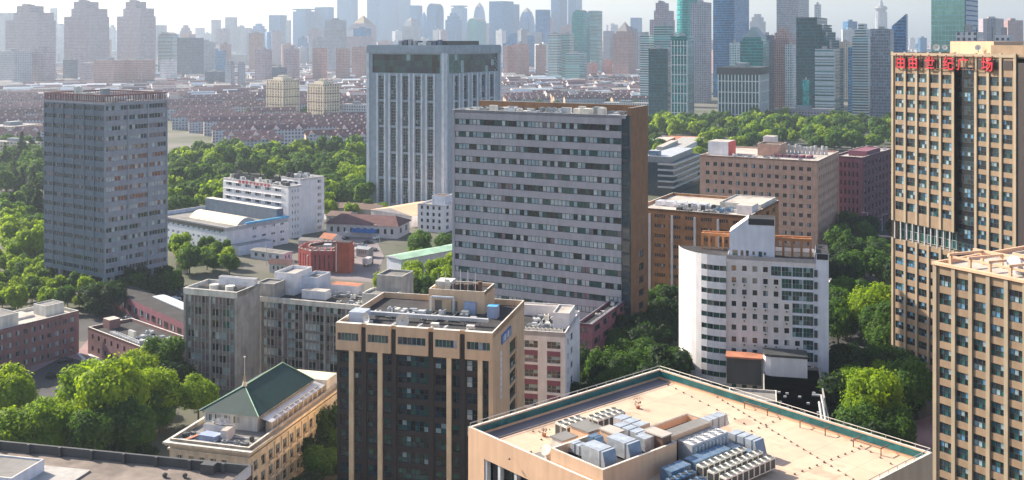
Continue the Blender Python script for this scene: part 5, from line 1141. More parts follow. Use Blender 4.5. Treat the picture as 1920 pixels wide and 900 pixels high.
# ------------------------------------------------------------------ towers beyond
FM = {}
def fm(key):
    if key in FM: return FM[key]
    T = {'glass_em': ((.02, .35, .33), (.02, .38, .36), 1.6, 3.8, (.05, .95), (.1, .85), .06, .2, .3), 'glass_blue': ((.05, .20, .40), (.02, .12, .27), 1.6, 3.8, (.06, .94), (.12, .8), .08, .3, .5), 'glass_teal': ((.01, .28, .30), (.0, .20, .22), 1.6, 3.8, (.05, .95), (.1, .85), .06, .2, .5),
         'glass_dark': ((.0, .10, .13), (.0, .07, .10), 1.8, 3.8, (.04, .96), (.08, .9), .06, .15, .1), 'conc_grey': ((.34, .36, .42), (.08, .11, .15), 3.4, 3.3, (.25, .75), (.3, .8), .2, .3, 0),
         'conc_mauve': ((.40, .33, .38), (.10, .10, .14), 3.2, 3.2, (.25, .8), (.3, .85), .2, .3, 0), 'conc_pink': ((.45, .27, .26), (.09, .08, .10), 3.0, 3.2, (.3, .8), (.3, .85), .2, .3, 0),
         'conc_white': ((.62, .62, .66), (.10, .14, .18), 3.0, 3.2, (.25, .75), (.3, .8), .2, .3, 0), 'conc_cream': ((.66, .54, .40), (.12, .12, .14), 3.4, 3.1, (.3, .8), (.3, .85), .2, .3, 0),
         'band_white': ((.60, .64, .66), (.04, .14, .16), 40, 3.3, (0, 1), (.35, .9), .15, .2, 0), 'band_teal': ((.30, .44, .46), (.03, .18, .19), 30, 3.4, (0, 1), (.3, .85), .1, .2, .2),
         'sky_glass': ((.32, .62, .66), (.35, .66, .70), 2.4, 3.6, (.03, .97), (.08, .97), .05, .02, .75), 'deep_blue': ((.01, .13, .30), (.01, .12, .28), 2.4, 3.6, (.05, .95), (.1, .9), .08, .2, .3),
         'mesh_grey': ((.28, .30, .36), (.10, .14, .2), 1.8, 3.6, (.2, .85), (.15, .8), .2, .3, .2), 'navy_dim': ((.10, .13, .19), (.04, .06, .1), 3.0, 3.5, (.2, .8), (.2, .8), .2, .3, 0)}
    w_, g_, cw, fh, wu, wz, gr, bl, me = T[key]; FM[key] = facade_mat('facade_' + key, w_, g_, cw, fh, wu, wz, gr, bl, me); return FM[key]
def tower(label, x0, x1, yt, D, key, shape='flat', yaw=22, near=.66, cat='office tower', name='office_tower', group=None, deep=None, top2=None, fins_=None, bands=None, side=None, cap=None):
    xc = x0 + near * (x1 - x0); yaw = max(yaw, math.degrees(math.atan((x1 - CX) / F)) + 9); B = Bld(name, label, cat, x0, xc, x1, D, yaw, group=group, reg=D < 1500); B.dep = min(B.dep, 2.2 * B.W); W, Dp = B.W, B.dep; z = ZT(yt, D); m = fm(key); g = MB()
    if shape == 'flat': g.box(0, W, 0, Dp, 0, z, m)
    elif shape == 'step':
        g.box(0, W, 0, Dp, 0, z * .86, m); g.box(W * .12, W * .85, Dp * .1, Dp * .9, z * .86, z * .94, m); g.box(W * .28, W * .66, Dp * .25, Dp * .8, z * .94, z, m)
    elif shape == 'shoulder':
        g.box(0, W * .98, 0, Dp, 0, z * .80, m); g.box(W * .2, W * .95, Dp * .1, Dp * .95, z * .8, z * .90, m); g.box(W * .3, W * .72, Dp * .1, Dp * .8, z * .90, z * .985, m); g.box(W * .4, W * .52, Dp * .2, Dp * .5, z * .985, z * 1.01, m); g.box(W * .62, W * .7, Dp * .2, Dp * .4, z * .985, z, m)
    elif shape == 'steps_right':
        for a, h_ in ((.55, 1), (.68, .93), (.78, .86), (.88, .78), (1, .70)): g.box(W * (a - .14) if a > .55 else 0, W * a - .01, 0, Dp, 0, z * h_, m)
    elif shape == 'pyramid':
        g.box(0, W, 0, Dp, 0, z * .80, m); g.box(W * .15, W * .85, Dp * .1, Dp * .9, z * .80, z * .84, m); c = (W * .5, Dp * .5, z); q = [(W * .15, Dp * .1, z * .84), (W * .85, Dp * .1, z * .84), (W * .85, Dp * .9, z * .84), (W * .15, Dp * .9, z * .84)]
        for i in range(4): g.face([q[i], q[(i + 1) % 4], c], 'amber' if 'golden' in label else m)
    elif shape == 'ogive':
        g.box(0, W, 0, Dp, 0, z * .72, m); q = [(1, z * .72), (.9, z * .82), (.62, z * .92), (.05, z)]
        for (s0, za), (s1, zb) in zip(q, q[1:]):
            P = lambda s_, z_: [(W / 2 + e * W / 2 * s_, Dp / 2 + f_ * Dp / 2 * s_, z_) for e, f_ in ((-1, -1), (1, -1), (1, 1), (-1, 1))]
            a, c = P(s0, za), P(s1, zb)
            for i in range(4): g.face([a[i], a[(i + 1) % 4], c[(i + 1) % 4], c[i]], m)
    elif shape == 'gable':
        g.box(0, W, 0, Dp, 0, z * .84, m); g.box(W * .1, W * .9, Dp * .05, Dp * .95, z * .84, z * .88, m)
        g.face([(W * .1, Dp * .05, z * .88), (W * .9, Dp * .05, z * .88), (W * .5, Dp * .05, z)], 'g_pale'); g.face([(W * .1, Dp * .05, z * .88), (W * .5, Dp * .05, z), (W * .5, Dp * .95, z), (W * .1, Dp * .95, z * .88)], 'metal_light'); g.face([(W * .9, Dp * .95, z * .88), (W * .5, Dp * .95, z), (W * .5, Dp * .05, z), (W * .9, Dp * .05, z * .88)], 'metal_grey'); g.face([(W * .9, Dp * .95, z * .88), (W * .1, Dp * .95, z * .88), (W * .5, Dp * .95, z)], m)
    elif shape == 'slant':
        zl = z * .88; g.face([(0, 0, 0), (W, 0, 0), (W, 0, z), (0, 0, zl)], m); g.face([(W, 0, 0), (W, Dp, 0), (W, Dp, z), (W, 0, z)], m); g.face([(0, Dp, 0), (0, 0, 0), (0, 0, zl), (0, Dp, zl)], m); g.face([(W, Dp, 0), (0, Dp, 0), (0, Dp, zl), (W, Dp, z)], m); g.face([(0, 0, zl), (W, 0, z), (W, Dp, z), (0, Dp, zl)], 'g_navy')
    elif shape == 'round':
        r_ = W * .56; g.tube((W / 2, Dp / 2, 0), (W / 2, Dp / 2, z), r_, m, n=24)
    elif shape == 'crown':
        g.box(0, W, 0, Dp, 0, z * .95, m); g.box(-W * .02, W * 1.02, -Dp * .02, Dp * 1.02, z * .975, z, m); g.box(W * .15, W * .85, Dp * .15, Dp * .85, z * .95, z * .975, m)
    elif shape == 'round_top':
        g.box(0, W, 0, Dp, 0, z * .88, m); K = 8
        for i in range(K):
            t0, t1 = i / K * math.pi, (i + 1) / K * math.pi; xa, xb = W / 2 - W / 2 * math.cos(t0), W / 2 - W / 2 * math.cos(t1); za, zb = z * .88 + z * .12 * math.sin(t0), z * .88 + z * .12 * math.sin(t1)
            g.face([(xa, 0, za), (xb, 0, zb), (xb, Dp, zb), (xa, Dp, za)], m); g.face([(xa, 0, z * .88), (xb, 0, z * .88), (xb, 0, zb), (xa, 0, za)], m)
    g.build('body', B.o)
    if side: h = MB(); h.box(W + .01, W + .4, .3, Dp, 0, z - .5, side if side in MATS else fm(side)); h.build('side_wall', B.o)
    if cap: h = MB(); h.box(-1.2, W + 1.2, -1.2, Dp + 1, z - cap[0], z + .8, cap[1]); h.build('roof_canopy', B.o)
    if D < 2600 and shape in ('flat', 'step', 'shoulder', 'gable', 'pyramid'):
        h = MB(); h.box(W * .35, W * .6, Dp * .3, Dp * .7, z if shape == 'flat' else z * .86, (z if shape == 'flat' else z * .86) + rnd.uniform(2.5, 5), 'metal_grey'); h.build('plant_room', B.o)
    if fins_:
        n_, wd, mm = fins_
        for k in 'fr':
            o, d, U = B.face(k)
            for i in range(n_): h = MB(); fins(h, o, d, [.4 + i * (U - .8) / (n_ - 1)], wd, .5, 0, z * .95, mm); h.build('cladding_fin', B.o)
    if bands:
        step, ht, mm = bands
        for i in range(1, int(z / step)):
            h = MB()
            for k in 'fr': o, d, U = B.face(k); hband(h, o, d, U, [step * i], ht, .55, mm)
            h.build('cladding_band', B.o)
    return B
def mast(B, x, y, z0, h, r=.5):
    g = MB(); g.tube((x, y, z0), (x, y, z0 + h), r, 'metal_grey', r * .3, n=5); g.build('mast', B.o)

# the right hand cluster, nearest first
T = tower
T('bright mirrored sky glass tower with a deep blue right side behind the amber tower', 1746, 1848, -60, 760, 'sky_glass', yaw=18, near=.62, side='deep_blue')
T('low wide white office block topped by a dark canopy, dressed in thin white fins', 1346, 1441, 128, 1150, 'glass_dark', yaw=14, near=.82, fins_=(13, 1.1, 'white'), bands=(12, .9, 'white'), cap=(7, 'metal_dark'), name='office_block')
b9 = Bld.FOOT[-1]
T('plain navy glass box tower right of the brown portal', 1216, 1258, 91, 1260, 'glass_dark', yaw=8, near=.86)
T('slim teal tower gridded by bright white lines', 1258, 1303, 68, 1200, 'glass_teal', yaw=20, near=.68, fins_=(6, .8, 'white'), bands=(10.8, .8, 'white'))
T('dark teal stepped tower with a bright ribbed front panel', 1493, 1582, 32, 1200, 'glass_dark', 'steps_right', yaw=12, near=.8)
q = tower('ribbed silver green front wing of the dark teal stepped tower', 1528, 1566, 92, 1180, 'band_white', yaw=12, near=.92, bands=(5.5, 1.6, 'stripe_pale'))
T('short emerald glass bay at the foot of the dark teal tower', 1505, 1518, 150, 1175, 'glass_em', near=.85)
T('low mauve podium hall in front of the dark teal tower', 1452, 1566, 208, 1140, 'conc_mauve', yaw=10, near=.9, name='podium')
T('teal tower with a pointed steel gable and antenna', 1388, 1442, 50, 1330, 'glass_teal', 'gable', yaw=14, near=.8)
T('slim white apartment tower left of the gabled teal tower', 1368, 1390, 80, 1400, 'conc_white', yaw=20, name='apartment_tower')
T('pinkish apartment tower with a flat crown between teal towers', 1447, 1496, 52, 1450, 'conc_pink', 'step', yaw=25, name='apartment_tower')
T('narrow white apartment tower in front of the pinkish one', 1472, 1494, 84, 1400, 'conc_white', yaw=25, name='apartment_tower')
T('dark slim tower beside the gabled one', 1425, 1455, 66, 1420, 'navy_dim', yaw=14)
T('tall blue glass tower with pale mesh edges, running out of the top of the frame', 1337, 1409, -40, 1700, 'glass_blue', yaw=30, near=.55)
T('tall pale blue tower with rounded teal crown', 1294, 1334, 4, 1560, 'conc_grey', 'flat', yaw=24, near=.75, name='apartment_tower')
T('round teal glass drum crowning the pale blue tower', 1262, 1316, -10, 1600, 'glass_teal', 'round', yaw=24)
T('purple grey stepped tower with a blocky crown', 1218, 1266, 2, 1850, 'conc_mauve', 'shoulder', yaw=22)
T('pale teal glass tower with rounded edge behind the navy box', 1226, 1263, 48, 1480, 'band_teal', 'flat', yaw=25, near=.7)
T('white banded narrow tower beside the brown portal', 1200, 1226, 66, 1500, 'band_white', yaw=25)
b_ = T('tall blue grey tower with scaffold crown running out of the frame', 1456, 1530, -60, 2100, 'mesh_grey', yaw=28, near=.55)
T('steel lattice shaft beside the scaffold crown tower', 1527, 1541, 8, 2050, 'conc_white', yaw=25)
T('cream tower standing between dark towers', 1573, 1601, 78, 1700, 'conc_cream', yaw=25, name='apartment_tower')
T('blue glass slim tower left of the silver banded one', 1590, 1614, 88, 1350, 'glass_blue', yaw=20)
T('silver banded tower with a green box crown', 1598, 1640, 44, 1320, 'band_white', 'step', yaw=16, near=.7)
T('grey mesh clad tower with a plain flat top', 1632, 1676, 54, 1230, 'mesh_grey', yaw=14, near=.85)
T('dark glass tower with a slanted top edge', 1672, 1702, 26, 1300, 'glass_blue', 'slant', yaw=14, near=.9)
T('white hotel like block with square windows just over the amber tower roof', 1792, 1850, 60, 620, 'conc_white', yaw=18, name='apartment_block')
T('white block with dark square windows over the amber tower roof, right', 1865, 1906, 66, 640, 'conc_white', yaw=18, name='apartment_block')
T('small square blue grey tower right of the mirrored tower', 1850, 1876, 34, 2400, 'navy_dim', yaw=18)
# pink and white towers in the middle
T('teal glass tower with a jagged rounded top', 1072, 1106, 18, 2500, 'glass_teal', 'round_top', yaw=25)
T('pale blue tower right of the jagged teal one', 1103, 1132, 20, 2600, 'band_teal', yaw=25, near=.5)
T('pink stone tower with a pointed roof', 1150, 1193, 40, 2300, 'conc_pink', 'pyramid', yaw=25)
T('white and teal banded twin towers, left', 1028, 1053, 62, 2200, 'band_white', yaw=25); T('white and teal banded twin towers, right', 1052, 1076, 64, 2220, 'band_teal', yaw=25)
T('low teal tower before the jagged one', 1060, 1100, 100, 2100, 'band_teal', yaw=22)
for i, (a, c, y_) in enumerate(((944, 962, 86), (962, 992, 82), (1004, 1024, 84), (1100, 1122, 118), (1128, 1150, 112))):
    T('%s pink and cream striped apartment tower beyond the slab' % ['leftmost', 'second', 'third', 'low', 'rightmost'][i], a, c, y_, 2350, 'conc_pink', yaw=35, near=.4, name='apartment_tower')
# two orange and white apartment towers
for (a, c, y_, D_, lb_) in ((500, 561, 150, 1230, 'left of two cream lattice apartment towers among red roofs'), (577, 636, 158, 1130, 'right of two cream lattice apartment towers among red roofs')):
    B = T(lb_, a, c, y_, D_, 'conc_cream', 'flat', yaw=40, near=.5, name='apartment_tower', cat='apartment tower', fins_=(7, 1.3, 'cream'), bands=(9, .7, 'brown_dk')); z = ZT(y_, D_)
    g = MB(); g.box(B.W * .2, B.W * .8, B.dep * .2, B.dep * .8, z, z + 2.5, 'cream'); g.box(B.W * .35, B.W * .65, B.dep * .35, B.dep * .65, z + 2.5, z + 5, 'cream'); g.build('roof_steps', B.o)
# hazy skyline: x0, x1, ytop, distance, facade, shape
SKY = [(-8, 34, 24, 3300, 'conc_grey', 'flat', 'pale block at the left frame edge'), (10, 106, 8, 2250, 'conc_mauve', 'shoulder', 'leftmost of three great shouldered towers'), (120, 206, 0, 2350, 'conc_mauve', 'shoulder', 'middle of three great shouldered towers'), (219, 293, 0, 2450, 'conc_mauve', 'shoulder', 'rightmost of three great shouldered towers'),
 (94, 108, 15, 3600, 'conc_white', 'flat', 'thin pale tower between shouldered towers'), (104, 122, 44, 3800, 'conc_white', 'round_top', 'pale dome topped tower behind'), (203, 219, 46, 3900, 'conc_white', 'step', 'pale stepped tower by the middle one'),
 (-10, 60, 96, 1900, 'conc_grey', 'flat', 'low wide grey slab, far left'), (60, 104, 86, 1950, 'conc_mauve', 'step', 'low mauve stepped tower'), (118, 146, 112, 2000, 'navy_dim', 'flat', 'low bluish block'), (138, 162, 88, 2100, 'conc_mauve', 'flat', 'narrow mauve slab'), (150, 214, 118, 1950, 'conc_mauve', 'flat', 'low mauve apartment slab'), (176, 236, 113, 1900, 'conc_pink', 'flat', 'pinkish apartment slab, left'), (236, 290, 112, 1920, 'conc_pink', 'flat', 'pinkish apartment slab, right'),
 (296, 336, 60, 2500, 'band_white', 'round_top', 'white banded tower with a curved roof'), (332, 382, 71, 2300, 'navy_dim', 'flat', 'dark plain box tower'), (290, 313, 47, 3700, 'conc_grey', 'flat', 'low pale tower'), (337, 360, 47, 3700, 'conc_mauve', 'step', 'pale stepped tower above the dark box'), (366, 384, 52, 4200, 'conc_white', 'flat', 'tiny pale tower'),
 (396, 415, 37, 4300, 'conc_grey', 'flat', 'left of two thin square towers'), (422, 445, 32, 4300, 'conc_grey', 'flat', 'right of two thin square towers'), (405, 432, 54, 3600, 'conc_mauve', 'flat', 'mauve tower before the thin pair'), (449, 462, 48, 4400, 'conc_grey', 'step', 'small stepped tower'), (456, 472, 52, 4000, 'conc_grey', 'flat', 'small grey tower'), (471, 500, 44, 4400, 'glass_blue', 'step', 'wide bluish stepped tower'),
 (504, 538, 28, 4400, 'glass_blue', 'flat', 'bluish box tower with a dark rim'), (536, 546, 38, 4300, 'conc_grey', 'flat', 'narrow tower leaning on the box'), (549, 590, 16, 4500, 'glass_blue', 'crown', 'tower with a flared rooftop crown'), (590, 626, 13, 4500, 'glass_blue', 'flat', 'square pale blue tower'), (632, 671, -40, 5200, 'glass_blue', 'flat', 'very tall blue tower out of frame, left'),
 (656, 706, 28, 3600, 'conc_mauve', 'pyramid', 'mauve tower under a golden pyramid'), (688, 712, -30, 5200, 'glass_blue', 'flat', 'thin very tall tower out of frame'), (712, 770, -40, 5400, 'glass_blue', 'flat', 'very wide very tall tower out of frame'), (754, 788, 32, 3700, 'conc_grey', 'ogive', 'small tower with a pointed dome'), (768, 792, 10, 4600, 'glass_blue', 'flat', 'blue tower right of the wide one'), (788, 802, 22, 4500, 'glass_blue', 'ogive', 'tapered blue tower'),
 (800, 832, 6, 4300, 'glass_blue', 'round_top', 'cylindrical tower with a domed top'), (835, 866, 24, 4200, 'glass_blue', 'step', 'stepped blue tower'), (846, 876, 10, 5200, 'glass_blue', 'crown', 'pale twin topped tower'), (876, 912, 34, 4100, 'glass_teal', 'round_top', 'teal tower with a bowed top'), (888, 910, 4, 5200, 'glass_blue', 'ogive', 'far tower with a tapered crown'), (917, 963, 2, 4000, 'glass_blue', 'flat', 'broad blue box tower'), (958, 974, 8, 4500, 'glass_blue', 'flat', 'narrow tower behind the broad box'),
 (974, 1003, 14, 4600, 'glass_blue', 'ogive', 'tower with a tapered arched top'), (1004, 1032, 18, 3300, 'glass_blue', 'flat', 'dark blue square tower'), (1033, 1064, -40, 4700, 'glass_blue', 'flat', 'tall slab out of frame, left of two'), (1065, 1093, -40, 4700, 'glass_blue', 'flat', 'tall slab out of frame, right of two'), (952, 1002, 62, 3000, 'glass_blue', 'round_top', 'low dome shaped tower'), (1000, 1030, 60, 3300, 'conc_grey', 'flat', 'low grey tower'), (1131, 1152, 58, 3400, 'conc_grey', 'flat', 'low pale tower by the teal one'),
 (1182, 1204, 33, 4300, 'glass_blue', 'flat', 'pale tower behind the pink pointed one'), (1186, 1210, 60, 2700, 'conc_grey', 'flat', 'grey tower left of the banded one'),
 (478, 510, 92, 2050, 'conc_mauve', 'flat', 'mauve apartment tower over the red roofs, first'), (533, 562, 91, 2100, 'conc_mauve', 'flat', 'mauve apartment tower over the red roofs, second'), (586, 613, 90, 2100, 'conc_pink', 'flat', 'pinkish apartment tower over the red roofs, third'), (630, 656, 91, 2100, 'conc_pink', 'flat', 'pinkish apartment tower over the red roofs, fourth'), (660, 690, 88, 2200, 'conc_pink', 'flat', 'pinkish apartment tower over the red roofs, fifth'),
 (422, 440, 114, 1800, 'conc_grey', 'round_top', 'left of two short round topped towers'), (446, 460, 116, 1800, 'conc_grey', 'round_top', 'right of two short round topped towers'), (384, 424, 96, 2900, 'conc_grey', 'flat', 'low grey slab behind'), (384, 422, 134, 1900, 'navy_dim', 'flat', 'low bluish hall'), (510, 538, 126, 1800, 'navy_dim', 'flat', 'low teal block between mauve towers'),
 (640, 700, 68, 2900, 'conc_mauve', 'flat', 'mauve slab under the golden pyramid'), (462, 480, 62, 3100, 'conc_grey', 'flat', 'grey slab, mid haze'), (300, 332, 112, 2050, 'conc_white', 'flat', 'pale lilac block'),
 (1406, 1436, 26, 3600, 'conc_grey', 'step', 'pale blocky tower behind the gable'), (1640, 1664, 24, 5000, 'conc_grey', 'flat', 'pale block by the bulbous tower')]
for (a, c, y_, D_, key, sh, lb_) in SKY:
    ap_ = key.startswith('conc'); Bq = T('hazy ' + lb_, a, c, y_, D_, key, sh, yaw=rnd.uniform(18, 34), near=rnd.uniform(.5, .72), name='apartment_tower' if ap_ else 'skyscraper', cat='apartment tower' if ap_ else 'skyscraper')
    if 'leftmost of three' in lb_: mast(Bq, Bq.W * .5, 8, ZT(y_, D_), 30, 1)
    if 'square towers' in lb_ or 'square pale' in lb_: mast(Bq, Bq.W * .5, 8, ZT(y_, D_), 14, 1)
# bulbous tower on the right
p = AT(1652, 5000); t_ = thing('observation_tower', 'distant bulbous headed concrete tower between glass towers', 'tower', (p.x, p.y, 0))
g = MB(); g.tube((0, 0, 0), (0, 0, ZT(22, 5000)), 30, fm('conc_grey'), 27, n=16); g.build('shaft', t_)
g = MB(); zz = ZT(22, 5000); g.tube((0, 0, zz), (0, 0, zz + 16), 18, fm('conc_grey'), 30, n=16); g.tube((0, 0, zz + 16), (0, 0, zz + 26), 30, fm('glass_blue'), 22, n=16); g.tube((0, 0, zz + 26), (0, 0, zz + 60), 12, fm('conc_grey'), 3, n=10); g.build('head', t_)
# nameless filler towers far away
FILL = {}
for i in range(285):
    x = rnd.uniform(-40, 1960) if i < 150 else rnd.uniform(380, 1210) if i < 235 else rnd.uniform(1200, 1900); D_ = rnd.uniform(2500, 6500)
    if 640 < x < 940 and D_ < 3000: continue
    hh_ = rnd.choice([rnd.uniform(25, 60), rnd.uniform(50, 100)]) + (25 if x < 1150 else 0) + (rnd.uniform(0, 60) if i >= 150 else 0); ww = rnd.uniform(22, 48); key = rnd.choice(['conc_grey', 'conc_mauve', 'conc_white', 'conc_pink', 'conc_grey', 'glass_blue'])
    p = AT(x, D_); kk = (key, int(hh_ / 15), int(ww / 9))
    if kk not in FILL: g = MB(); g.box(-ww / 2, ww / 2, -ww / 3, ww / 3, 0, hh_, fm(key)); g.box(-ww / 6, ww / 6, -ww / 8, ww / 8, hh_, hh_ + 5, fm(key)); FILL[kk] = g.mesh('apartment_tower')
    o = link(FILL[kk], 'apartment_tower', None, (p.x, p.y, 0), rnd.uniform(-.8, .8)); tag(o, 'plain far apartment tower fading into the haze between the larger towers', 'apartment tower', 'far towers fading into the haze')

# ------------------------------------------------------------------ red roofed row houses
facade_mat('facade_house', (.46, .47, .54), (.10, .13, .18), 3.2, 3.0, (.2, .75), (.25, .8), .25, .3, 0, .85)  # bluish wall tone carries the shade of the house fronts
def row_house(nu, wall='facade_house', roof='house_roof', gab=True):
    Wd = nu * 11.0; Dd = 11; zh = 14.5; root = bpy.data.objects.new('row_house', None); COL.objects.link(root)
    g = MB(); g.face([(0, 0, 0), (Wd, 0, 0), (Wd, 0, zh), (0, 0, zh)], wall); g.face([(Wd, Dd, 0), (0, Dd, 0), (0, Dd, zh), (Wd, Dd, zh)], wall)
    g.face([(0, Dd, 0), (0, 0, 0), (0, 0, zh), (0, Dd / 2, zh + 3.8), (0, Dd, zh)], 'house_end_sunlit'); g.face([(Wd, 0, 0), (Wd, Dd, 0), (Wd, Dd, zh), (Wd, Dd / 2, zh + 3.8), (Wd, 0, zh)], 'house_end_sunlit'); g.build('wall', root)  # orange end walls have sunlight put into their colour
    r = MB(); e = .7
    r.face([(-e, -e, zh - .3), (Wd + e, -e, zh - .3), (Wd + e, Dd / 2, zh + 4), (-e, Dd / 2, zh + 4)], roof); r.face([(Wd + e, Dd + e, zh - .3), (-e, Dd + e, zh - .3), (-e, Dd / 2, zh + 4), (Wd + e, Dd / 2, zh + 4)], roof)
    rf = r.build('roof', root)
    for i in range(nu):
        c = 11 * i + 5.5; w_ = 3.4; zt_ = zh + 3.3
        if gab and i % 2 == 0:
            r = MB(); r.face([(c - w_, -e - .05, zh - .2), (c + w_, -e - .05, zh - .2), (c, -e - .05, zt_)], 'house_dormer')
            r.face([(c - w_ - .4, -e - .3, zh - .4), (c, -e - .3, zt_ + .2), (c, Dd / 2, zt_ + .2), (c - w_ - .4, 0, zh - .2)], roof); r.face([(c, -e - .3, zt_ + .2), (c + w_ + .4, -e - .3, zh - .4), (c + w_ + .4, 0, zh - .2), (c, Dd / 2, zt_ + .2)], roof); r.build('gable', rf)
        else: r = MB(); r.box(c - .7, c + .7, 1.6, 3.6, zh + 1, zh + 2.9, 'house_dormer'); r.build('dormer', rf)
        r = MB(); r.box(c + 4, c + 4.8, 5, 5.8, zh + 2, zh + 4.7, 'concrete'); r.build('chimney', rf)
    return root
protos = [row_house(5), row_house(6), row_house(4), row_house(5, gab=False), row_house(6, gab=False), row_house(7, gab=False)]; used = [False] * 6; NH = 0
def ok(p, pad=3):
    for (L, ux, uy, W, Dp) in Bld.FOOT:
        d = p.xy - L; a, c = d.dot(ux), d.dot(uy)
        if -pad < a < W + pad and -pad < c < Dp + pad: return False
    return True
def put_house(p, rz, lb, gr):
    global NH
    if NH >= 290: return
    k = rnd.randrange(3) + (0 if row < 4 and p.x < 0 else 3); NH += 1; sc_ = rnd.uniform(.85, 1.05); h_ = rnd.uniform(.8, 1.05)
    if not used[k]:
        used[k] = True; r = protos[k]; r.location = p; r.rotation_euler = (0, 0, rz); r['label'] = lb; r['category'] = 'row house'; r['group'] = gr
    else: r = dup(protos[k], p, rz, lb, gr); r['category'] = 'row house'
    r.scale = (sc_, sc_, h_)
row = 0; D_ = 868
while D_ < 1700:
    row += 1; hl = 0
    x = -60 + rnd.uniform(-10, 20)
    while x < 705:
        p = AT(x, D_ + rnd.uniform(-5, 5)); 
        if not (95 < x < 300) and ok(p + Vector((20, 6, 0)), 25): hl += 1; put_house(p, R(17 + rnd.uniform(-2, 2)), 'maroon roofed row house, %s row back from the park, %s from left' % (ordn(row), ordn(hl)), 'red roofed row houses on the left')
        x += rnd.uniform(66, 84) / D_ * F
    D_ += rnd.uniform(30, 37)
D_ = 1420; row = 0
while D_ < 2100 and NH < 290:
    row += 1; hl = 0
    x = 945 + rnd.uniform(-5, 10)
    while x < 1196:
        hl += 1; put_house(AT(x, D_), R(15 + rnd.uniform(-3, 3)), 'small red roofed house behind the slab, %s row back, %s from left' % (ordn(row), ordn(hl)), 'red roofed houses on the right'); x += rnd.uniform(62, 80) / D_ * F
    D_ += 38
# the rest of the low quarters as one mass of roofs each
def lowrise(name, n, fx, fD, mats_, hr=(8, 18), sz=(14, 45)):
    g = MB()
    for _ in range(n):
        x, D_ = fx(), fD(); p = AT(x, D_)
        if not ok(p, 25): continue
        w_, d_, h_ = rnd.uniform(*sz), rnd.uniform(9, 13), rnd.uniform(*hr); an = R(rnd.choice([20, 24, 28]) + rnd.uniform(-4, 4)); c, s_ = math.cos(an), math.sin(an)
        P = lambda a, b_: (p.x + c * a - s_ * b_, p.y + s_ * a + c * b_); q = [P(0, 0), P(w_, 0), P(w_, d_), P(0, d_)]; wm, rm = rnd.choice(mats_)
        for i in range(4): a, b_ = q[i], q[(i + 1) % 4]; g.face([(*a, 0), (*b_, 0), (*b_, h_), (*a, h_)], wm)
        m0, m1 = P(0, d_ / 2), P(w_, d_ / 2); rr = rnd.uniform(1.5, 4)
        g.face([(*q[0], h_), (*q[1], h_), (*m1, h_ + rr), (*m0, h_ + rr)], rm); g.face([(*q[2], h_), (*q[3], h_), (*m0, h_ + rr), (*m1, h_ + rr)], rm); g.face([(*q[1], h_), (*q[2], h_), (*m1, h_ + rr)], wm); g.face([(*q[3], h_), (*q[0], h_), (*m0, h_ + rr)], wm)
    o = g.build(name, kind='stuff'); return o
HM = [('conc', 'house_roof')]
wall_a, wall_b = 'house_dormer', 'concrete'
o = lowrise('low_rise_quarter', 2600, lambda: rnd.uniform(-60, 1240), lambda: 1500 + 1900 * rnd.random() ** 1.3, [(wall_a, 'house_roof'), (wall_a, 'house_roof'), (wall_b, 'stripe_pale'), (wall_a, 'roof_pale')]); o['label'] = 'dense mass of small white walled and red roofed houses fading into haze'; o['category'] = 'houses'
o = lowrise('low_rise_belt', 2200, lambda: rnd.uniform(-100, 2000), lambda: 3300 + 5000 * rnd.random(), [(wall_a, 'roof_pale'), (wall_b, 'stripe_grey'), (wall_a, 'house_roof')], (12, 50), (20, 80)); o['label'] = 'far belt of low blocks along the horizon under the haze'; o['category'] = 'buildings'
for (xl, xc, xr, D_, yt, lb_) in ((1130, 1215, 1222, 1350, 194, 'low bluish hall before the red roofed quarter, by the portal'), (1090, 1150, 1180, 1750, 160, 'long white hall with square windows in the right quarter'), (1068, 1100, 1140, 1650, 172, 'pale vaulted hall roof among red roofs'), (-20, 60, 78, 820, 268, 'peach apartment slab at the far left'), (-30, 20, 80, 940, 238, 'pale apartment slab behind the peach one, far left'), (640, 690, 700, 1150, 196, 'pale block beside the striped tower')):
    T(lb_, xl, xr, yt, D_, 'conc_white' if 'peach' not in lb_ else 'conc_cream', yaw=20, near=(xc - xl) / (xr - xl), name='apartment_block', cat='building')

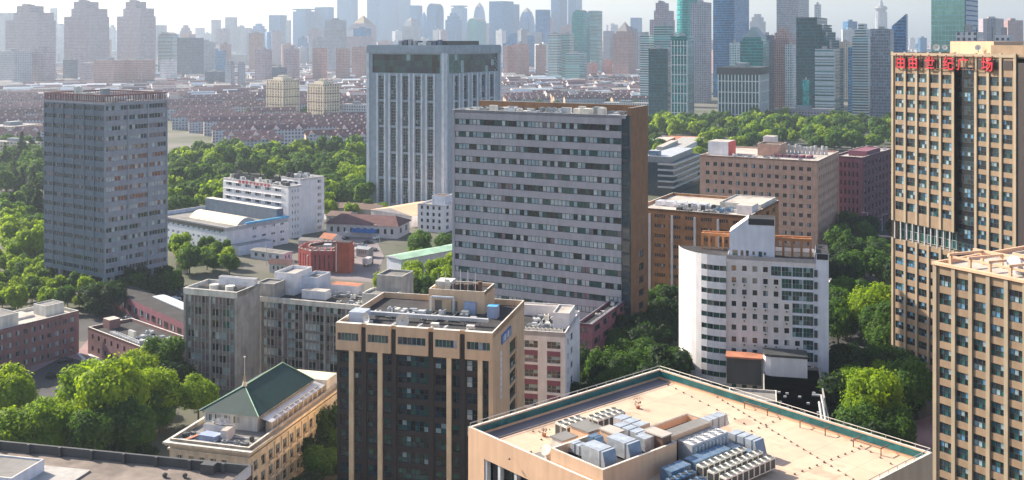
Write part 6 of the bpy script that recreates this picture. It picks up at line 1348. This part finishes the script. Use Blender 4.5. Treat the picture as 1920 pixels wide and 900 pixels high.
# ------------------------------------------------------------------ trees
leaf_mat('leaf_bright', (.12, .23, .012), (.27, .37, .02)); leaf_mat('leaf_mid', (.04, .10, .022), (.09, .18, .03)); leaf_mat('leaf_dark_or_shade', (.018, .045, .018), (.035, .075, .028))  # darkest leaves serve conifers and paint shade onto trees standing in shadow
def crown_mesh(name, r, h, n, leaf, m, seed, lobes=14, cone=False):
    q = random.Random(seed); g = MB(); L = []
    for i in range(lobes):
        if cone: z = q.uniform(.1, .95); rr = r * (1 - z) * .8; a = q.uniform(0, 6.3); L.append((math.cos(a) * rr * .7, math.sin(a) * rr * .7, z * h, max(.6, r * (1.05 - z) * .6)))
        else:
            a = q.uniform(0, 6.3); z = q.uniform(.2, .85); rr = r * .62 * math.sqrt(max(0, 1 - (2 * z - 1.05) ** 2)) * q.uniform(.55, 1.1); L.append((math.cos(a) * rr, math.sin(a) * rr, z * h, r * q.uniform(.30, .46)))
    tot = sum(l[3] ** 2 for l in L)
    for (cx, cy, cz, lr) in L:
        for _ in range(int(n * lr * lr / tot)):
            v = Vector((q.gauss(0, 1), q.gauss(0, 1), q.gauss(0, 1) * .8 + .25)).normalized(); rad = lr * (q.uniform(.72, 1.08) if q.random() < .85 else q.uniform(1.05, 1.32))
            c = Vector((cx, cy, cz)) + v * rad; nrm = (v + Vector((q.uniform(-.7, .7), q.uniform(-.7, .7), q.uniform(-.4, .9)))).normalized()
            t1 = nrm.cross(Vector((q.uniform(-1, 1), q.uniform(-1, 1), q.uniform(-1, 1)))).normalized(); t2 = nrm.cross(t1); s_ = leaf * q.uniform(.6, 1.25)
            g.face([c + t1 * s_, c + t2 * s_ * .8, c - t1 * s_ * .9, c - t2 * s_ * .75], m)
    for (cx, cy, cz, lr) in L:       # added solid filler in leaf colour, keeps light from leaking straight through
        K = 6
        for i in range(K):
            for j in range(3):
                t0, t1_ = math.pi * j / 3, math.pi * (j + 1) / 3; a0, a1 = 2 * math.pi * i / K, 2 * math.pi * (i + 1) / K; rr = lr * .66
                P = lambda t, a: (cx + rr * math.sin(t) * math.cos(a), cy + rr * math.sin(t) * math.sin(a), cz + rr * math.cos(t))
                f_ = [P(t0, a0), P(t1_, a0), P(t1_, a1), P(t0, a1)]; f_ = f_[1:] if j == 0 else (f_[:2] + f_[3:] if j == 2 else f_); g.face(f_, m)
    return g.mesh(name)
def trunk_mesh(h, r, q):
    g = MB(); g.tube((0, 0, 0), (0, 0, h), r, 'bark', r * .6, n=7)
    for i in range(5): a = i * 1.3; g.tube((0, 0, h * .8), (math.cos(a) * r * 6, math.sin(a) * r * 6, h * 1.5), r * .45, 'bark', r * .2, n=5)
    return g.mesh('trunk')
TP = {}
def proto(kind, i):
    k = (kind, i)
    if k in TP: return TP[k]
    q = random.Random(hash(kind) % 1 + i * 7 + len(kind)); sp = {'near': (6.0, 8.5, 9000, .34, 'leaf_bright', 3.2, 22), 'neard': (5.5, 8, 7000, .34, 'leaf_mid', 3, 20), 'mid': (5.5, 8, 3000, .55, 'leaf_bright', 3, 14), 'midd': (5.5, 8, 2600, .55, 'leaf_mid', 3, 14), 'shade': (5.5, 8, 2600, .55, 'leaf_dark_or_shade', 3, 14), 'far': (6, 8, 900, .95, 'leaf_mid', 3, 11), 'farb': (6, 8, 900, .95, 'leaf_bright', 3, 11), 'cone': (4.5, 15, 2200, .6, 'leaf_dark_or_shade', 2, 16), 'shrub': (1.7, 2.4, 900, .25, 'leaf_bright', .5, 8)}[kind]
    cm = crown_mesh('crown', sp[0], sp[1], sp[2], sp[3], sp[4], 100 + i * 13 + len(kind) * 5, sp[6], kind == 'cone'); TP[k] = (cm, trunk_mesh(sp[5] + 1, .32 if kind != 'shrub' else .1, q), sp[5]); return TP[k]
NT = 0
REQ = []
def tree(p, kind, s, lb, gr, cat='tree', name=None, many=False): REQ.append([p, kind, s, lb, gr, cat, rnd.randrange(4), rnd.uniform(0, 6.28), rnd.uniform(.9, 1.1), rnd.uniform(.85, 1.2), many])
def plant_all(most=285):
    import numpy as np
    groups = {}
    for q in REQ: groups.setdefault(q[4], []).append(q)
    def vis(q): x = CX + q[0].x / q[0].y * F; return -40 < x < 1960
    REQ[:] = [q for q in REQ if vis(q)]
    REQ.sort(key=lambda q: -(q[2] * (1.6 if q[1] in ('near', 'neard') else 1) / q[0].length))
    keep = [q for q in REQ if not q[10]] + [q for q in REQ if q[10]]; keep, rest = keep[:most], keep[most:]
    gk = {}
    for q in keep: gk.setdefault((q[4], q[3]), []).append(q)
    for (g_, lb), qs in gk.items():
        if 1 < len(qs) <= 34 and len(lb.split()) <= 11:
            qs.sort(key=lambda q: q[0].x / q[0].y)
            for i, q in enumerate(qs): q[3] = lb + ', ' + (ordn(i + 1) if i < len(qs) - 1 else 'last') + ' from the left'
    for p, kind, s, lb, gr, cat, v, rz, sy, sz, many in keep:
        cm, tm, th = proto(kind, v); t_ = thing('conifer' if kind == 'cone' else 'broadleaf_tree', lb, cat, (p.x, p.y, 0), rz, gr)
        link(tm, 'trunk', t_); link(cm, 'crown', t_, (0, 0, th - .5)); t_.scale = (s, s * sy, s * sz)
    V, Fc, Mi, base, mats = [], [], [], 0, []
    cache = {}
    for p, kind, s, lb, gr, cat, v, rz, sy, sz, many in rest:
        cm, tm, th = proto(kind, v)
        for me, dz in ((cm, th - .5), (tm, 0)):
            if me.name not in cache:
                n = len(me.vertices); co = np.empty(n * 3, 'f'); me.vertices.foreach_get('co', co); li = np.empty(len(me.loops), 'i'); me.loops.foreach_get('vertex_index', li); lt = np.empty(len(me.polygons), 'i'); me.polygons.foreach_get('loop_total', lt); cache[me.name] = (co.reshape(-1, 3), li, lt)
            co, li, lt = cache[me.name]; c, n_ = math.cos(rz), math.sin(rz); x, y, z = co[:, 0] * s, co[:, 1] * s * sy, (co[:, 2] + dz) * s * sz
            V.append(np.stack([c * x - n_ * y + p.x, n_ * x + c * y + p.y, z], 1)); Fc.append((li + base, lt)); base += len(co)
            m_ = me.materials[0]
            if m_ not in mats: mats.append(m_)
            Mi.append(np.full(len(lt), mats.index(m_), 'i'))
    if not V: return
    V = np.concatenate(V).astype('f'); li = np.concatenate([f[0] for f in Fc]).astype('i'); lt = np.concatenate([f[1] for f in Fc]).astype('i'); ls = (np.cumsum(lt) - lt).astype('i')
    me = bpy.data.meshes.new('distant_woodland'); me.vertices.add(len(V)); me.vertices.foreach_set('co', V.ravel()); me.loops.add(len(li)); me.loops.foreach_set('vertex_index', li); me.polygons.add(len(lt)); me.polygons.foreach_set('loop_start', ls)
    for m_ in mats: me.materials.append(m_)
    me.polygons.foreach_set('material_index', np.concatenate(Mi)); me.update(calc_edges=True)
    o = link(me, 'distant_woodland', kind='stuff'); o['label'] = 'far green woodland between the park edge and the glass towers'; o['category'] = 'woodland'
def in_poly(x, y, P):
    c = False; j = len(P) - 1
    for i in range(len(P)):
        if (P[i][1] > y) != (P[j][1] > y) and x < (P[j][0] - P[i][0]) * (y - P[i][1]) / (P[j][1] - P[i][1]) + P[i][0]: c = not c
        j = i
    return c
def wood(P, n, kinds, s, lb, gr, gap=5.5, cat='tree', pad=3):
    """scatter over a patch of ground given by its outline, keeping clear of buildings"""
    W_ = [G(*q) for q in P]; PP = [(v.x, v.y) for v in W_]; xs = [q[0] for q in PP]; ys = [q[1] for q in PP]; got = []
    for _ in range(n * 25):
        if len(got) >= n: break
        p = Vector((rnd.uniform(min(xs), max(xs)), rnd.uniform(min(ys), max(ys)), 0))
        if not in_poly(p.x, p.y, PP) or not ok(p, pad) or any((p - g_).length < gap for g_ in got): continue
        got.append(p); tree(p, rnd.choice(kinds), s * rnd.uniform(.75, 1.25), lb, gr, cat, many=True)
# individual big trees, lower left; ground point given by pixel, size by metres
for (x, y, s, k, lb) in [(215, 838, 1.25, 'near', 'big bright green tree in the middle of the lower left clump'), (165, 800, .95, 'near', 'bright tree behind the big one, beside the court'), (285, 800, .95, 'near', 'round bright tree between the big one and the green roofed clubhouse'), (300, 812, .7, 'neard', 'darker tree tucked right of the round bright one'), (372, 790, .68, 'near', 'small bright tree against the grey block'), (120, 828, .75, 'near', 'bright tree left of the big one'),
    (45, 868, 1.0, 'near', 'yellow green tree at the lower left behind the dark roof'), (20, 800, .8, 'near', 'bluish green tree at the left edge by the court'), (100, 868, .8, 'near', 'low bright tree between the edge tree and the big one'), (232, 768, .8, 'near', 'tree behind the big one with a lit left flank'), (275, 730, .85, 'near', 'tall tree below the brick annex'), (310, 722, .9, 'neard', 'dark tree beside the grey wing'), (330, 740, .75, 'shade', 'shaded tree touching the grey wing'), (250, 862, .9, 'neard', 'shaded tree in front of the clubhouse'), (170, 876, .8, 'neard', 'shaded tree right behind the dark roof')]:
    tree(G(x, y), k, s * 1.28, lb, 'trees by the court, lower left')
wood([(150, 870), (300, 880), (300, 840), (220, 835)], 5, ['shade', 'neard'], .6, 'dark low tree in the shade beside the clubhouse front', 'shaded trees before the clubhouse', 4)
wood([(560, 960), (640, 900), (640, 820), (600, 850)], 5, ['neard', 'shade'], .8, 'dark tree standing against the long side of the cream clubhouse', 'trees along the clubhouse', 5, pad=1)
# street trees on the right
for (x, y, s, k, lb) in [(1640, 640, 1.45, 'near', 'tall bright crowned street tree in the middle of the street'), (1600, 790, 1.1, 'near', 'bright yellow green tree by the annex'), (1640, 828, 1.25, 'near', 'round topped yellow green tree nearest the hall roof'), (1700, 790, 1.2, 'neard', 'wide dark green tree beside the amber block'), (1600, 600, 1.0, 'neard', 'dark tree at the corner of the white block'), (1665, 760, 1.0, 'near', 'bright tree between the two round ones')]:
    tree(G(x, y), k, s, lb, 'street trees on the right')
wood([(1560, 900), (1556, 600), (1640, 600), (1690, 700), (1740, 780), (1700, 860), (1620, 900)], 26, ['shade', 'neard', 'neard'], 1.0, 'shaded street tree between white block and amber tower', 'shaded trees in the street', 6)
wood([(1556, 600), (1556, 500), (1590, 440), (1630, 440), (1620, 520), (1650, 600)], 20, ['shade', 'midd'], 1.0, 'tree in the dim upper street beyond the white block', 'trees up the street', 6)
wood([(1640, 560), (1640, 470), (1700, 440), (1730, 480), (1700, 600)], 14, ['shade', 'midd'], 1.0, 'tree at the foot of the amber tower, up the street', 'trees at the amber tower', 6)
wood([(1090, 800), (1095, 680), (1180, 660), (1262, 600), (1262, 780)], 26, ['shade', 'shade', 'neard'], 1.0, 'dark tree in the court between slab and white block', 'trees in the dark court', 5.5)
wood([(740, 560), (770, 500), (850, 470), (860, 560), (820, 600)], 16, ['mid', 'midd', 'mid'], .85, 'bright tree beside the pale green shed, left of the slab', 'trees by the green shed', 5)
wood([(705, 545), (760, 560), (750, 590)], 3, ['mid'], .6, 'small bright tree below the pale green shed end', 'trees at the shed end', 4)
wood([(322, 420), (322, 306), (420, 303), (420, 400)], 60, ['far', 'farb', 'midd', 'midd'], 1.15, 'tree of the park left of the white hospital', 'park trees left of the hospital', 8)
wood([(420, 335), (400, 304), (700, 300), (690, 340), (610, 345)], 70, ['far', 'midd', 'far', 'farb'], 1.25, 'tree of the park behind the white hospital', 'park trees behind the hospital', 8.5)
wood([(608, 410), (608, 345), (690, 340), (700, 400)], 34, ['far', 'mid', 'midd'], 1.1, 'tree between the hospital tower and the striped tower', 'trees by the striped tower', 8)
for (x, y, s, k, lb) in [(660, 412, .9, 'mid', 'round bright tree right of the hospital tower'), (690, 404, .7, 'midd', 'small round tree at the foot of the striped tower, left'), (716, 404, .7, 'mid', 'small bright round tree at the foot of the striped tower, right'), (355, 512, 1.0, 'midd', 'round dark green tree at the corner of the slate tower'), (392, 498, .6, 'midd', 'small round tree below the factory'), (425, 504, .7, 'mid', 'light green feathery tree below the factory'), (400, 512, .55, 'midd', 'ball shaped tree beside the feathery one'), (395, 492, .8, 'mid', 'bushy tree against the factory wall'), (655, 308, 2.0, 'far', 'huge dark tree left of the striped tower'), (620, 310, 1.8, 'far', 'large dark tree beside the huge one')]:
    tree(G(x, y), k, s, lb, 'single trees in the middle distance')
wood([(318, 530), (318, 470), (380, 480), (460, 490), (440, 520), (360, 530)], 10, ['midd', 'mid', 'midd'], .75, 'garden tree in front of the factory hall', 'garden trees before the factory', 5)
wood([(0, 500), (0, 440), (82, 440), (84, 500)], 16, ['mid', 'midd', 'mid'], 1.15, 'bright tree at the left edge beside the slate tower', 'trees left of the slate tower', 7)
wood([(0, 440), (0, 330), (82, 330), (82, 440)], 26, ['cone', 'cone', 'midd', 'far'], 1.1, 'dark pointed conifer in the left park', 'conifers in the left park', 7)
wood([(0, 340), (0, 290), (88, 290), (88, 340)], 24, ['far', 'far', 'cone'], 1.2, 'hazy tree of the far left park edge', 'hazy trees at the left edge', 8)
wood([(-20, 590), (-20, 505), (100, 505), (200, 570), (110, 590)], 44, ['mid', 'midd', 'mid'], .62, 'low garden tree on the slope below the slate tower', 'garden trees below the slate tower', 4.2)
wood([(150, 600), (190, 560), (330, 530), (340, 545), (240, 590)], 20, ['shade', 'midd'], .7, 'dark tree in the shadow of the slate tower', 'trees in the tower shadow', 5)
wood([(1215, 298), (1215, 236), (1680, 236), (1680, 285)], 150, ['far', 'farb', 'far'], 1.35, 'tree of the green belt before the glass towers', 'green belt trees before the glass towers', 8)
wood([(1215, 330), (1215, 298), (1320, 298), (1320, 360)], 14, ['far', 'mid'], .9, 'tree around the dark glass pavilion', 'trees round the pavilion', 7)
wood([(1210, 600), (1215, 560), (1265, 560), (1265, 600)], 5, ['neard'], .7, 'small tree at the foot of the orange brown building', 'trees at the orange brown building', 4)
wood([(930, 215), (930, 190), (1215, 190), (1215, 225)], 30, ['far'], 1.1, 'small tree among the roofs behind the slab', 'trees among far roofs', 10)
wood([(320, 240), (320, 200), (690, 200), (690, 280)], 60, ['far'], 1.0, 'street tree between the red roofed rows', 'trees between the rows', 10, pad=1)

plant_all()

# ------------------------------------------------------------------ cars, lamps
def car_proto():
    root = bpy.data.objects.new('parked_car', None); COL.objects.link(root)
    prof = [(-2.2, .45), (-2.15, .85), (-1.55, .95), (-1.0, 1.42), (.55, 1.45), (1.15, .98), (2.05, .85), (2.2, .5), (2.1, .3), (-2.1, .3)]
    g = MB(); hw = .86
    def ring(y, sc_): return [(x, y * (sc_ if z > 1 else 1), z) for x, z in prof]
    A, Bq = ring(-hw, .82), ring(hw, .82); n = len(prof)
    for i in range(n): j = (i + 1) % n; g.face([A[i], A[j], Bq[j], Bq[i]][::-1], 'car_white')
    g.face(A, 'car_white'); g.face(Bq[::-1], 'car_white'); body = g.build('body', root)
    g = MB(); g.face([(1.12, -.66, 1.0), (1.12, .66, 1.0), (.6, .6, 1.42), (.6, -.6, 1.42)][::1], 'g_dark'); g.face([(-1.5, .66, .99), (-1.5, -.66, .99), (-1.04, -.6, 1.41), (-1.04, .6, 1.41)], 'g_dark')
    for v in g.v: pass
    g.v = [(x + (.03 if x > 0 else -.03), y, z + .02) for x, y, z in g.v]
    for s_ in (-1, 1): g.face([(-1.2, s_ * .80, 1.0), (.95, s_ * .80, 1.0), (.5, s_ * .735, 1.38), (-.95, s_ * .735, 1.38)][::-s_], 'g_dark')
    g.build('windows', root)
    for x in (-1.35, 1.35):
        for s_ in (-1, 1): g = MB(); g.tube((x, s_ * .88, .33), (x, s_ * .68, .33), .33, 'tyre', n=12); wh = g.build('wheel', root)
    return root
CARP = car_proto(); CARS = {'white': CARP}
def car(p, rz, col, lb, gr):
    global CARP
    r = CARS.get('first')
    if r is None: CARS['first'] = CARP; r = CARP; r.location = p; r.rotation_euler = (0, 0, rz); r['label'] = lb; r['group'] = gr
    else: r = dup(CARP, p, rz, lb, gr)
    r['category'] = 'car'
    if col != 'car_white':
        for c in r.children:
            if c.name.startswith('body'):
                k = 'mesh_' + col
                if k not in CARS: me = c.data.copy(); me.materials[0] = MATS[col]; CARS[k] = me
                c.data = CARS[k]
car(G(285, 578, .02), R(20), 'car_white', 'first white car from the left in the shaded lot behind the brick annex', 'cars in the shaded lot')
for i, (x, y, c_) in enumerate([(297, 574, 'car_white'), (307, 571, 'car_silver'), (318, 567, 'car_white'), (328, 563, 'car_white'), (336, 558, 'car_dark'), (300, 590, 'car_white'), (322, 584, 'car_silver')]):
    car(G(x, y, .02), R(20), c_, '%s car in the shaded lot behind the brick annex, %s' % (c_[4:], ['second from left', 'third from left', 'fourth from left', 'fifth from left', 'rightmost', 'lower row left', 'lower row right'][i]), 'cars in the shaded lot')
car(G(100, 708, .13), R(28), 'car_dark', 'dark blue car alone on the court', 'cars on the court'); car(G(60, 757, .13), R(-50), 'car_dark', 'dark car half hidden by trees at the edge of the court', 'cars on the court')
car(G(122, 680, .13), R(28), 'car_dark', 'black car in the shade of the brick school', 'cars on the court')
for i, (x, y, c_) in enumerate([(1562, 530, 'car_white'), (1568, 522, 'car_white'), (1576, 516, 'car_silver'), (1558, 538, 'car_white'), (1584, 528, 'car_silver')]):
    car(G(x, y, .02), R(15), c_, '%s car by the corner of the white block, %s' % (c_[4:], ['nearest the wall', 'second', 'third', 'foremost', 'outermost'][i]), 'cars by the white block')
for i, (x, y, c_) in enumerate([(668, 470, 'car_white'), (680, 462, 'car_silver'), (690, 456, 'car_dark'), (655, 482, 'car_dark')]):
    car(G(x, y, .02), R(-40 + i * 9), c_, '%s car in the yard between red octagon and green shed, %s' % (c_[4:], ['middle', 'upper', 'topmost', 'lowest'][i]), 'cars in the yard')
for i, (x, y, c_) in enumerate([(640, 455, 'car_white'), (648, 449, 'car_dark'), (700, 470, 'car_silver'), (675, 490, 'car_white'), (662, 497, 'car_dark'), (560, 518, 'car_silver'), (540, 512, 'car_white'), (520, 505, 'car_dark'), (640, 500, 'car_silver'), (706, 448, 'car_white')]):
    if ok(G(x, y), .5): car(G(x, y, .02), R(rnd.choice([-30, 60, 20])), c_, '%s car parked in the lanes around the red octagon, %s from the top' % (c_[4:], ordn(i + 1)), 'cars around the octagon')
for i in range(9):
    x = 1222 + i * 10.5; car(G(x, 296, .02), R(4), rnd.choice(['car_white', 'car_dark', 'car_silver', 'car_red']), 'car on the pale avenue behind the slab, %s from the left' % ordn(i + 1), 'cars on the far avenue')
for i in range(6):
    x = 205 + i * 7; car(G(x, 618 - i * 3.5, .02), R(40), ['car_white', 'car_dark', 'car_silver'][i % 3], 'car along the brick annex lane, %s from the left' % ordn(i + 1), 'cars by the brick annex') if ok(G(x, 618 - i * 3.5), .5) else None
# small lorry in the yard
p = G(690, 497); t_ = thing('lorry', 'small lorry with a pale box body parked by the green shed', 'lorry', p, R(75)); g = MB(); g.box(-3.2, 1.8, -1.15, 1.15, .9, 3.2, 'white_warm'); g.build('cargo_box', t_)
g = MB(); g.prism([(1.9, -1.05), (3.4, -1.05), (3.6, -.9), (3.6, .9), (3.4, 1.05), (1.9, 1.05)], .6, 2.3, 'car_dark'); g.build('cab', t_)
for x in (-2, 2.7):
    for s_ in (-1, 1): g = MB(); g.tube((x, s_ * 1.1, .48), (x, s_ * .75, .48), .48, 'tyre', n=12); g.build('wheel', t_)
# street lamps
def lamp(p, h, rz, lb, gr=None):
    t_ = thing('street_lamp', lb, 'street lamp', p, rz, gr); g = MB(); g.tube((0, 0, 0), (0, 0, h), .16, 'metal_light', .09, n=8); g.build('pole', t_)
    g = MB(); g.bar((-.1, 0, h), (2.2, 0, h + .35), .12, 'metal_light'); g.build('arm', t_); g = MB(); g.box(1.6, 2.7, -.2, .2, h + .25, h + .42, 'frame_white'); g.build('lamp_head', t_)
lamp(G(1627, 440), 10.5, R(180), 'tall pale lamp post at the far end of the street'); lamp(G(1643, 440), 7, 0, 'shorter lamp post right of the tall one in the street'); lamp(G(1654, 433), 8, 0, 'third lamp post, nearest the amber tower')
lamp(G(57, 445), 10, 0, 'pale lamp post at the left park edge'); lamp(G(646, 342), 16, 0, 'tall lamp mast by the park left of the striped tower')
for i, (x, y) in enumerate([(640, 470), (575, 520), (712, 455), (500, 498)]): lamp(G(x, y), 8, R(90 * i), 'thin lamp post in the lanes round the red octagon, ' + ['by the blue canopy', 'below the octagon', 'by the green shed', 'below the factory'][i])
# kiosk in the street
p = G(1632, 500); t_ = thing('pale_pavilion', 'small pale roofed pavilion between the trees up the street', 'pavilion', p, R(-20)); g = MB(); g.box(-5, 5, -4, 4, 0, 3, 'white_warm'); g.build('wall', t_); g = MB(); g.prism([(-5.6, -4.5), (5.6, -4.5), (6.2, 0), (5, 4.5), (-5.6, 4.5)], 3.002, 3.4, 'peach'); g.build('roof', t_)

# ------------------------------------------------------------------ haze
m = bpy.data.materials.new('haze'); m.use_nodes = True; nt = m.node_tree; nt.nodes.remove(nt.nodes['Principled BSDF'])
pv = nt.nodes.new('ShaderNodeVolumePrincipled'); pv.inputs['Color'].default_value = (*HAZE_COL, 1); pv.inputs['Density'].default_value = HAZE; pv.inputs['Anisotropy'].default_value = HAZE_ANI
nt.links.new(pv.outputs[0], nt.nodes['Material Output'].inputs['Volume'])
g = MB(); g.box(-14200, 14200, -120, 11700, -1, 430, m); g.build('haze', kind='stuff')
